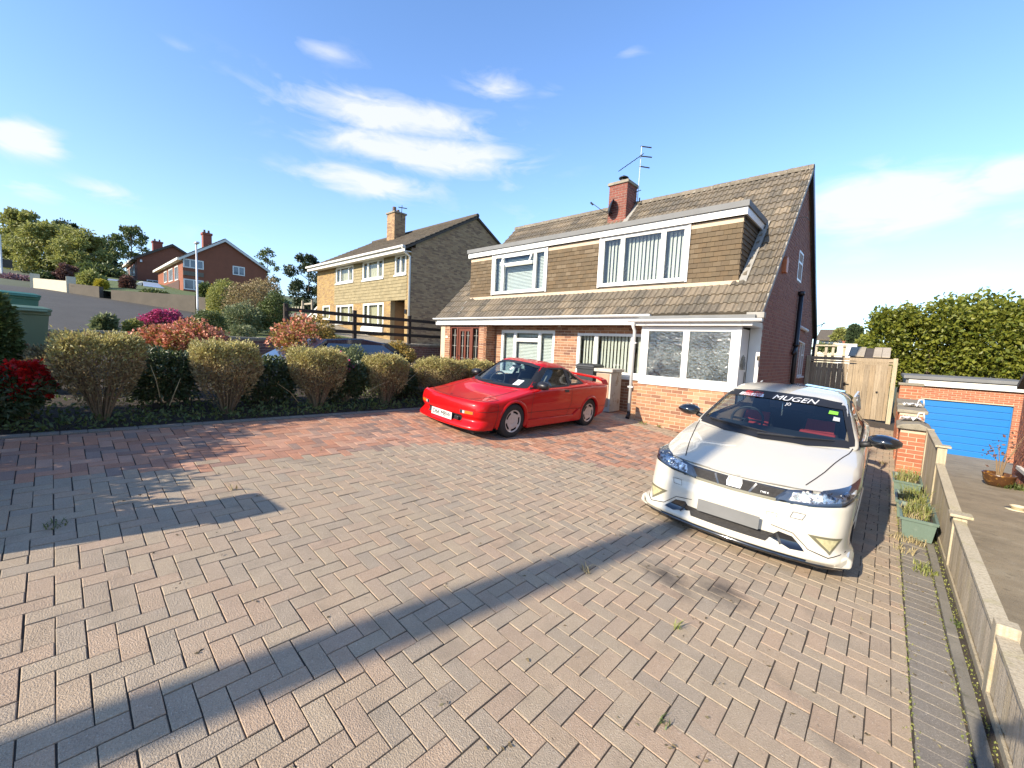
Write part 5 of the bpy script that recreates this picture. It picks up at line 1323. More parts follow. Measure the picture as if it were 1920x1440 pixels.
def build_garden():
    L_ = [('largest clipped privet with a yellow top at the left end of the row', .34, .37, .36, .92, 1), ('clipped privet with bare fanned stems between two dark bushes, second from the left', 1.56, .37, .38, .90, 2),
          ('third clipped privet along the drive, tawny leaves above pale stems', 2.78, .37, .38, .87, 3), ('clipped privet with rust brown stems left of the red car', 3.98, .33, .36, .82, 4),
          ('broad clipped privet just beyond the nose of the red car', 5.2, .42, .40, .80, 5), ('last small clipped privet behind the red car bonnet', 6.15, .32, .36, .78, 6)]
    for (lb, y, wy, wx, h, s) in L_: privet(lb, -6.68, y, wy, wx, h, s)
    for i, (lb, x, y, r, h) in enumerate([('dark evergreen bush in the shade between the first two clipped privets', -7.2, .98, .48, .42), ('dark leafy bush between the second and third clipped privets', -7.15, 2.18, .5, .40),
            ('glossy dark camellia with pink blooms beside the third clipped privet', -6.95, 3.36, .46, .42), ('dark ragged bush behind the rust stemmed privet', -7.2, 4.55, .5, .36), ('low dark bush hidden behind the nose of the red car', -7.1, 5.8, .45, .3), ('dark bush in deep shade under the scarlet azalea', -6.75, -.42, .42, .30)]):
        z = drive_z(x, y)
        fl = ('petal_pink', .02, .045, lambda p, d: (d[:, 1] < .2) * 1.0 * (d[:, 2] > .1)) if i == 2 else None
        bush('evergreen_bush', lb, 'bush', (x, y, z + h * .95), (r * .8, r, h), 5200, .06, 'leaf_dark', 20 + i, 'dark bushes behind the clipped row', flower=fl, aspect=.45, low=-.9)
    def at(name, label, px, py, w, h, x, n, size, m, seed, flower=None, cat='bush', lowz=None, depth=.8, group=None, low=-.35):
        c, rw, rh = blob(px, py, w, h, x=x)
        g = lowz if lowz is not None else drive_z(c.x, c.y)
        top = c.z + rh; cz = (top + g) / 2; rz = max((top - g) / 2, .12)
        return bush(name, label, cat, (c.x, c.y, cz), (rw * depth, rw, rz), n, size, m, seed, group, flower=flower, low=-.8)
    up = lambda p, d: (d[:, 2] > .05) * 1.0
    at('azalea', 'salmon pink azalea in full bloom in front of the low brick wall', 346, 632, 205, 60, -9.2, 7500, .055, 'leaf_orange', 41, ('petal_salmon', .36, .042, up))
    at('azalea', 'scarlet azalea in flower at the left edge of the bed', 38, 715, 120, 80, -6.75, 4200, .05, 'leaf_dark', 42, ('petal_red', .55, .05, lambda p, d: (d[:, 2] > -.25) * (d[:, 0] > -.1) * 1.0))
    at('azalea', 'bronze leaved azalea with a few coral flowers under the rail fence', 585, 640, 165, 92, -9.3, 7000, .06, 'leaf_orange', 43, ('petal_salmon', .13, .06, lambda p, d: (d[:, 1] < -.1) * (d[:, 2] > .0) * 1.0))
    at('azalea', 'smaller bronze azalea between the navy car and the brown front door', 742, 672, 92, 66, -8.9, 5000, .055, 'leaf_orange', 44)
    at('azalea', 'low salmon azalea in front of the brown front door bay', 886, 690, 120, 24, -9.0, 3500, .05, 'leaf_orange', 45, ('petal_salmon', .7, .045, up))
    at('grey_shrub', 'tall grey green shrub below the navy car', 655, 680, 96, 74, -8.3, 4500, .055, 'leaf_grey', 46)
    at('grey_shrub', 'loose grey green shrub behind the rust stemmed privet', 718, 715, 100, 56, -7.6, 4200, .05, 'leaf_grey', 47)
    at('grey_shrub', 'tawny shrub with one pink flower behind the broad privet', 770, 705, 70, 44, -7.7, 3000, .05, 'leaf_privet', 48, ('petal_pink', .02, .06, up))
    at('twiggy_shrub', 'straggling brown and yellow shrub between the first privet and the bins', 100, 668, 150, 44, -8.2, 3800, .05, 'leaf_privet', 49)
    at('twiggy_shrub', 'straggling bare bush filling the gap below the salmon azalea', 310, 680, 120, 50, -7.9, 3600, .05, 'leaf_privet', 50)
    at('leafy_shrub', 'bright green leafy shrub at the far left edge in front of the bin', -8, 612, 92, 120, -8.3, 6000, .075, 'leaf_mid', 51)
    at('azalea', 'magenta azalea on the lawn above the low brick wall', 308, 598, 98, 32, -14.2, 4000, .05, 'leaf_copper', 52, ('petal_pink', .45, .045, up), lowz=1.62)
    at('rounded_shrub', 'dark rounded shrub beside the magenta azalea on the lawn', 392, 602, 78, 42, -15.0, 4200, .055, 'leaf_mid', 53, lowz=1.6)
    for i, (px, py, w, h, x, m) in enumerate([(420, 556, 74, 64, -21, 'leaf_tree'), (470, 570, 110, 96, -19.5, 'leaf_privet'), (516, 585, 70, 76, -18, 'leaf_mid'), (455, 595, 95, 46, -18, 'leaf_grey'), (500, 545, 66, 60, -22, 'leaf_privet')]):
        at('garden_shrub', ['leafy green shrub at the left of the group behind the lamp post wall', 'big tawny shrub in the middle of the group beside the lamp post', 'dark green shrub next to the left post of the rail fence', 'grey green shrub low in front of the tawny one', 'tall brown topped shrub under the end of the red brick house'][i], px, py, w, h, x, 5200, .085, m, 60 + i, lowz=plot_z(x, 4) - .1, group='shrubs on the lawn beside the lamp post')
    at('golden_shrub', 'small golden yellow shrub below the red brick gable', 398, 547, 28, 24, -22.5, 1600, .07, 'leaf_yellow', 70, lowz=2.2)
    at('low_plants', 'spiky pale plant on the edge of the lawn above the wall', 196, 602, 36, 18, -14.0, 700, .16, 'leaf_grey', 71, lowz=1.6)
    at('low_plants', 'low yellow green plants along the lawn edge above the wall', 250, 604, 46, 12, -14.1, 900, .07, 'leaf_tree', 72, lowz=1.62)
    at('low_plants', 'pale flowering ground cover below the tawny shrubs', 455, 614, 60, 12, -14.4, 1200, .06, 'leaf_grey', 73, lowz=1.62)
    # ground cover along the edge of the bed
    ps = []
    for i in range(5200):
        y = random.uniform(-1.0, 8.5); x = -6.3 - random.random() ** 1.6 * 1.2; ps.append((x, y, drive_z(x, y) + random.random() * .09))
    ps = np.array(ps); nn = RNG.normal(0, .6, ps.shape); nn[:, 2] += .6
    tag(obj('ground_cover', leaf_mesh('ground_cover', ps, nn, .055, .5), 'leaf_mid', fix=False), kind='stuff')
    V = []
    for (y, a) in ((.95, -.3), (1.05, .5), (1.15, .1), (2.2, .4), (3.3, .9), (4.6, -.2), (4.75, .8)):
        V.append((y, a))
    for i, (px, py, dx, dy) in enumerate(((300, 745, -18, -60), (318, 760, 20, -50), (560, 755, -40, -36), (745, 732, 44, -40), (690, 733, 40, -18))):
        a = P(px, py, x=-6.42); b = P(px + dx, py + dy, x=-6.30)
        mb = MB(); m_ = (a + b) / 2 + Vector((.05, 0, .03)); mb.tube([a, m_, b], [.006, .005, .003], 5); 
        tag(obj('bare_stem', mb, 'straw'), ['pale dead stem leaning left below the first dark bush', 'pale dead stem leaning right below the first dark bush', 'pale arching stem at the foot of the third privet', 'long pale cane leaning over beside the red car', 'bent pale cane below the grey green shrub'][i], 'stem', 'dead stems among the bushes')
build_garden()

def build_weeds():
    """weeds in the joints and dry leaf litter on the paving"""
    spots = [(1700, 1035, .10, 40, 'straw'), (1735, 1075, .09, 60, 'grass'), (1725, 1062, .05, 20, 'grass'), (1792, 1172, .04, 26, 'leaf_mid'), (1655, 870, .06, 30, 'straw'), (1645, 790, .07, 20, 'grass'), (1640, 825, .07, 26, 'grass'), (1235, 800, .05, 24, 'grass'), (1205, 795, .08, 40, 'grass'), (1165, 767, .06, 30, 'grass'), (1100, 1070, .05, 16, 'straw'), (1245, 1360, .03, 9, 'leaf_mid'), (1270, 1182, .02, 7, 'grass'), (105, 985, .08, 28, 'leaf_mid'), (440, 918, .03, 8, 'straw'), (1690, 1010, .12, 60, 'straw'), (1720, 1020, .08, 50, 'straw'), (1688, 960, .05, 24, 'straw')]
    for i, (px, py, r, n, m) in enumerate(spots):
        ry = ray(px, py); lo, hi = .1, 60
        for _ in range(40):
            t = (lo + hi) / 2; p = ry.normalized() * t
            if EYE + p.z > drive_z(p.x, p.y): lo = t
            else: hi = t
        p = ry.normalized() * lo
        o = tuft(n, (p.x, p.y, drive_z(p.x, p.y)), r, .07 if m != 'leaf_mid' else .04, m, None, 'weed_tuft', w=.004, lean=1.4)
        tag(o, None, None, None, 'stuff')
    P_ = []
    for i in range(420):
        if random.random() < .35: x, y = random.uniform(.0, .5), random.uniform(2.5, 10)
        else: x, y = random.uniform(-5, .25), random.uniform(.2, 8)
        for k in range(random.choice((1, 1, 2, 3))): P_.append((x + random.gauss(0, .015), y + random.gauss(0, .015), drive_z(x, y) + .004))
    P_ = np.array(P_); d = RNG.normal(0, 1, P_.shape); d[:, 2] = np.abs(d[:, 2]) * .12
    tag(obj('leaf_litter', leaf_mesh('leaf_litter', P_, d, .022, .45, .1), 'litter', fix=False), kind='stuff')
    # moss in the joints
    P_ = []
    for i in range(2600):
        y = random.uniform(1.5, 9.5); x = random.choice((.258, .466, .545)) + random.gauss(0, .012); P_.append((x, y, drive_z(x, y) - .004))
    P_ = np.array(P_); d = RNG.normal(0, .4, P_.shape); d[:, 2] += 1
    tag(obj('moss', leaf_mesh('moss', P_, d, .014, .6, .4), 'grass', fix=False), kind='stuff')
build_weeds()
# ---------------------------------------------------------------- the other houses
def tile_rows(parent, x0, x1, ya, za, yb, zb, n, m, name='roof_tiles', tw=.33):
    """courses of tiles on a slope rising from (ya, za) to (yb, zb), one joined part"""
    L_ = math.hypot(yb - ya, zb - za); dy, dz = (yb - ya) / L_, (zb - za) / L_; g = L_ / n; ms = []
    for k in range(n):
        y, z = ya + dy * g * k, za + dz * g * k; x = x0
        while x < x1 - .02:
            w = min(tw, x1 - x) - .006; t = .035 + random.uniform(0, .008); tilt = .03
            V_ = Vector((0, dy * (g + .04), dz * (g + .04))) - Vector((0, -dz, dy)) * 0.0
            N_ = Vector((0, -dz, dy)) * t if yb > ya else Vector((0, dz, -dy)) * -t
            N_ = Vector((0, -dz, abs(dy))) * t if dz * dy > 0 else Vector((0, abs(dz), abs(dy))) * t
            V_ = V_ - N_.normalized() * tilt
            o = Vector((x, y, z)) + N_.normalized() * tilt * .6
            ms.append(Matrix(((w, V_.x, N_.x, o.x), (0, V_.y, N_.y, o.y), (0, V_.z, N_.z, o.z), (0, 0, 0, 1)))); x += tw
    emit(parent, name, BLOCK, ms, m, cap=0, rest=name)
def roof_slab(parent, x0, x1, ya, za, yr, zr, yb, zb, m, th=.14, lift=-.02):
    mb = MB()
    for (a, za_, b, zb_) in ((ya, za, yr, zr), (yr, zr, yb, zb)):
        mb.box8([(x0, a, za_ - th), (x1, a, za_ - th), (x1, b, zb_ - th), (x0, b, zb_ - th), (x0, a, za_ + lift), (x1, a, za_ + lift), (x1, b, zb_ + lift), (x0, b, zb_ + lift)])
    return obj('roof', mb, m, parent)
def build_yellow():
    x0, x1, yf, yb, yr = -28.9, -17.93, 12.0, 20.4, 16.2
    t = thing('yellow_brick_house', 'yellow brick house with buff tile hanging between its two rows of windows', 'house', (-23.4, 12, 1.9))
    F = frame((x0, yf, 0), (1, 0, 0), (0, -1, 0)); X = lambda x: x - x0; Wd = x1 - x0
    wins = [(-26.1, -23.86, 5.2, 6.17), (-22.75, -20.5, 5.17, 6.2), (-19.38, -18.36, 5.2, 6.2), (-26.05, -23.82, 2.75, 3.86), (-22.65, -20.42, 2.58, 3.85), (-28.0, -26.95, 3.0, 3.9)]
    holes = [(X(a), X(b), c, d) for a, b, c, d in wins] + [(X(-19.75), X(-18.42), 1.5, 3.92)]
    mb = MB(); panel(mb, F, Wd, 1.2, 6.42, holes, thick=.25); obj('wall', mb, 'mortar_yellow', t)
    bh = holes + [(X(-26.3), X(-18.26), 3.90, 5.15), (X(-26.3), X(-18.26), 5.1, 6.5)]
    ms = brick_mats(F, Wd, 1.4, 6.4, bh)
    G = frame((x1, yf, 0), (0, 1, 0), (1, 0, 0)); ez = lambda y: 6.45 + (y - 11.7) * .567 if y < yr else 9.0 - (y - yr) * .567
    mb = MB(); mb.prism([(x1, yf + .25, 1.0), (x1, yb, 1.0), (x1, yb, ez(yb) - .1), (x1, yr, 8.85), (x1, yf + .25, ez(yf + .25) - .1)], (-.25, 0, 0)); obj('gable_wall', mb, 'mortar_yellow', t)
    gm = brick_mats(G, yb - yf, 1.5, 8.9, clip=lambda u, v: v < ez(yf + u) - .12)
    emit(t, 'brick', BLOCK, ms, 'brick_yellow', cap=40, rest='front_bricks'); emit(t, 'brick', BLOCK, gm, 'brick_gable2', cap=0, rest='gable_bricks')
    mb = MB(); mb.box(x0, x0 + .25, yf + .25, yb, 1, 6.4); mb.box(x0 + .25, x1 - .25, yb - .25, yb, 1, 6.4); obj('rear_wall', mb, 'mortar_yellow', t)
    hb = [(a - .06, b + .06, c, d) for a, b, c, d in holes[:3]]
    hm = hung_mats(frame((-26.3, yf, 0), (1, 0, 0), (0, -1, 0)), 8.04, 3.92, 6.30, [(a + x0 + 26.3, b + x0 + 26.3, c - .08, 9) for a, b, c, d in hb], tw=.27, gauge=.17, th=.03)
    emit(t, 'hung_tile', unit_hung_tile(), hm, 'hung_yellow', cap=200, rest='hung_tiles')
    for i, hh in enumerate(holes[:6]):
        a, b = hh[0], hh[1]; w = b - a
        mu = (a + w * .26, a + w * .74) if i in (0, 1, 3, 4) else ((a + w * .5,) if i == 2 else ())
        window(t, F, *hh, mull=mu, out=.02, fw=.09, blind='curtain', sill=.08)
    mb = MB(); mb.box(-19.75, -18.42, 13.0, 13.1, 1.5, 3.95); mb.box(-18.42, -18.3, 12.26, 13.0, 1.5, 3.9); mb.box(-19.9, -19.75, 12.26, 13, 1.5, 3.9); obj('porch_recess', mb, 'brick_yellow', t)
    mb = MB(); mb.box(-19.2, -18.5, 12.94, 12.99, 1.8, 3.85); obj('front_door', mb, 'upvc', t)
    mb = MB(); mb.box(-18.32, -18.22, 11.93, 11.995, 3.2, 3.42); obj('wall_lamp', mb, 'black_iron', t)
    mb = MB(); mb.box(-22.75, -20.4, 11.9, 11.995, 2.1, 2.5); obj('panel_under_window', mb, 'white_paint', t)
    rf = roof_slab(t, x0 - .35, x1 + .12, 11.55, 6.40, yr, 9.0, 20.85, 6.40, 'roof_dark')
    tile_rows(rf, x0 - .35, x1 + .12, 11.55, 6.40, yr, 9.0, 16, 'roof_dark2')
    mb = MB(); mb.tube([(x0 - .35, yr, 9.02), (x1 + .12, yr, 9.02)], .12, 8); obj('ridge', mb, 'roof_dark', rf)
    mb = MB(); mb.box(x0 - .4, x1 + .15, 11.50, 11.54, 6.16, 6.42); mb.box(x0 - .4, x1 + .15, 11.38, 11.49, 6.34, 6.44); obj('gutter', mb, 'white_paint', rf)
    mb = MB(); mb.box(x0, x1, 11.54, 11.99, 6.2, 6.24); obj('soffit', mb, 'white_paint', rf)
    mb = MB(); mb.tube([(x1 + .02, 11.44, 6.36), (x1 + .02, 11.6, 6.15), (x1 - .03, 11.93, 6.0), (x1 - .03, 11.93, 1.6)], .055, 8); obj('downpipe', mb, 'white_paint', t, smooth=True)
    for s in (0,):
        mb = MB(); mb.box(-25.15, -24.25, 14.9, 15.7, 7.9, 10.0); c = obj('chimney', mb, 'brick_gable2', t)
        emit(c, 'brick', BLOCK, brick_mats(frame((-25.15, 14.9, 0), (1, 0, 0), (0, -1, 0)), .9, 8.0, 10) + brick_mats(frame((-24.25, 14.9, 0), (0, 1, 0), (1, 0, 0)), .8, 8.0, 10), 'brick_gable2', cap=0, rest='chimney_bricks')
        mb = MB(); mb.box(-25.22, -24.18, 14.83, 15.77, 10.0, 10.1); obj('coping', mb, 'coping', c)
        mb = MB(); mb.lathe([(.13, 10.1), (.12, 10.55), (.10, 10.55)], (-24.95, 15.3, 0), 'z', 12); mb.lathe([(.10, 10.1), (.09, 10.28), (0, 10.3)], (-24.5, 15.3, 0), 'z', 12); obj('chimney_pot', mb, 'terracotta', c)
        mb = MB(); mb.tube([(-24.15, 15.3, 9.4), (-24.05, 15.3, 10.5)], .02, 5); mb.tube([(-24.3, 15.2, 10.4), (-23.8, 15.5, 10.3)], .03, 5); obj('aerial', mb, 'black_iron', c)
    l = thing('white_lean_to', 'white rendered lean-to with a sloping top at the far end of the yellow house', 'outbuilding', (-29.6, 12, 2.8))
    mb = MB(); mb.prism([(-30.6, 12.2, 2.2), (-28.95, 12.2, 2.2), (-28.95, 12.2, 3.9), (-30.6, 12.2, 3.2)], (0, 4, 0)); obj('wall', mb, 'white_paint', l)
    mb = MB(); mb.box8([(-30.75, 12.1, 3.16), (-28.93, 12.1, 3.93), (-28.93, 16.3, 3.93), (-30.75, 16.3, 3.16), (-30.75, 12.1, 3.26), (-28.93, 12.1, 4.03), (-28.93, 16.3, 4.03), (-30.75, 16.3, 3.26)]); obj('roof', mb, 'white_paint', l)
    f = thing('garden_fence', 'pale new timber fence panel between the shrubs and the white lean-to', 'fence', (-31, 11, 3))
    for i in range(9):
        a = P(528 + i * 5, 548 + i * .5, y=14.0); mb = MB(); mb.box(a.x, a.x + .19, 14, 14.03, 2.6, 4.35 + .02 * (i % 2)); obj('board', mb, 'fence_board', f)
    for k, (za, zb) in enumerate(((4.3, 4.42), (3.7, 3.82), (3.1, 3.22))):
        a, b = P(566, 560, y=13.2), P(588, 560, y=13.2); mb = MB(); mb.box(a.x, b.x, 13.2, 13.26, za, zb); obj('rail', mb, 'fence_board', f)
    for px in (567, 585):
        a = P(px, 560, y=13.1); mb = MB(); mb.box(a.x - .06, a.x + .06, 13.05, 13.16, 2.4, 4.6); obj('post', mb, 'fence_board', f)
MT['brick_gable2'] = mat('tawny gable brick', [(.44,.285,.15),(.50,.335,.18),(.34,.21,.12),(.25,.15,.09),(.47,.31,.16),(.38,.23,.12)], .88, noise=(5,.12), fine=(60,.12), bump=(80,.3))
MT['roof_dark2'] = mat('brown roof tile', [(.105,.085,.06),(.125,.10,.07),(.09,.073,.053),(.14,.112,.08)], .9, noise=(4,.2), fine=(40,.2), bump=(40,.4))
build_yellow()

def far_house(label, xg, yf, yr, yb, ze, zr, x_l, zb, wins_g, wins_f, chim, white_barge=True, name='red_brick_house'):
    t = thing(name, label, 'house', ((xg + x_l) / 2, yf, zb))
    mb = MB(); mb.box(x_l, xg, yf, yb, zb - 1, ze); mb.prism([(xg, yf, ze), (xg, yb, ze), (xg, yr, zr - .12)], (x_l - xg, 0, 0)); obj('wall', mb, 'brick_far', t)
    e = (zr - ze) / (yr - yf) * .35
    rf = roof_slab(t, x_l - .3, xg + .25, yf - .35, ze - e + .1, yr, zr + .05, yb + .35, ze - e + .1, 'roof_dark', .18, .02)
    tile_rows(rf, x_l - .3, xg + .25, yf - .35, ze - e + .1, yr, zr + .05, 14, 'roof_dark2', tw=.6)
    mb = MB()
    for (a, za, b, zb_) in ((yf - .36, ze - e, yr, zr - .05), (yr, zr - .05, yb + .36, ze - e)):
        mb.box8([(xg + .26, a, za - .22), (xg + .31, a, za - .22), (xg + .31, b, zb_ - .22), (xg + .26, b, zb_ - .22), (xg + .26, a, za + .04), (xg + .31, a, za + .04), (xg + .31, b, zb_ + .04), (xg + .26, b, zb_ + .04)])
    obj('bargeboard', mb, 'white_paint' if white_barge else 'roof_dark', rf)
    mb = MB(); mb.box(x_l - .3, xg + .2, yf - .5, yf - .36, ze - e - .18, ze - e + .08); obj('gutter', mb, 'white_paint', rf)
    mb = MB(); mb.box(x_l, xg, yf - .36, yf - .005, ze - e - .14, ze - e - .10); obj('soffit', mb, 'white_paint', rf)
    Fg = frame((xg, yf, 0), (0, 1, 0), (1, 0, 0)); Ff = frame((x_l, yf, 0), (1, 0, 0), (0, -1, 0))
    for (F, ws) in ((Fg, wins_g), (Ff, wins_f)):
        for (u0, u1, v0, v1, mull, m) in ws:
            if m == 'window':
                mb = MB(); fw = .11; n = .05
                mb.fbox(F, u0, u0 + fw, v0, v1, 0, n); mb.fbox(F, u1 - fw, u1, v0, v1, 0, n); mb.fbox(F, u0 + fw, u1 - fw, v0, v0 + fw, 0, n); mb.fbox(F, u0 + fw, u1 - fw, v1 - fw, v1, 0, n)
                for q in mull: mb.fbox(F, q - fw / 2, q + fw / 2, v0 + fw, v1 - fw, 0, n)
                w = obj('window', mb, 'upvc', t)
                us = [u0 + fw] + [x for q in mull for x in (q - fw / 2, q + fw / 2)] + [u1 - fw]
                for i in range(0, len(us), 2):
                    p = MB(); p.fbox(F, us[i], us[i + 1], v0 + fw, v1 - fw, 0.004, .02); obj('pane', p, 'far_pane', w)
            else:
                mb = MB(); mb.fbox(F, u0, u1, v0, v1, 0, .06 if m != 'upvc' else .4); obj('panel', mb, m, t)
    for (cx, cy, w, z0, z1) in chim:
        mb = MB(); mb.box(cx - w, cx + w, cy - w, cy + w, z0, z1); mb.box(cx - w - .08, cx + w + .08, cy - w - .08, cy + w + .08, z1 - .25, z1 - .02); c = obj('chimney', mb, 'brick_chimney', t)
        for q in (-.35, .35): mb = MB(); mb.lathe([(.12, z1), (.10, z1 + .35), (.0, z1 + .35)], (cx, cy + q * w * 1.4, 0), 'z', 10); obj('chimney_pot', mb, 'roof_dark', c)
    return t
def pane_mat():
    MT['far_pane'] = mat('sky reflecting pane', [(.10,.13,.17)], .08, noise=(.8,.3), fine=None, bump=None, spec=1.0)
pane_mat()
def build_far():
    xg = -58.0; q = lambda px, py: P(px, py, x=xg)
    def rect(x0, y0, x1, y1, mull=(), m='window'):
        a, b = q(x0, y0), q(x1, y1); u0, u1 = a.y - 9.68, b.y - 9.68; return (u0, u1, b.z, a.z, [u0 + (u1 - u0) * k for k in mull], m)
    wg = [rect(343, 484, 382, 506, (.33, .66)), rect(436, 498, 459, 518, (.5,)), rect(344, 522, 382, 546, (.5,)), rect(343, 507, 382, 520, m='hung_far'), rect(343, 547, 370, 557, m='upvc')]
    MT['hung_far'] = mat('grey tile hanging', [(.20,.17,.13)], .85, noise=(2,.15), fine=(12,.2))
    MT['hung_brown'] = mat('brown tile hanging', [(.11,.06,.045)], .85, noise=(2,.15), fine=(12,.2))
    fz = lambda dx0, dx1, v0, v1, mull=(), m='window': (16 - dx1, 16 - dx0, v0, v1, [16 - dx1 + (dx1 - dx0) * k for k in mull], m)
    wf = [fz(2.4, 4.4, 7.6, 9.2, (.5,)), fz(5.6, 8.2, 7.7, 9.2, (.33, .66)), fz(9.4, 11.4, 7.8, 9.2, (.5,)), fz(1.9, 13, 5.9, 7.5, (), 'hung_brown'), fz(3.0, 4.2, 3.6, 5.7, (.5,)), fz(5.5, 8.0, 4.0, 5.6, (.5,))]
    far_house('red brick house with a wide white edged gable behind the lamp post', xg, 9.68, 13.6, 17.9, 9.9, 12.57, -74, 5.2, wg, wf, [(-61.5, 12.6, .42, 11.5, 13.55)])
    xg = -80.0; 
    def rect2(x0, y0, x1, y1, mull=(), m='window'):
        a, b = P(x0, y0, x=-80.0), P(x1, y1, x=-80.0); u0, u1 = a.y - 8.2, b.y - 8.2; return (u0, u1, b.z, a.z, [u0 + (u1 - u0) * k for k in mull], m)
    far_house('taller red brick house further up the hill with a plain dark edged gable', xg, 8.2, 12.2, 16.4, 12.0, 14.5, -93, 7.4, [rect2(275, 524, 298, 539, (.5,)), rect2(262, 487, 266, 492, m='upvc')],
              [(1.0, 3.4, 9.6, 11.2, [2.2], 'window'), (4.6, 7.0, 9.6, 11.2, [5.8], 'window'), (8.2, 10.6, 9.6, 11.2, [9.4], 'window')], [(-82.5, 10.8, .55, 13.2, 14.95)], False)
    # render faced wall along the road with a cream walled garden beyond
    t = thing('retaining_wall', 'long stained grey rendered wall along the far side of the road', 'wall', (-36, 3.5, 3.2))
    A, B, C = Vector((-33.2, 6.3, 0)), Vector((-37.8, 2.75, 0)), Vector((-40.4, .95, 0))
    def seg(a, b, z0a, z0b, z1a, z1b, m, par, nm, th=.25):
        d = (b - a).normalized(); n = Vector((-d.y, d.x, 0)) * th; mb = MB()
        P0 = [a, b, b + n, a + n]; mb.box8([(p.x, p.y, (z0a, z0b, z0b, z0a)[i] - .4) for i, p in enumerate(P0)] + [(p.x, p.y, (z1a, z1b, z1b, z1a)[i]) for i, p in enumerate(P0)]); return obj(nm, mb, m, par)
    seg(A, B, 3.0, 3.5, 4.1, 4.25, 'render_grey', t, 'wall_panel'); seg(B + Vector((-.7, -.5, 0)), C, 3.6, 3.9, 4.45, 4.6, 'render_grey', t, 'wall_panel')
    seg(Vector((-31.6, 7.4, 0)), A + Vector((.05, .04, 0)), 2.8, 3.0, 3.9, 4.05, 'render_grey', t, 'wall_panel')
    t = thing('cream_wall', 'short cream painted wall with two taller end pillars on the far pavement', 'wall', (-41, 0, 4))
    D, E = Vector((-40.6, .85, 0)), Vector((-42.5, -.75, 0))
    seg(D, E, 3.9, 4.1, 4.75, 4.85, 'cream', t, 'wall_panel', .22)
    for p, z in ((D, 5.05), (E, 5.15)): mb = MB(); mb.box(p.x - .22, p.x + .22, p.y - .22, p.y + .22, 3.4, z); obj('pillar', mb, 'cream', t)
    # lamp post
    b = P(371, 600, x=-29.5); t = thing('lamp_post', 'slim grey street lamp post in front of the red brick gable', 'lamp post', (b.x, b.y, 2.2))
    top = P(370, 458, x=-29.5).z; mb = MB(); mb.tube([(b.x, b.y, 1.9), (b.x, b.y, 3.3), (b.x, b.y, top)], [.055, .05, .04], 10); obj('column', mb, 'galv', t, smooth=True)
    mb = MB(); mb.box(b.x - .15, b.x + .40, b.y - .09, b.y + .09, top, top + .09); obj('lantern', mb, 'galv', t, bevel=.02)
    # trees
    def tr(label, px, py_top, py_base, wpx, x, n, size, m, seed, **k):
        base = P(px, py_base, x=x); top = P(px, py_top, x=x); c, rw, _ = blob(px, (py_top + py_base) / 2, wpx, 10, x=x)
        return tree(k.pop('name', 'tree'), label, 'tree', base, top.z - base.z, rw, n, size, m, seed, **k)
    g = 'trees on the hill at the left'
    tr('tall loose green tree furthest left on the hill', 48, 402, 548, 110, -88, 11000, .38, 'leaf_tree', 101, trunk_r=.22, clumps=34, group=g, first=.12)
    tr('broad pale green tree in the middle of the hill group', 102, 428, 548, 165, -84, 15000, .36, 'leaf_tree', 102, trunk_r=.25, clumps=36, group=g, first=.10)
    tr('pale green tree with a light forked trunk', 156, 442, 545, 125, -82, 12000, .36, 'leaf_tree', 103, bark='bark_birch', trunk_r=.28, clumps=30, group=g, first=.15)
    tr('dark conifer showing above the pale trees', 122, 420, 540, 74, -104, 5000, .45, 'leaf_dark', 104, trunk_r=.25, clumps=26, group=g, first=.15)
    tr('dark tree right of the pale group, in its shade', 188, 455, 545, 66, -95, 5000, .42, 'leaf_dark', 105, trunk_r=.2, clumps=24, group=g, first=.1)
    tr('thin dark leaved tree left of the taller brick house', 212, 440, 545, 56, -98, 2400, .42, 'leaf_mid', 106, trunk_r=.16, clumps=18, group=g, first=.2)
    tr('slender open tree rising behind the taller brick house', 248, 424, 520, 62, -104, 2600, .42, 'leaf_mid', 107, trunk_r=.18, clumps=18, group=g, first=.3)
    tr('small sparse tree behind the right end of the gable', 500, 468, 560, 46, -66, 1600, .30, 'leaf_mid', 108, trunk_r=.1, clumps=14, first=.25, group='trees between the houses')
    tr('dark bushy tree beside the far end of the yellow house', 580, 484, 600, 80, -46, 8000, .26, 'leaf_dark2', 109, trunk_r=.14, clumps=22, first=.05, group='trees between the houses')
    tr('copper leaved small tree behind the cream wall', 126, 497, 545, 44, -52, 2600, .22, 'leaf_copper', 110, trunk_r=.10, clumps=16, first=.2, name='copper_tree')
    for i, (px, py, w, h, x, m, lb) in enumerate([(172, 530, 66, 30, -46, 'leaf_tree', 'rounded green hedge bush behind the grey rendered wall'), (190, 536, 22, 14, -44, 'leaf_yellow', 'bright yellow bush peeping over the grey wall'), (240, 536, 30, 26, -47, 'leaf_copper', 'bronze bush beside the white car on the hill'), (82, 525, 44, 22, -52, 'leaf_mid', 'low green bush behind the cream wall'), (290, 556, 60, 10, -40, 'leaf_mid', 'low plants along the top of the grey wall'), (385, 552, 30, 30, -40, 'leaf_mid', 'dark bush in front of the bay under the gable'), (38, 528, 90, 18, -60, 'petal_purple', 'dusky heather bank beside the road at the far left'), (190, 512, 120, 26, -78, 'leaf_mid', 'dark hedge at the foot of the trees'), (110, 530, 190, 26, -80, 'leaf_dark2', 'dark undergrowth under the hill trees')]):
        c, rw, rh = blob(px, py, w, h, x=x); bush('hill_bush', lb, 'bush', c, (rw, rw, max(rh, .3) * 1.3), 2600, .22 if x > -70 else .4, m, 130 + i)
    # sign and pole at the left edge
    b = P(3, 500, x=-70); t = thing('sign_pole', 'tall thin pole with a small dark board at the left edge', 'pole', (b.x, b.y, 7))
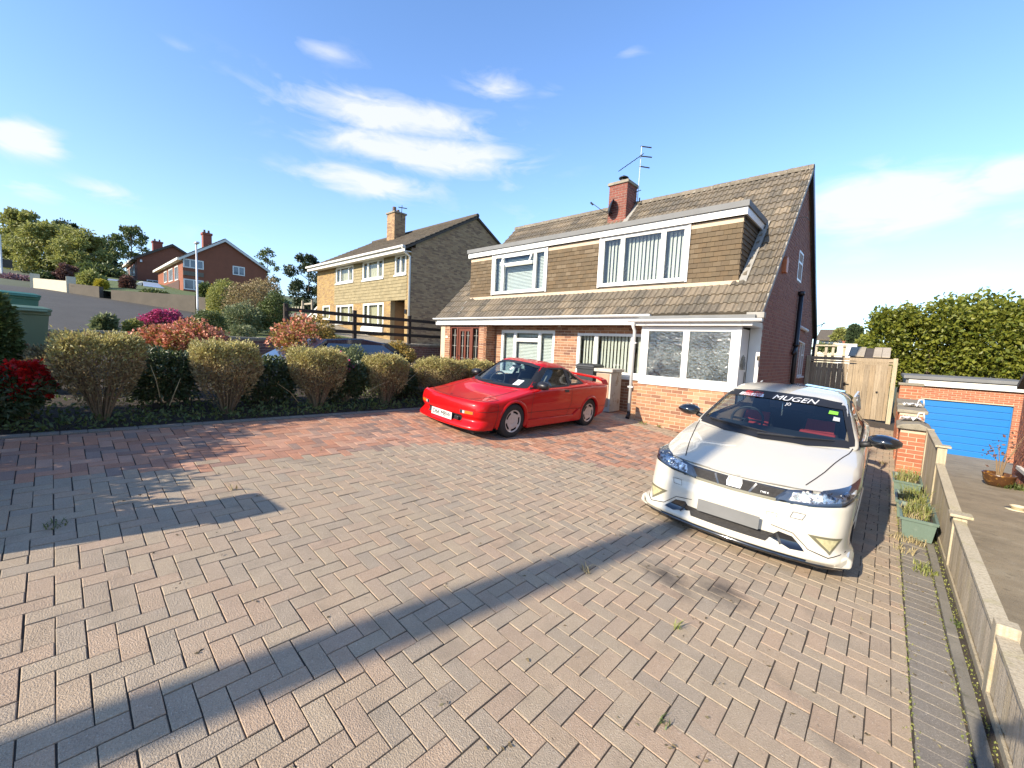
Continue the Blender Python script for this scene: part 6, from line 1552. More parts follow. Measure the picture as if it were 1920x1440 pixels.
    mb = MB(); mb.tube([(b.x, b.y, 5.5), (b.x, b.y, P(0, 440, x=-70).z)], .09, 8); obj('column', mb, 'galv', t)
    c = P(8, 494, x=-70); mb = MB(); mb.box(c.x - .1, c.x, c.y - .5, c.y + .55, c.z - .4, c.z + .45); obj('board', mb, 'roof_dark', t)
MT['leaf_dark2'] = mat('dark tree leaf', [(.04,.06,.025),(.055,.08,.03),(.07,.09,.035),(.045,.065,.025)], .5, noise=None, fine=None, bump=None, transl=.25)
build_far()

def build_back_right():
    # the big overgrown hedge behind the garage
    t = thing('overgrown_hedge', 'huge overgrown yellow green hedge towering behind the garage', 'hedge', (3, 27.5, -1))
    ps, ds = [], []
    for i, (px, py, w, h) in enumerate([(1660, 640, 90, 110), (1700, 600, 60, 60), (1720, 640, 150, 130), (1775, 600, 110, 90), (1790, 650, 170, 130), (1845, 590, 120, 80), (1860, 640, 180, 150), (1930, 620, 130, 130), (1960, 600, 150, 130), (1655, 600, 34, 40), (1690, 690, 110, 70), (1800, 690, 220, 60), (1920, 690, 200, 80), (2050, 620, 200, 200)]):
        y = 28.0 + (i % 3) * .5; c, rw, rh = blob(px, py, w, h, y=y)
        n = int(700 + 4200 * rw * rh / 4)
        p, d = shell(n, c, (rw, 1.3, rh), 500 + i, inner=.3, low=-1); ps.append(p + RNG.normal(0, .13, p.shape)); d = d * .6; d[:, 1] -= .25; d[:, 2] -= .1; ds.append(d)
    obj('foliage', leaf_mesh('foliage', np.concatenate(ps), np.concatenate(ds), .19, .62, .5), 'leaf_hedge', t, fix=False)['kind'] = 'stuff'
    mb = MB()
    for i in range(7): x = -.5 + i * .9; mb.tube([(x, 28.3, -1.5), (x + .1, 28.3, 1), (x + random.uniform(-.4, .4), 28.2, 3.2)], [.11, .09, .03], 6)
    obj('trunk', mb, 'bark', t)
    # things seen down the passage
    def at(px, py, y): return P(px, py, y=y)
    g = 'clipped cypresses beyond the gate'
    for i, (px, py0, py1, w) in enumerate(((1600, 612, 646, 22), (1611, 617, 646, 8))):
        c, rw, rh = blob(px, (py0 + py1) / 2, w, py1 - py0, y=52); t = thing('cypress', ['broad clipped cypress beyond the wooden gate', 'narrow cypress right beside the broad clipped one'][i], 'tree', (c.x, c.y, c.z - rh - 1), g)
        n = 2600; a = RNG.uniform(0, 2 * PI, n); z = RNG.uniform(-1.3, 1, n); r = np.where(z > .5, np.sqrt(np.maximum(0, 1 - ((z - .5) / .5) ** 2)), 1) * RNG.uniform(.75, 1.0, n)
        p = np.c_[c.x + np.cos(a) * r * rw, c.y + np.sin(a) * r * rw, c.z + z * rh]; d = np.c_[np.cos(a) * .6, np.sin(a) * .6, np.full(n, .7)]
        obj('foliage', leaf_mesh('foliage', p, d, .24, .4, .4), 'leaf_cypress', t, fix=False)['kind'] = 'stuff'
        mb = MB(); mb.tube([(c.x, c.y, c.z - rh - 1.5), (c.x, c.y, c.z)], .1, 6); obj('trunk', mb, 'bark', t)
    def hut(name, label, cat, x0, y0, x1, y1, dist, wallm, roofm=None, z_drop=3.0, ridge=None):
        a, b = at(x0, y0, dist), at(x1, y1, dist); t = thing(name, label, cat, (a.x, dist, b.z - z_drop))
        mb = MB(); mb.box(min(a.x, b.x), max(a.x, b.x), dist, dist + 5, b.z - z_drop, a.z); obj('wall', mb, wallm, t)
        if roofm:
            r = at((x0 + x1) / 2, ridge, dist).z; xa, xb = min(a.x, b.x) - .3, max(a.x, b.x) + .3
            mb = MB(); mb.box8([(xa, dist - .4, a.z - .1), (xb, dist - .4, a.z - .1), (xb, dist + 3, r), (xa, dist + 3, r), (xa, dist - .4, a.z + .1), (xb, dist - .4, a.z + .1), (xb, dist + 3, r + .2), (xa, dist + 3, r + .2)]); obj('roof', mb, roofm, t)
        return t
    hut('white_outbuilding', 'plain white flat roofed outbuilding beyond the gate', 'outbuilding', 1571, 644, 1606, 655, 44, 'white_paint')
    h = hut('far_house', 'distant house with a sloping brown roof beyond the gate', 'house', 1536, 637, 1572, 652, 66, 'cream', 'roof_dark2', 4, 618)
    for i in range(3):
        a, b = at(1538 + i * 9, 640, 65.9), at(1544 + i * 9, 647, 65.9); mb = MB(); mb.box(a.x, b.x, 65.9, 66.0, b.z, a.z); obj('window', mb, 'far_pane', h)
    h = hut('far_house', 'distant house with a mossy roof half hidden by the gable', 'house', 1562, 634, 1592, 650, 74, 'brick_far', 'roof_dark2', 4, 622)
    t = thing('balcony_rail', 'yellowish timber handrail on posts just beyond the gate', 'railing', (-1.5, 24, 1))
    for (x0, x1, y0, y1) in ((1530, 1590, 646, 650), (1530, 1592, 664, 668)):
        a, b = at(x0, y0, 24), at(x1, y1, 24); mb = MB(); mb.box(a.x, b.x, 24, 24.08, b.z, a.z); obj('rail', mb, 'fence_board', t)
    for px in (1531, 1550, 1563, 1584):
        a = at(px, 646, 24.05); mb = MB(); mb.box(a.x - .05, a.x + .05, 24.09, 24.17, -.6, a.z); obj('post', mb, 'fence_board', t)
    b = at(1531, 600, 40); t = thing('aerial_pole', 'thin dark pole with a small aerial next to the gable edge', 'pole', (b.x, 40, 0)); mb = MB(); mb.tube([(b.x, 40, -1), (b.x, 40, at(1531, 614, 40).z)], .06, 6); obj('column', mb, 'black_iron', t)
    mb = MB(); z = at(1531, 614, 40).z; mb.tube([(b.x - .3, 40, z - .1), (b.x + .6, 40, z + .35)], .03, 5); mb.tube([(b.x + .3, 40, z), (b.x + .5, 40, z + .4)], .03, 5); obj('aerial', mb, 'black_iron', t)
    for i, (px, py, w, h, m, dist) in enumerate([(1575, 632, 40, 26, 'leaf_tree', 60), (1622, 648, 40, 30, 'leaf_hedge', 46), (1548, 655, 50, 14, 'leaf_mid', 50)]):
        c, rw, rh = blob(px, py, w, h, y=dist); bush('distant_bush', ['yellow green bush between the distant roofs', 'golden hedge right of the cypresses', 'low bushes below the distant houses'][i], 'bush', c, (rw, rw, rh * 1.4), 1600, .25, m, 160 + i)
build_back_right()
# ---------------------------------------------------------------- cars
def cr_resample(C, nu, nv, smooth_n=2):
    """control grid C (rows, cols, 3) -> smooth surface grid; Catmull-Rom both ways, then a light fairing"""
    def along(A, n, wts=None):
        m = A.shape[0]; seg = np.linalg.norm(np.diff(A, axis=0), axis=2).mean(axis=1) ** .5 + .05
        t = np.r_[0, np.cumsum(seg)]; q = np.linspace(0, t[-1], n)
        i = np.clip(np.searchsorted(t, q, side='right') - 1, 0, m - 2)
        h = (t[i + 1] - t[i]); u = ((q - t[i]) / h)[:, None, None]
        T = np.empty_like(A); T[1:-1] = (A[2:] - A[:-2]) / (t[2:] - t[:-2])[:, None, None]
        T[0] = (A[1] - A[0]) / (t[1] - t[0]); T[-1] = (A[-1] - A[-2]) / (t[-1] - t[-2])
        hh = h[:, None, None]
        return ((2 * u ** 3 - 3 * u ** 2 + 1) * A[i] + (u ** 3 - 2 * u ** 2 + u) * hh * T[i] + (-2 * u ** 3 + 3 * u ** 2) * A[i + 1] + (u ** 3 - u ** 2) * hh * T[i + 1])
    S = along(np.asarray(C, float), nu); S = along(S.transpose(1, 0, 2), nv).transpose(1, 0, 2)
    for _ in range(smooth_n):
        S[1:-1] = S[1:-1] * .5 + (S[2:] + S[:-2]) * .25
        S[:, 1:-1] = S[:, 1:-1] * .5 + (S[:, 2:] + S[:, :-2]) * .25
    return S
def both(C):
    """mirror a half grid whose last column lies on the centre line"""
    C = np.asarray(C, float); M = C[:, ::-1][:, 1:].copy(); M[:, :, 0] *= -1
    return np.concatenate([C, M], axis=1)
def grid_faces(nu, nv):
    i, j = np.meshgrid(np.arange(nu - 1), np.arange(nv - 1), indexing='ij'); a = i * nv + j
    return np.stack([a, a + 1, a + nv + 1, a + nv], axis=-1).reshape(-1, 4)
def inside(poly, X, Y_):
    r = np.zeros(len(X), bool); n = len(poly)
    for i in range(n):
        (x0, y0), (x1, y1) = poly[i], poly[(i + 1) % n]
        c = ((y0 > Y_) != (y1 > Y_)) & (X < (x1 - x0) * (Y_ - y0) / (y1 - y0 + 1e-12) + x0); r ^= c
    return r
def densify(pts, step, closed=True):
    out = []; n = len(pts)
    for i in range(n if closed else n - 1):
        a, b = np.array(pts[i]), np.array(pts[(i + 1) % n]); k = max(1, int(np.linalg.norm(b - a) / step))
        for q in range(k): out.append(tuple(a + (b - a) * q / k))
    if not closed: out.append(tuple(pts[-1]))
    return out
class Car:
    """shell surfaces of one car in its own space: x across, y from nose to tail, z up"""
    def __init__(s, root, paint): s.root = root; s.paint = paint; s.V = []; s.F = []; s.n = 0
    def add_surface(s, S):
        nu, nv = S.shape[:2]; s.V.append(S.reshape(-1, 3)); s.F.append(grid_faces(nu, nv) + s.n); s.n += nu * nv
    def bake(s):
        V = np.concatenate(s.V); F_ = np.concatenate(s.F); s.bvh = BVHTree.FromPolygons([tuple(v) for v in V], [tuple(int(i) for i in f) for f in F_])
    def hit(s, p, d, off):
        loc, nor, _, dist = s.bvh.ray_cast(Vector(p), Vector(d))
        if loc is None:
            loc, nor, _, dist = s.bvh.find_nearest(Vector(p) + Vector(d) * 1.2)
            if nor.dot(Vector(d)) > 0: nor = -nor
            return loc + nor * off
        if nor.dot(Vector(d)) > 0: nor = -nor
        return loc + nor * off
    def proj(s, view, a, b, off):
        """front: (x, z) seen along +y; side: (y, z) seen from +x or -x; top: (x, y) seen from above"""
        if view == 'front': return s.hit((a, -2, b), (0, 1, 0), off)
        if view == 'right': return s.hit((2, a, b), (-1, 0, 0), off)
        if view == 'left': return s.hit((-2, a, b), (1, 0, 0), off)
        if view == 'top': return s.hit((a, b, 3), (0, 0, -1), off)
        if view == 'tilt': return s.hit((a, b - 2, b * 0 + 0), (0, 1, 0), off)
    def decal(s, name, view, poly, m, parent=None, off=.004, step=.035, thick=0.0):
        bd = densify(poly, step); n = len(bd); P_ = np.array(poly)
        lo, hi = P_.min(0), P_.max(0); pts = [Vector(p) for p in bd]
        gx, gy = np.meshgrid(np.arange(lo[0] + step * .6, hi[0], step), np.arange(lo[1] + step * .6, hi[1], step)); gx, gy = gx.ravel(), gy.ravel()
        if len(gx):
            k = inside(poly, gx, gy)
            bx = np.array(bd)
            for x, y in zip(gx[k], gy[k]):
                if np.min((bx[:, 0] - x) ** 2 + (bx[:, 1] - y) ** 2) > (step * .4) ** 2: pts.append(Vector((x, y)))
        v2, _, f2, *_ = geometry.delaunay_2d_cdt(pts, [(i, (i + 1) % n) for i in range(n)], [], 1, 1e-5)
        V = [s.proj(view, v.x, v.y, off) for v in v2]
        me = bpy.data.meshes.new(name); me.from_pydata([tuple(v) for v in V], [], [tuple(f) for f in f2]); me.update()
        o = obj(name, me, m, parent or s.root, smooth=True, local=True)
        return o
    def ribbon(s, name, view, pts, w, m, parent=None, off=.003, closed=False, step=.03, mb=None):
        pts = densify(pts, step, closed); n = len(pts); A = np.array(pts, float)
        T = np.roll(A, -1, 0) - np.roll(A, 1, 0)
        if not closed: T[0] = A[1] - A[0]; T[-1] = A[-1] - A[-2]
        T /= np.linalg.norm(T, axis=1, keepdims=True) + 1e-9; N_ = np.c_[-T[:, 1], T[:, 0]] * w / 2
        V = [s.proj(view, *(A[i] + N_[i]), off) for i in range(n)] + [s.proj(view, *(A[i] - N_[i]), off) for i in range(n)]
        f = [(i, (i + 1) % n, n + (i + 1) % n, n + i) for i in range(n if closed else n - 1)]
        f = [q for q in f if max((V[q[0]] - V[q[1]]).length, (V[q[0]] - V[q[3]]).length) < max(.16, w * 3)]
        if mb is not None: mb.add(V, f); return None
        q = MB(); q.add(V, f); return obj(name, q, m, parent or s.root, smooth=True, local=True)
    def text(s, name, view, body, x, y, size, m, parent=None, shear=0.0, off=.006, sx=1.0, slope=0.0, bold=0.0):
        c = bpy.data.curves.new('lettering', 'FONT'); c.body = body; c.size = size; c.shear = shear; c.align_x = 'CENTER'; c.align_y = 'CENTER'; c.offset = bold
        t = bpy.data.objects.new('lettering', c); COL.objects.link(t)
        me = bpy.data.meshes.new_from_object(t.evaluated_get(bpy.context.evaluated_depsgraph_get())); bpy.data.objects.remove(t); bpy.data.curves.remove(c)
        if not len(me.vertices): return None
        me.name = name; me.materials.clear()
        for v in me.vertices:
            a = x + v.co.x * sx; b = y + v.co.y + slope * v.co.x * sx; v.co = s.proj(view, a, b, off)
        o = obj(name, me, m, parent or s.root, local=True); o['kind'] = 'stuff'; return o
    def shell(s, name, S, cuts, parent=None, m=None):
        """the painted shell with its openings cut: cuts are (view, polygon, test)"""
        nu, nv = S.shape[:2]; V = S.reshape(-1, 3); F_ = grid_faces(nu, nv); c = V[F_].mean(1); keep = np.ones(len(F_), bool)
        for (view, poly, test) in cuts:
            a, b = {'front': (0, 2), 'side': (1, 2), 'top': (0, 1)}[view]
            keep &= ~(inside(poly, c[:, a], c[:, b]) & test(c))
        me = np_mesh(name, V, F_[keep]); 
        o = obj(name, me, m or s.paint, parent or s.root, smooth=True, local=True); return o
def place_car(name, label, cat, x, y, yaw, lift=0.0, zf=drive_z, group=None):
    e = .4; gx = (zf(x + e, y) - zf(x - e, y)) / (2 * e); gy = (zf(x, y + e) - zf(x, y - e)) / (2 * e)
    n = Vector((-gx, -gy, 1)).normalized(); xa = Vector((1, 0, gx)).normalized(); ya = n.cross(xa)
    c, s = math.cos(yaw), math.sin(yaw); X_ = xa * c + ya * s; Y_ = ya * c - xa * s
    M = Matrix(((X_.x, Y_.x, n.x, x), (X_.y, Y_.y, n.y, y), (X_.z, Y_.z, n.z, zf(x, y) + lift), (0, 0, 0, 1)))
    return thing(name, label, cat, matrix=M, group=group)
def pose_car(name, label, cat, pos, rot, scale):
    M = Matrix.Translation(pos) @ Matrix.Rotation(rot[2], 4, 'Z') @ Matrix.Rotation(rot[1], 4, 'Y') @ Matrix.Rotation(rot[0], 4, 'X') @ Matrix.Scale(scale, 4)
    return thing(name, label, cat, matrix=M)
def wheel(root, x, y, r, w, rimr, style):
    s = 1 if x > 0 else -1; o = (x, y, r)
    mb = MB(); prof = [(rimr, -w / 2), (r * .93, -w / 2), (r * .99, -w * .40), (r, -w * .30), (r, w * .30), (r * .99, w * .40), (r * .93, w / 2), (rimr, w / 2), (rimr - .01, w * .3)]
    mb.lathe([(a, b) for a, b in prof], o, 'x', 40); wh = obj('wheel', mb, 'rubber', root, smooth=True, local=True)
    f = w / 2 * s
    mb = MB()
    if style == 'flat':
        mb.lathe([(0, f * .80), (rimr * .34, f * .80), (rimr * .42, f * .86), (rimr * .66, f * .90), (rimr * .70, f * .90)], o, 'x', 40)
        n = 5
        for k in range(n):
            a0 = 2 * PI * (k + .36) / n + .35; a1 = 2 * PI * (k + .95) / n + .35
            mb.lathe([(rimr * .70, f * .90), (rimr * .90, f * .90)], o, 'x', 6, a0 + (a1 - a0) * 0 - .42, a0)
        mb.lathe([(rimr * .88, f * .90), (rimr * .95, f * .98), (rimr, f * 1.0), (rimr * 1.02, f * .92)], o, 'x', 40)
    else:
        for k in range(7):
            a = 2 * PI * k / 7; c, q = math.cos(a), math.sin(a); p = lambda rr, t, fx: (x + fx, y + c * rr - q * t, r + q * rr + c * t)
            mb.add([p(.04, -.03, f * .75), p(.04, .03, f * .75), p(rimr * .95, .022, f * .9), p(rimr * .95, -.022, f * .9)], [(0, 1, 2, 3)])
        mb.lathe([(0, f * .8), (.06, f * .78), (.07, f * .7)], o, 'x', 20); mb.lathe([(rimr * .93, f * .85), (rimr, f * 1.0), (rimr * 1.02, f * .92)], o, 'x', 40)
    obj('rim', mb, 'alloy', wh, smooth=False, fix=False, local=True)
    mb = MB(); mb.lathe([(0, f * .35), (rimr, f * .35)], o, 'x', 24); obj('brake_disc', mb, 'trim', wh, fix=False, local=True)
    if style == 'flat':
        for k in range(4):
            a = PI / 4 + k * PI / 2; mb = MB(); mb.lathe([(.017, f * .815), (.017, f * .80), (0, f * .78)], (x, y + math.cos(a) * rimr * .27, r + math.sin(a) * rimr * .27), 'x', 10); obj('lug_hole', mb, 'trim', wh, fix=False, local=True)
    return wh
def arch_poly(yc, r, n=24): return [(yc + r * math.cos(a), .295 + r * math.sin(a)) for a in np.linspace(-.5, PI + .5, n)] + [(yc - r * 1.0, -.2), (yc + r * 1.0, -.2)]
def arches(car, axles, r, zc, flare, m):
    for yc in axles:
        for s, view in ((1, 'right'), (-1, 'left')):
            # inner wheel housing
            mb = MB(); mb.lathe([(r * 1.03, .50 * s), (r * 1.03, .80 * s)], (0, yc, zc), 'x', 20, -.35, PI + .35); mb.lathe([(0, .50 * s), (r * 1.03, .50 * s)], (0, yc, zc), 'x', 20)
            obj('wheel_housing', mb, 'dark_void', car.root, fix=False, local=True)
            # lip along the edge of the opening
            A = np.linspace(-.36, PI + .36, 34); V = []
            for a in A:
                for (rr, o_) in ((r + flare[0], .002), (r + flare[0] * .55, flare[1]), (r + .004, flare[1]), (r - .012, -.035)):
                    yy, zz = yc + rr * math.cos(a), zc + rr * math.sin(a)
                    p = car.proj(view, yy, max(zz, .16), o_ if o_ > 0 else .0); V.append((p.x - (s * .035 if o_ < 0 else 0), yy, zz))
            k = 4; f = [(i * k + j, i * k + j + 1, (i + 1) * k + j + 1, (i + 1) * k + j) for i in range(len(A) - 1) for j in range(k - 1)]
            mb = MB(); mb.add(V, f); obj('wheel_arch', mb, m, car.root, smooth=True, local=True)
def seat(root, x, y, z, m, w=.50, lean=.25, name='seat'):
    s = MB(); s.box8([(x - w / 2, y - .5, z), (x + w / 2, y - .5, z), (x + w / 2, y + .02, z - .03), (x - w / 2, y + .02, z - .03), (x - w / 2, y - .5, z + .14), (x + w / 2, y - .5, z + .14), (x + w / 2, y + .02, z + .10), (x - w / 2, y + .02, z + .10)])
    o = obj(name, s, m, root, bevel=.04, local=True)
    b = MB(); b.box8([(x - w * .46, y - .06, z + .05), (x + w * .46, y - .06, z + .05), (x + w * .46, y + .07, z + .05), (x - w * .46, y + .07, z + .05), (x - w * .36, y - .06 + lean, z + .62), (x + w * .36, y - .06 + lean, z + .62), (x + w * .36, y + .04 + lean, z + .62), (x - w * .36, y + .04 + lean, z + .62)])
    obj('backrest', b, m, o, bevel=.04, local=True)
    h = MB(); h.box8([(x - .12, y + lean - .04, z + .65), (x + .12, y + lean - .04, z + .65), (x + .12, y + lean + .05, z + .65), (x - .12, y + lean + .05, z + .65), (x - .10, y + lean, z + .82), (x + .10, y + lean, z + .82), (x + .10, y + lean + .07, z + .82), (x - .10, y + lean + .07, z + .82)])
    obj('headrest', h, m, o, bevel=.03, local=True); return o
def steering(root, x, y, z, tilt=.45, r=.185):
    mb = MB(); pts = [(x + r * math.cos(a), y - r * math.sin(a) * math.sin(tilt) * -1, z + r * math.sin(a) * math.cos(tilt)) for a in np.linspace(0, 2 * PI, 26)]
    mb.tube(pts, .015, 6, cap=False); mb.tube([(x - r, y, z), (x + r, y, z)], .014, 5); mb.tube([(x, y, z), (x, y - .25, z - .12)], .03, 6); return obj('steering_wheel', mb, 'trim', root, smooth=True, local=True)
def mirror(root, x, y, z, m, sx=.22, sz=.15, sy=.16, arm=.1, tilt=.0, box=.55):
    s = 1 if x > 0 else -1; mb = MB(); n, k = 14, 9
    V = []; f = []
    for j in range(k):
        t = j / (k - 1); rr = math.sin(PI * (.04 + .92 * t)) ** box; xx = x + s * sx * t
        for i in range(n):
            a = 2 * PI * i / n; c, q = math.cos(a), math.sin(a)
            yy = sy * (.5 * c if c > 0 else 1.0 * c * .8) * rr; V.append((xx, y + (yy if c < 0 else yy * .35), z + q * sz * .5 * rr * (1 - .18 * t) + tilt * t))
    f = [(j * n + i, j * n + (i + 1) % n, (j + 1) * n + (i + 1) % n, (j + 1) * n + i) for j in range(k - 1) for i in range(n)] + [tuple(range(n)), tuple((k - 1) * n + i for i in range(n))]
    mb.add(V, f); o = obj('door_mirror', mb, m, root, smooth=True, local=True)
    mb = MB(); mb.tube([(x - s * arm, y + .02, z - sz * .45), (x + s * .04, y, z - sz * .25)], [.035, .03], 8); obj('mirror_arm', mb, 'trim', o, smooth=True, local=True); return o

def build_coupe():
    root = pose_car('red_coupe', 'small red wedge shaped coupe with black window trim and silver wheels', 'car', (-5.06, 3.99, .435), (math.radians(-1.4), math.radians(4.0), math.radians(-.2)), .945)
    c = Car(root, 'paint_red')
    R_ = lambda *p: list(p)
    C = [
     [(.60,.44,.19),(.735,.42,.19),(.790,.40,.34),(.803,.40,.47),(.792,.36,.545),(.745,.24,.600),(.50,.10,.612),(.25,.045,.618),(0,.03,.62)],
     [(.60,.62,.19),(.775,.62,.19),(.815,.62,.36),(.822,.62,.50),(.800,.60,.620),(.745,.55,.645),(.50,.48,.652),(.25,.46,.656),(0,.45,.657)],
     [(.60,.83,.18),(.790,.83,.18),(.828,.83,.38),(.831,.83,.54),(.806,.83,.680),(.742,.80,.695),(.50,.75,.700),(.25,.72,.704),(0,.71,.706)],
     [(.60,1.12,.17),(.795,1.12,.17),(.825,1.12,.40),(.830,1.12,.58),(.806,1.12,.735),(.738,1.12,.760),(.52,1.00,.765),(.26,.93,.768),(0,.91,.770)],
     [(.60,1.32,.17),(.795,1.32,.17),(.822,1.32,.41),(.829,1.32,.60),(.806,1.32,.765),(.735,1.30,.792),(.675,1.26,.815),(.34,1.08,.800),(0,1.03,.798)],
     [(.60,1.60,.17),(.795,1.60,.17),(.820,1.60,.41),(.828,1.60,.60),(.806,1.60,.790),(.738,1.60,.820),(.600,1.57,1.010),(.31,1.44,1.015),(0,1.40,1.018)],
     [(.60,1.90,.17),(.795,1.90,.17),(.818,1.90,.41),(.827,1.90,.60),(.806,1.90,.805),(.740,1.90,.838),(.520,1.86,1.188),(.28,1.80,1.214),(0,1.78,1.220)],
     [(.60,2.20,.17),(.795,2.20,.17),(.818,2.20,.41),(.827,2.20,.60),(.806,2.20,.815),(.744,2.20,.850),(.520,2.18,1.212),(.28,2.16,1.242),(0,2.15,1.248)],
     [(.60,2.52,.17),(.800,2.52,.17),(.820,2.52,.41),(.829,2.52,.60),(.808,2.52,.828),(.750,2.52,.864),(.530,2.50,1.180),(.28,2.44,1.222),(0,2.42,1.230)],
     [(.60,2.85,.18),(.805,2.85,.18),(.826,2.85,.41),(.834,2.85,.62),(.812,2.85,.845),(.756,2.85,.880),(.575,2.84,1.050),(.28,2.78,1.020),(0,2.76,1.010)],
     [(.60,3.15,.18),(.805,3.15,.18),(.832,3.15,.42),(.838,3.15,.63),(.815,3.15,.855),(.760,3.15,.890),(.640,3.15,.925),(.30,3.12,.915),(0,3.10,.910)],
     [(.60,3.55,.20),(.790,3.55,.20),(.826,3.55,.42),(.832,3.55,.63),(.808,3.55,.850),(.750,3.55,.885),(.600,3.55,.895),(.30,3.55,.895),(0,3.55,.895)],
     [(.60,3.82,.26),(.760,3.82,.26),(.800,3.82,.44),(.808,3.82,.63),(.785,3.84,.83),(.730,3.86,.870),(.590,3.88,.880),(.30,3.89,.880),(0,3.90,.880)],
     [(.50,3.86,.30),(.64,3.86,.30),(.72,3.90,.44),(.735,3.92,.63),(.71,3.92,.80),(.66,3.92,.84),(.55,3.925,.85),(.28,3.925,.85),(0,3.925,.85)]]
    S = cr_resample(both(C), 200, 176, 0)
    # nose: path round the front by height
    path = [(.803, .40), (.785, .235), (.72, .125), (.56, .060), (.30, .018), (0, .0)]
    lev = [(.165, .085, .94), (.175, -.035, .985), (.215, -.050, 1.0), (.30, .025, .985), (.335, .03, .985), (.385, .0, 1.0), (.455, -.012, 1.005), (.545, .0, 1.0), (.595, .022, .985), (.622, .055, .965)]
    N_ = [[(x * sc, y + dy * (1 if y < .3 else .25), z - (0 if y < .3 else .0)) for (x, y) in path] for (z, dy, sc) in lev]
    B = cr_resample(both(N_), 46, 110, 0)
    c.add_surface(S); c.add_surface(B); c.bake()
    fa, ra = .845, 3.165; r = .315
    side_win = [(1.40, .822), (2.42, .862), (2.42, 1.165), (1.93, 1.158), (1.86, 1.135)]
    quarter = [(2.50, .882), (2.93, .905), (2.60, 1.10), (2.50, 1.145)]
    ws = [(-.665, .825), (-.34, .814), (0, .812), (.34, .814), (.665, .825), (.515, 1.165), (.28, 1.195), (0, 1.20), (-.28, 1.195), (-.515, 1.165)]
    up = lambda q: np.abs(q[:, 0]) > .35
    frontish = lambda q: (q[:, 1] < 1.86) & (q[:, 1] > .95)
    cuts = [('side', side_win, up), ('side', quarter, up), ('front', ws, frontish)] + [('side', arch_poly(y, r), lambda q: np.abs(q[:, 0]) > .58) for y in (fa, ra)]
    c.shell('body', S, cuts)
    bumper = c.shell('front_bumper', B, [('side', arch_poly(fa, r), lambda q: np.abs(q[:, 0]) > .58)])
    arches(c, (fa, ra), r, .295, (.045, .016), 'paint_red')
    for x in (-.72, .72):
        for y in (fa, ra): wheel(root, x, y, .292, .185, .19, 'flat')
    c.decal('windscreen', 'front', ws, 'glass_car', off=-.002)
    for v in ('right', 'left'):
        c.decal('side_window', v, side_win, 'glass_car', off=-.002); c.decal('quarter_window', v, quarter, 'glass_car', off=-.002)
    # black trims round the glass
    c.ribbon('windscreen_trim', 'front', ws, .040, 'trim', closed=True, off=.004)
    for v in ('right', 'left'):
        c.ribbon('window_trim', v, side_win, .030, 'trim', closed=True, off=.004); c.ribbon('window_trim', v, quarter, .030, 'trim', closed=True, off=.004)
        c.decal('b_pillar', v, [(2.43, .86), (2.49, .88), (2.49, 1.15), (2.43, 1.165)], 'trim', off=.004)
        c.decal('a_pillar', v, [(1.28, .806), (1.46, .828), (1.94, 1.168), (1.80, 1.172)], 'trim', off=.004)
    # panel gaps
    gaps = [('top', [(-.44, .14), (-.55, .62), (-.62, 1.08)]), ('top', [(.44, .14), (.55, .62), (.62, 1.08)]), ('top', [(-.44, .14), (0, .075), (.44, .14)]), ('top', [(-.44, .17), (-.70, .30), (-.74, .52), (-.52, .50)]), ('top', [(.44, .17), (.70, .30), (.74, .52), (.52, .50)])]
    for v, p in gaps: c.ribbon('panel_gap', v, p, .011, 'seam', off=.0025)
    for v in ('right', 'left'):
        for p in ([(1.30, .20), (1.27, .55), (1.32, .80)], [(2.45, .86), (2.47, .55), (2.36, .28), (2.30, .20)], [(.42, .52), (.80, .665), (1.30, .775)][:0] or [(1.14, .42), (3.85, .42)], [(.10, .475), (.50, .475)], [(.46, .17), (.46, .60)]): c.ribbon('panel_gap', v, p, .007, 'seam', off=.0025)
        c.decal('door_handle', v, [(2.22, .745), (2.36, .745), (2.36, .79), (2.22, .79)], 'trim', off=.006)
        # skirt with a kicked up scoop before the rear wheel
        s = 1 if v == 'right' else -1; mb = MB()
        prof = [(1.19, .30), (2.55, .30), (2.72, .40), (2.80, .40), (2.83, .17), (1.19, .15)]
        V = [c.proj(v, a, max(b, .2), .022) for a, b in prof]; V = [(p.x, a, b) for p, (a, b) in zip(V, prof)]; V2 = [(p[0] - s * .05, p[1], p[2]) for p in V]
        mb.add(V + V2, [tuple(range(6)), tuple(range(6, 12))] + [(i, (i + 1) % 6, 6 + (i + 1) % 6, 6 + i) for i in range(6)]); obj('side_skirt', mb, 'paint_red', root, bevel=.012, local=True)
    # bonnet badge, side lights, number plate recess, plate
    for s in (-1, 1):
        o = c.decal('indicator', 'front', [(s * .40, .405), (s * .655, .412), (s * .655, .468), (s * .40, .462)], 'lamp_dark', parent=bumper, off=.003)
        c.decal('amber_lens', 'front', [(s * .50, .412), (s * .645, .417), (s * .645, .462), (s * .50, .457)], 'amber', parent=bumper, off=.006)
        c.decal('side_light', 'front', [(s * .455, .412), (s * .495, .413), (s * .495, .457), (s * .455, .455)], 'clear_lens', parent=bumper, off=.006)
    c.decal('grille_slot', 'front', [(-.42, .275), (.42, .275), (.42, .375), (-.42, .375)], 'trim', parent=bumper, off=.003)
    mb = MB(); mb.box(-.26, .26, -.022, -.012, .262, .375); pl = obj('number_plate', mb, 'plate', root, local=True)
    cu = bpy.data.curves.new('plate_text', 'FONT'); cu.body = 'D66 MBW'; cu.size = .112; cu.align_x = 'CENTER'; cu.align_y = 'CENTER'; cu.offset = 0
    t = bpy.data.objects.new('plate_text', cu); COL.objects.link(t); me = bpy.data.meshes.new_from_object(t.evaluated_get(bpy.context.evaluated_depsgraph_get())); bpy.data.objects.remove(t)
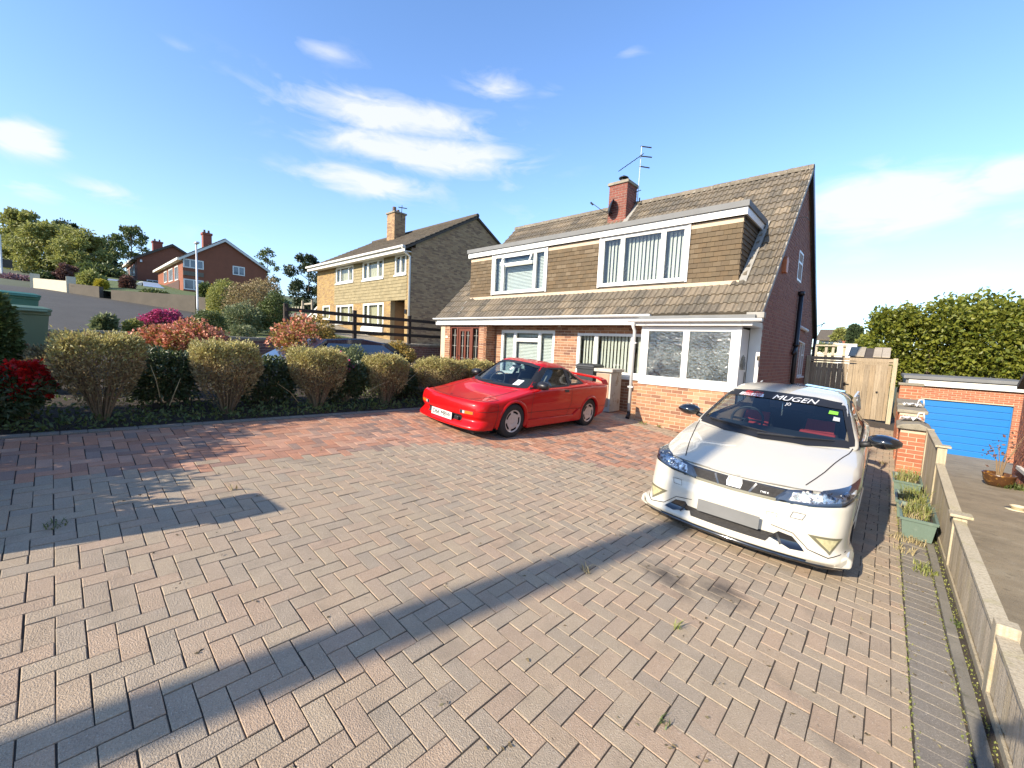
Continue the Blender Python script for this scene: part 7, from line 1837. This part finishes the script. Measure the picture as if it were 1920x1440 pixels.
    me.materials.clear(); me.transform(Matrix.Translation((0, -.0235, .319)) @ Matrix.Rotation(PI / 2, 4, 'X') @ Matrix.Scale(.92, 4)); me.name = 'plate_lettering'
    me2 = me.copy(); me2.transform(Matrix.Translation((.0045, -.0006, .002))); b_ = bmesh.new(); b_.from_mesh(me); b_.from_mesh(me2); b_.to_mesh(me); b_.free()
    obj('plate_lettering', me, 'ink', pl, fix=False, local=True)['kind'] = 'stuff'
    mb = MB(); mb.box(.30, .40, -.005, .02, .285, .345); obj('tow_eye', mb, 'black_plastic', bumper, bevel=.01, local=True)
    c.decal('bonnet_badge', 'top', [(-.03, .14), (.03, .14), (.02, .17), (-.02, .17)], 'trim', off=.004)
    mb = MB(); mb.box(-.62, .62, .16, .60, .10, .19); obj('undertray', mb, 'trim', root, local=True); mb = MB(); mb.box(-.66, .66, .6, 3.5, .13, .20); obj('floor_pan', mb, 'trim', root, local=True)
    # rear wing
    mb = MB(); P_ = [(-.77, 3.66, .87), (-.74, 3.62, .955), (-.60, 3.60, 1.0), (0, 3.58, 1.01), (.60, 3.60, 1.0), (.74, 3.62, .955), (.77, 3.66, .87)]
    V = []; 
    for (x, y, z) in P_: V += [(x, y, z), (x, y + .05, z + .018), (x, y + .24, z + .012), (x, y + .25, z - .012), (x, y + .03, z - .025)]
    mb.add(V, [(i * 5 + k, i * 5 + (k + 1) % 5, (i + 1) * 5 + (k + 1) % 5, (i + 1) * 5 + k) for i in range(6) for k in range(5)] + [(0, 1, 2, 3, 4), (34, 33, 32, 31, 30)]); obj('rear_wing', mb, 'paint_red', root, bevel=.006, local=True)
    for s in (-1, 1): mirror(root, s * .76, 1.50, .885, 'black_plastic', .21, .165, .15, .05, box=.22)
    mb = MB(); 
    for x0, x1 in ((-.5, -.03), (.02, .55)): mb.tube([(x0, 1.02, .815), ((x0 + x1) / 2, 1.02, .828), (x1, 1.10, .84)], .008, 5)
    obj('wiper', mb, 'trim', root, local=True)
    # cabin
    mb = MB(); mb.box8([(-.66, 1.15, .50), (.66, 1.15, .50), (.66, 1.48, .50), (-.66, 1.48, .50), (-.62, 1.15, .77), (.62, 1.15, .77), (.62, 1.45, .80), (-.62, 1.45, .80)]); obj('dashboard', mb, 'dash', root, local=True)
    mb = MB(); mb.box(-.68, .68, 2.56, 2.60, .3, 1.0); obj('bulkhead', mb, 'seat_black', root, local=True)
    seat(root, -.34, 2.22, .36, 'seat_black'); seat(root, .34, 2.22, .36, 'seat_black'); steering(root, -.34, 1.55, .80)
    mb = MB(); mb.tube([(0, 1.72, 1.15), (0, 1.70, 1.12)], .012, 5); mb.box(-.11, .11, 1.69, 1.71, 1.09, 1.14); obj('rear_view_mirror', mb, 'trim', root, local=True)
    for (x, z, w, h, nm) in ((.46, .875, .11, .10, 'tax_disc'), (.04, 1.085, .05, .05, 'windscreen_sticker')):
        c.decal(nm, 'front', [(x - w / 2, z - h / 2), (x + w / 2, z - h / 2), (x + w / 2, z + h / 2), (x - w / 2, z + h / 2)], 'sticker', off=.002)
    c.text('tax_disc_print', 'front', 'TAX', .46, .885, .03, 'ink', off=.004)
    mb = MB(); mb.tube([(.38, 2.1, .86), (.52, 2.0, 1.02)], .012, 4); mb.box(.30, .55, 2.62, 2.66, .86, 1.0); obj('seat_belt', mb, 'cabinet', root, local=True)
    return root
build_coupe()

def build_hatch():
    root = pose_car('white_hatchback', 'white sports hatchback with black mirrors, a dark windscreen banner and a plain grey plate', 'car', (-.975, 4.12, .040), (math.radians(-.6), math.radians(2.4), math.radians(.4)), .982)
    c = Car(root, 'paint_white')
    C = [
     [(.62,.55,.20),(.800,.55,.20),(.862,.53,.38),(.873,.50,.55),(.858,.42,.690),(.790,.27,.714),(.56,.135,.704),(.28,.078,.692),(0,.06,.686)],
     [(.62,.72,.20),(.825,.72,.20),(.880,.72,.40),(.888,.72,.58),(.858,.70,.745),(.782,.66,.790),(.55,.47,.785),(.28,.36,.775),(0,.33,.770)],
     [(.62,.92,.20),(.840,.92,.20),(.888,.92,.42),(.894,.92,.62),(.862,.92,.800),(.790,.90,.850),(.56,.74,.855),(.28,.64,.850),(0,.61,.848)],
     [(.62,1.25,.18),(.850,1.25,.18),(.884,1.25,.42),(.891,1.25,.64),(.868,1.25,.855),(.802,1.24,.905),(.62,1.10,.922),(.31,.96,.925),(0,.92,.926)],
     [(.62,1.42,.18),(.852,1.42,.18),(.880,1.42,.42),(.889,1.42,.65),(.870,1.42,.875),(.806,1.42,.930),(.770,1.36,.958),(.39,1.10,.962),(0,1.03,.965)],
     [(.62,1.80,.18),(.852,1.80,.18),(.878,1.80,.42),(.888,1.80,.65),(.870,1.80,.890),(.812,1.80,.952),(.690,1.78,1.190),(.35,1.58,1.200),(0,1.52,1.203)],
     [(.62,2.22,.18),(.852,2.22,.18),(.876,2.22,.42),(.887,2.22,.65),(.870,2.22,.900),(.816,2.22,.968),(.612,2.19,1.370),(.32,2.09,1.398),(0,2.06,1.404)],
     [(.62,2.65,.18),(.852,2.65,.18),(.878,2.65,.42),(.888,2.65,.65),(.870,2.65,.910),(.818,2.65,.980),(.605,2.65,1.400),(.30,2.63,1.460),(0,2.62,1.468)],
     [(.62,3.15,.18),(.850,3.15,.18),(.884,3.15,.42),(.892,3.15,.65),(.870,3.15,.925),(.815,3.15,.995),(.580,3.15,1.372),(.30,3.15,1.437),(0,3.15,1.445)],
     [(.62,3.60,.20),(.845,3.60,.20),(.886,3.60,.42),(.892,3.60,.65),(.862,3.60,.940),(.800,3.60,1.020),(.540,3.62,1.290),(.30,3.65,1.330),(0,3.66,1.336)],
     [(.62,4.00,.24),(.815,4.00,.24),(.862,4.00,.42),(.870,4.00,.65),(.835,4.02,.93),(.760,4.04,.990),(.520,4.06,1.060),(.28,4.08,1.085),(0,4.09,1.09)],
     [(.55,4.20,.30),(.72,4.20,.30),(.77,4.22,.44),(.78,4.23,.65),(.75,4.24,.86),(.69,4.25,.92),(.50,4.25,.95),(.28,4.26,.96),(0,4.26,.96)]]
    S = cr_resample(both(C), 210, 180, 2)
    path = [(.872, .52), (.868, .36), (.82, .20), (.70, .105), (.45, .040), (.22, .010), (0, .0)]
    lev = [(.135, -.045, 1.03), (.150, -.085, 1.045), (.19, -.080, 1.04), (.235, -.040, 1.01), (.30, -.035, 1.0), (.38, -.030, 1.0), (.44, -.018, 1.0), (.50, .004, 1.0), (.565, .012, 1.0), (.62, .030, .995), (.674, .055, .99), (.682, .12, .97)]
    rise = lambda x: .035 * max(0, abs(x) / .87) ** 2
    N_ = [[(x * sc, y + dy * (1 if y < .3 else .35), z + (rise(x) if z > .48 else (-.0 if z > .2 else -.0))) for (x, y) in path] for (z, dy, sc) in lev]
    B = cr_resample(both(N_), 54, 120, 1)
    c.add_surface(S); c.add_surface(B); c.bake()
    fa, ra, r = .93, 3.565, .335
    side_win = [(1.62, .962), (2.10, .985), (3.02, 1.03), (3.40, 1.10), (3.28, 1.24), (2.86, 1.345), (2.42, 1.352), (2.10, 1.285)]
    ws = [(-.755, .978), (-.39, .972), (0, .972), (.39, .972), (.755, .978), (.612, 1.328), (.32, 1.358), (0, 1.364), (-.32, 1.358), (-.612, 1.328)]
    up = lambda q: np.abs(q[:, 0]) > .4
    cuts = [('side', side_win, up), ('front', ws, lambda q: (q[:, 1] < 2.3) & (q[:, 1] > .95))] + [('side', arch_poly(y, r), lambda q: np.abs(q[:, 0]) > .6) for y in (fa, ra)]
    c.shell('body', S, cuts)
    bumper = c.shell('front_bumper', B, [('side', arch_poly(fa, r), lambda q: np.abs(q[:, 0]) > .6)])
    arches(c, (fa, ra), r, .295, (.03, .010), 'paint_white')
    for x in (-.775, .775):
        for y in (fa, ra): wheel(root, x, y, .315, .22, .24, 'spoke')
    screen = c.decal('windscreen', 'front', ws, 'glass_car', off=-.002)
    for v in ('right', 'left'):
        c.decal('side_window', v, side_win, 'glass_car', off=-.002); c.ribbon('window_trim', v, side_win, .030, 'trim', closed=True, off=.004)
        for p in ([(1.30, .25), (1.28, .60), (1.38, .90)], [(2.72, 1.0), (2.74, .60), (2.62, .30)], [(1.30, .25), (2.6, .25)], [(.57, .20), (.56, .66)]): c.ribbon('panel_gap', v, p, .008, 'seam', off=.0025)
        c.ribbon('crease_shade_line', v, [(1.3, .70), (2.2, .72), (3.2, .75)], .012, 'trim', off=.0015)  # dark strip drawn in for the shade line of a waist crease
        s = 1 if v == 'right' else -1; mb = MB(); prof = [(1.30, .25), (3.18, .25), (3.20, .15), (1.28, .13)]
        V = [c.proj(v, a, max(b, .22), .02) for a, b in prof]; V = [(p.x, a, b) for p, (a, b) in zip(V, prof)]; V2 = [(p[0] - s * .06, p[1], p[2]) for p in V]
        mb.add(V + V2, [(0, 1, 2, 3), (4, 5, 6, 7)] + [(i, (i + 1) % 4, 4 + (i + 1) % 4, 4 + i) for i in range(4)]); obj('side_skirt', mb, 'paint_white', root, bevel=.01, local=True)
        c.decal('door_handle', v, [(2.46, .80), (2.64, .81), (2.64, .85), (2.46, .84)], 'paint_white', off=.012)
    c.ribbon('windscreen_trim', 'front', ws, .048, 'trim', closed=True, off=.004)
    # bonnet shut lines
    for s in (-1, 1): c.ribbon('panel_gap', 'top', [(s * .52, .20), (s * .565, .36), (s * .615, .56), (s * .66, .78), (s * .705, 1.0), (s * .745, 1.18), (s * .765, 1.33)], .009, 'seam', off=.0025)
    c.ribbon('panel_gap', 'front', [(-.62, .700), (-.3, .690), (0, .686), (.3, .690), (.62, .700)], .008, 'seam', off=.003)
    # lamps, grille and badge
    for s in (-1, 1):
        hl = c.decal('headlight', 'front', [(s * .345, .575), (s * .60, .590), (s * .80, .632), (s * .868, .700), (s * .866, .765), (s * .80, .742), (s * .60, .702), (s * .415, .676)], 'lamp_dark', off=.005, step=.025)
        c.decal('reflector_bank', 'front', [(s * .43, .592), (s * .60, .604), (s * .80, .650), (s * .850, .705), (s * .80, .718), (s * .60, .686), (s * .455, .663)], 'lamp_facets', parent=hl, off=.007, step=.02)
        for (a0, a1, z0, z1) in ((.475, .555, .605, .658), (.60, .685, .618, .676)):
            n = 14; ca, cz, ra_, rz_ = (a0 + a1) / 2, (z0 + z1) / 2, (a1 - a0) / 2, (z1 - z0) / 2
            c.decal('reflector', 'front', [(s * (ca + ra_ * math.cos(t)), cz + rz_ * math.sin(t)) for t in np.linspace(0, 2 * PI, n, endpoint=False)], 'lamp_facets', parent=hl, off=.010, step=.02)
            c.decal('bulb', 'front', [(s * ca + .014 * math.cos(t), cz + .014 * math.sin(t)) for t in np.linspace(0, 2 * PI, 8, endpoint=False)], 'reflector', parent=hl, off=.013, step=.02)
        c.ribbon('lamp_edge', 'front', [(s * .345, .572), (s * .60, .587), (s * .80, .625), (s * .868, .688)], .014, 'gloss_black', parent=hl, off=.009)
        fr = c.decal('fog_lamp', 'front', [(s * .60, .352), (s * .825, .358), (s * .765, .215)], 'fog_rim', parent=bumper, off=.004)
        c.decal('fog_lens', 'front', [(s * .655, .336), (s * .80, .340), (s * .758, .240)], 'fog', parent=fr, off=.008, step=.02)
        c.decal('bumper_vent', 'front', [(s * .33, .245), (s * .40, .315), (s * .50, .300), (s * .60, .205), (s * .50, .198)], 'gloss_black', parent=bumper, off=.004, step=.025)
        c.ribbon('vent_strut', 'front', [(s * .385, .30), (s * .43, .21)], .018, 'trim', parent=bumper, off=.009)
        c.ribbon('bumper_seam', 'front', [(s * .34, .355), (s * .50, .330), (s * .62, .225), (s * .76, .198), (s * .86, .235)], .006, 'seam', parent=bumper, off=.003)
        c.ribbon('lip_corner', 'front', [(s * .62, .15), (s * .80, .15), (s * .90, .20)], .02, 'paint_white', parent=bumper, off=.02)
    gr = c.decal('grille', 'front', [(-.352, .562), (.352, .562), (.425, .676), (.2, .672), (0, .668), (-.2, .672), (-.425, .676)], 'gloss_black', off=.005, step=.03)
    c.decal('grille_mesh', 'front', [(-.325, .580), (.325, .580), (.392, .664), (-.392, .664)], 'mesh_trim', parent=gr, off=.008)
    c.ribbon('grille_bar', 'front', [(-.34, .572), (0, .566), (.34, .572)], .022, 'fog_rim', parent=gr, off=.010)
    for q in (-.13, .13): c.ribbon('grille_strut', 'front', [(q * 1.0, .578), (q * 1.35, .660)], .016, 'gloss_black', parent=gr, off=.011)
    em = c.decal('badge', 'front', [(-.058, .588), (.058, .588), (.066, .630), (.055, .668), (-.055, .668), (-.066, .630)], 'sticker', off=.014, step=.02)
    c.decal('badge_field', 'front', [(-.050, .594), (.050, .594), (.057, .630), (.048, .662), (-.048, .662), (-.057, .630)], 'sticker_red', parent=em, off=.017, step=.02)
    for q in ([(-.034, .655), (-.024, .655), (-.018, .600), (-.029, .600)], [(.034, .655), (.024, .655), (.018, .600), (.029, .600)], [(-.022, .632), (.022, .632), (.021, .624), (-.021, .624)]): c.decal('badge_letter', 'front', q, 'sticker', parent=em, off=.021, step=.02)
    c.text('grille_lettering', 'front', 'TYPE R', .245, .606, .022, 'sticker', off=.013, shear=.25)
    c.decal('lower_grille', 'front', [(-.32, .205), (.32, .205), (.37, .285), (-.37, .285)], 'mesh_trim', parent=bumper, off=.004)
    c.ribbon('washer_cap', 'front', [(.46, .455), (.545, .455), (.565, .505), (.475, .505)], .008, 'paint_white', parent=bumper, off=.010, closed=True)
    c.ribbon('tow_cover', 'front', [(.29, .43), (.29, .455), (.37, .458), (.37, .43)], .004, 'seam', parent=bumper, off=.003)
    for s in (-1, 1): c.ribbon('washer_edge', 'front', [(s * .46, .455), (s * .545, .455), (s * .565, .505), (s * .475, .505)], .004, 'seam', parent=bumper, off=.012, closed=True)
    # splitter under the lip
    P_ = [(x * 1.045, y - .075 if y < .3 else y - .03, .105) for (x, y) in path]; P_ = [P_[i] for i in range(len(P_))]
    L_ = P_ + [(-x, y, z) for (x, y, z) in P_[::-1][1:]]; n = len(L_)
    mb = MB(); V = [(x, y, z + .032) for x, y, z in L_] + [(x, y - .016, z + .016) for x, y, z in L_] + [(x, y, z) for x, y, z in L_] + [(x * .9, y + .12, z + .01) for x, y, z in L_]
    mb.add(V, [(k * n + i, k * n + i + 1, (k + 1) * n + i + 1, (k + 1) * n + i) for k in range(3) for i in range(n - 1)]); obj('splitter', mb, 'gloss_black', root, smooth=True, local=True)
    for s in (-1, 1):
        mb = MB(); mb.prism([(s * .80, .03, .135), (s * .915, .13, .135), (s * .918, .17, .19), (s * .875, .15, .225), (s * .80, .07, .17)], (0, .26, 0)); obj('lip_end', mb, 'paint_white', root, bevel=.015, local=True)
    mb = MB(); mb.box(-.26, .26, -.095, -.082, .30, .411); obj('number_plate', mb, 'plate_blank', root, local=True)
    mb = MB(); mb.box(-.65, .65, .3, 3.9, .15, .21); obj('floor_pan', mb, 'trim', root, local=True); mb = MB(); mb.box(-.78, .78, .12, .62, .12, .2); obj('undertray', mb, 'trim', root, local=True)
    for s in (-1, 1): mirror(root, s * .865, 1.62, 1.035, 'gloss_black', .275, .17, .18, .07)
    # scuttle and wipers
    c.decal('scuttle', 'top', [(-.74, 1.30), (-.40, 1.03), (0, .93), (.40, 1.03), (.74, 1.30), (.70, 1.40), (.37, 1.13), (0, 1.04), (-.37, 1.13), (-.70, 1.40)], 'trim', off=.006)
    for (p0, p1, p2) in (((-.62, 1.30), (-.30, 1.12), (.02, 1.06)), ((-.05, 1.00), (.28, 1.08), (.60, 1.28))):
        mb = MB(); mb.tube([c.proj('top', *p0, .03), c.proj('top', *p1, .028), c.proj('top', *p2, .022)], [.014, .012, .007], 6); obj('wiper', mb, 'trim', root, local=True)
    # banner across the head of the screen, stickers
    ban = c.decal('sun_strip', 'front', [(-.640, 1.283), (-.32, 1.306), (0, 1.312), (.32, 1.306), (.640, 1.283), (.612, 1.328), (.32, 1.358), (0, 1.364), (-.32, 1.358), (-.612, 1.328)], 'trim', off=.004)
    c.text('banner_lettering', 'front', 'MUGEN', .13, 1.330, .066, 'sticker', parent=ban, shear=.28, sx=1.95, off=.007)
    c.text('banner_characters', 'front', '無限', -.33, 1.328, .066, 'sticker_red', parent=ban, shear=.2, sx=1.7, off=.009)
    c.decal('banner_patch', 'front', [(-.48, 1.305), (-.19, 1.312), (-.20, 1.345), (-.46, 1.336)], 'sticker', parent=ban, off=.006)
    c.text('screen_sticker', 'front', 'JO', .10, 1.278, .04, 'sticker', parent=screen, off=.004, sx=1.2)
    c.decal('green_sticker', 'front', [(.49, 1.235), (.575, 1.230), (.572, 1.262), (.492, 1.268)], 'sticker_green', parent=screen, off=.003)
    c.decal('permit', 'front', [(.545, 1.175), (.605, 1.170), (.600, 1.205), (.545, 1.212)], 'clear_lens', parent=screen, off=.003)
    # rear wing
    mb = MB(); P_ = [(-.60, 3.72, 1.30), (-.50, 3.70, 1.385), (0, 3.70, 1.425), (.50, 3.70, 1.385), (.60, 3.72, 1.30)]; V = []
    for (x, y, z) in P_: V += [(x, y, z), (x, y + .04, z + .02), (x, y + .34, z + .03), (x, y + .34, z - .0), (x, y + .02, z - .02)]
    mb.add(V, [(i * 5 + k, i * 5 + (k + 1) % 5, (i + 1) * 5 + (k + 1) % 5, (i + 1) * 5 + k) for i in range(4) for k in range(5)]); obj('rear_wing', mb, 'gloss_black', root, smooth=False, local=True)
    for s in (-1, 1):
        mb = MB(); mb.prism([(s * .615, 3.66, 1.36), (s * .635, 4.08, 1.43), (s * .69, 4.10, 1.16), (s * .65, 3.90, 1.10), (s * .63, 3.78, 1.24)], (s * .03, 0, 0)); obj('wing_end', mb, 'paint_white', root, bevel=.01, local=True)
    # cabin
    mb = MB(); mb.box8([(-.72, 1.30, .6), (.72, 1.30, .6), (.70, 1.95, .6), (-.70, 1.95, .6), (-.70, 1.30, .90), (.70, 1.30, .90), (.68, 1.90, .96), (-.68, 1.90, .96)]); obj('dashboard', mb, 'dash', root, bevel=.03, local=True)
    for x in (-.37, .37):
        o = seat(root, x, 2.50, .42, 'seat_black', .52, .22); b = MB(); b.box8([(x - .17, 2.425, .62), (x + .17, 2.425, .62), (x + .17, 2.44, .62), (x - .17, 2.44, .62), (x - .15, 2.60, 1.05), (x + .15, 2.60, 1.05), (x + .15, 2.63, 1.05), (x - .15, 2.63, 1.05)]); obj('seat_insert', b, 'seat_red', o, local=True)
    mb = MB(); mb.box(-.62, .62, 3.32, 3.42, .5, 1.06); obj('rear_seat', mb, 'seat_black', root, bevel=.03, local=True)
    mb = MB(); mb.box(.22, .58, 1.93, 2.02, .86, .975); obj('red_cover', mb, 'seat_red', root, bevel=.02, local=True)
    steering(root, -.37, 1.98, .98, .5)
    mb = MB(); mb.box(-.12, .12, 2.02, 2.05, 1.27, 1.32); mb.tube([(0, 2.04, 1.32), (0, 2.10, 1.38)], .015, 5); obj('rear_view_mirror', mb, 'trim', root, bevel=.01, local=True)
    mb = MB(); mb.tube([(0, 2.0, 1.27), (.003, 1.985, 1.18)], .003, 4); mb.tube([(.003, 1.985, 1.18), (.003, 1.985, 1.10)], .014, 6); obj('hanging_ornament', mb, 'chrome', root, local=True)
    return root
build_hatch()

def simple_car(label, x, y, yaw, paint, zf, lift=0.0, group=None, name='parked_car'):
    root = place_car(name, label, 'car', x, y, yaw, lift, zf, group)
    prof = [(0, .35), (.02, .62), (.25, .72), (1.05, .88), (1.75, 1.38), (2.3, 1.46), (3.1, 1.42), (3.75, 1.02), (4.05, .92), (4.12, .40)]
    mb = MB(); V = []; k = len(prof)
    for (sx, ins) in ((-1, 1), (-1, 0), (1, 0), (1, 1)):
        for (yy, z) in prof:
            w = .86 - max(0, z - .88) * .42; V.append((sx * (w if ins == 0 else w), yy, z) if ins == 0 else (sx * w * .99, yy, .22))
    mb.add(V, [(k + i, k + i + 1, 2 * k + i + 1, 2 * k + i) for i in range(k - 1)] + [(i, i + 1, k + i + 1, k + i) for i in range(k - 1)] + [(2 * k + i, 2 * k + i + 1, 3 * k + i + 1, 3 * k + i) for i in range(k - 1)] + [(0, k, 2 * k, 3 * k), (k - 1, 2 * k - 1, 3 * k - 1, 4 * k - 1)])
    obj('body', mb, paint, root, bevel=.05, local=True)
    def w_at(z): return .86 - max(0, z - .88) * .42
    for s in (-1, 1):
        g = MB(); pts = [(1.22, .93), (3.45, 1.0), (3.08, 1.34), (1.82, 1.33)]; g.prism([(s * (w_at(z) + .008), yy, z) for yy, z in pts], (-s * .006, 0, 0)); obj('side_window', g, 'far_pane', root, local=True)
    g = MB(); g.quad((-.80, 1.12, .925), (.80, 1.12, .925), (.67, 1.68, 1.34), (-.67, 1.68, 1.34)); me = g.mesh('windscreen'); me.transform(Matrix.Translation((0, -.03, .03))); obj('windscreen', me, 'far_pane', root, local=True)
    for s in (-1, 1):
        mb = MB(); mb.box(s * .60, s * .82, -.03, .06, .58, .70); obj('headlight', mb, 'clear_lens', root, bevel=.02, local=True)
        for yy in (.8, 3.3):
            mb = MB(); mb.lathe([(0, -.10), (.19, -.10), (.30, -.08), (.30, .08), (.19, .10), (0, .10)], (s * .78, yy, .30), 'x', 20); obj('wheel', mb, 'rubber', root, local=True)
    return root
simple_car('navy blue car half hidden behind the bronze azaleas', -9.3, 6.75, PI + math.radians(4), 'paint_navy', lambda x, y: .36)
def hill_car(label, px, py_roof, x, yaw, paint):
    q = P(px, py_roof, x=x); simple_car(label, x, q.y, yaw, paint, lambda a, b: q.z - 1.46, group='cars parked on the hill')
hill_car('silver car parked behind the grey wall beside the yellow bush', 186, 524, -66, math.radians(-75), 'paint_silver')
hill_car('white car parked on the drive below the red brick houses', 262, 531, -61, math.radians(-80), 'paint_silver')

# ---------------------------------------------------------------- the photographer, whose shadow falls across the corner of the drive
def skinned(name, joints, bones, m, parent, root_i=0, sub=2):
    me = bpy.data.meshes.new(name); bm = bmesh.new(); lay = bm.verts.layers.skin.verify()
    vs = []
    for i, (p, r) in enumerate(joints):
        v = bm.verts.new(p); v[lay].radius = (r, r) if not isinstance(r, tuple) else r; v[lay].use_root = (i == root_i); vs.append(v)
    for a, b in bones: bm.edges.new((vs[a], vs[b]))
    bm.to_mesh(me); bm.free(); me.materials.append(MT[m])
    o = bpy.data.objects.new(name, me); COL.objects.link(o)
    s = o.modifiers.new('skin', 'SKIN'); s.use_smooth_shade = True
    u = o.modifiers.new('smooth', 'SUBSURF'); u.levels = sub; u.render_levels = sub
    o.parent = parent; o.matrix_parent_inverse = W[parent.name].inverted(); W[o.name] = I4.copy(); return o
def build_photographer():
    MT['skin_tone'] = mat('skin', [(.55,.33,.24)], .55, noise=(8,.06), fine=None, bump=None)
    MT['jumper'] = mat('dark jumper', [(.05,.06,.09)], .9, noise=(6,.15), fine=(90,.2), bump=(90,.3))
    MT['jeans'] = mat('blue jeans', [(.06,.09,.16)], .9, noise=(6,.15), fine=(90,.2), bump=(90,.3))
    MT['hair'] = mat('short brown hair', [(.06,.04,.025)], .7, noise=(20,.2), fine=(120,.3), bump=(90,.6))
    f = Vector((-.673, .739, 0)); r = Vector((.739, .673, 0)); z0 = drive_z(.3, -.35); o = Vector((.305, -.335, z0))
    Q = lambda a, b, h: o + r * a + f * b + Vector((0, 0, h))
    t = thing('person', 'person in a dark jumper and jeans holding up a phone behind the viewpoint', 'person', o)
    J = [(Q(0, -.02, .98), (.15, .11)), (Q(0, -.01, 1.15), (.13, .10)), (Q(0, .0, 1.38), (.16, .105)), (Q(0, .0, 1.50), .06), (Q(0, .02, 1.58), .055), (Q(0, .05, 1.66), (.075, .095)), (Q(0, .06, 1.75), (.072, .09))]
    B = [(0, 1), (1, 2), (2, 3), (3, 4), (4, 5), (5, 6)]
    jj, jb = [(p, x) for p, x in J[:4]], [(0, 1), (1, 2), (2, 3)]; tr = [(Q(0, -.02, 1.0), (.155, .115)), (Q(0, -.02, .90), (.15, .11))]; tb = [(0, 1)]
    for s in (-1, 1):
        n = len(J); arm = [(Q(s * .185, 0, 1.43), .055), (Q(s * .25, .10, 1.30), .045), (Q(s * .24, .20, 1.44), .038), (Q(s * .13, .33, 1.62), .027), (Q(s * .105, .365, 1.68), (.018, .035))]
        J += arm; B += [(2, n), (n, n + 1), (n + 1, n + 2), (n + 2, n + 3), (n + 3, n + 4)]
        for k in range(4):
            m_ = len(J); h = 1.665 + k * .022; J += [(Q(s * .098, .385, h + .01), .009), (Q(s * .088, .405 - .006 * k, h + .028), .0085), (Q(s * .066, .40 - .006 * k, h + .033), .007)]; B += [(n + 4, m_), (m_, m_ + 1), (m_ + 1, m_ + 2)]
        m_ = len(J); J += [(Q(s * .088, .35, 1.685), .011), (Q(s * .062, .352, 1.715), .009)]; B += [(n + 4, m_), (m_, m_ + 1)]
        n = len(jj); jj += [(p, (x + .014) if not isinstance(x, tuple) else x) for p, x in arm[:4]]; jb += [(2, n), (n, n + 1), (n + 1, n + 2), (n + 2, n + 3)]
        n = len(J); leg = [(Q(s * .095, -.01, .86), .085), (Q(s * .10, .02, .48), .055), (Q(s * .11, -.02, .10), .04), (Q(s * .12, .09, .035), (.04, .03))]
        J += leg; B += [(0, n), (n, n + 1), (n + 1, n + 2), (n + 2, n + 3)]
        n = len(tr); tr += [(Q(s * .098, -.01, .80), .10), (Q(s * .10, .02, .48), .07), (Q(s * .11, -.02, .09), .058)]; tb += [(1, n), (n, n + 1), (n + 1, n + 2)]
    skinned('body', J, B, 'skin_tone', t)
    jj = [(p, tuple(q + .018 for q in x) if isinstance(x, tuple) else x + .012) for p, x in jj]
    skinned('jumper', jj, jb, 'jumper', t); skinned('trousers', tr, tb, 'jeans', t)
    skinned('hair', [(Q(0, .02, 1.70), (.078, .085)), (Q(0, .03, 1.79), (.075, .085)), (Q(0, -.01, 1.62), (.06, .05))], [(0, 1), (0, 2)], 'hair', t)
    for s in (-1, 1): skinned('shoe', [(Q(s * .11, -.05, .05), .045), (Q(s * .115, .04, .05), .048), (Q(s * .125, .16, .04), .04)], [(0, 1), (1, 2)], 'black_plastic', t)
    ph = thing('phone', 'black phone held up in both hands at the viewpoint', 'phone', Q(0, .375, 1.7))
    mb = MB(); F = frame(Q(0, .375, 0), r, -f); mb.fbox(F, -.080, .080, 1.665, 1.742, -.004, .004); obj('case', mb, 'gloss_black', ph)
build_photographer()
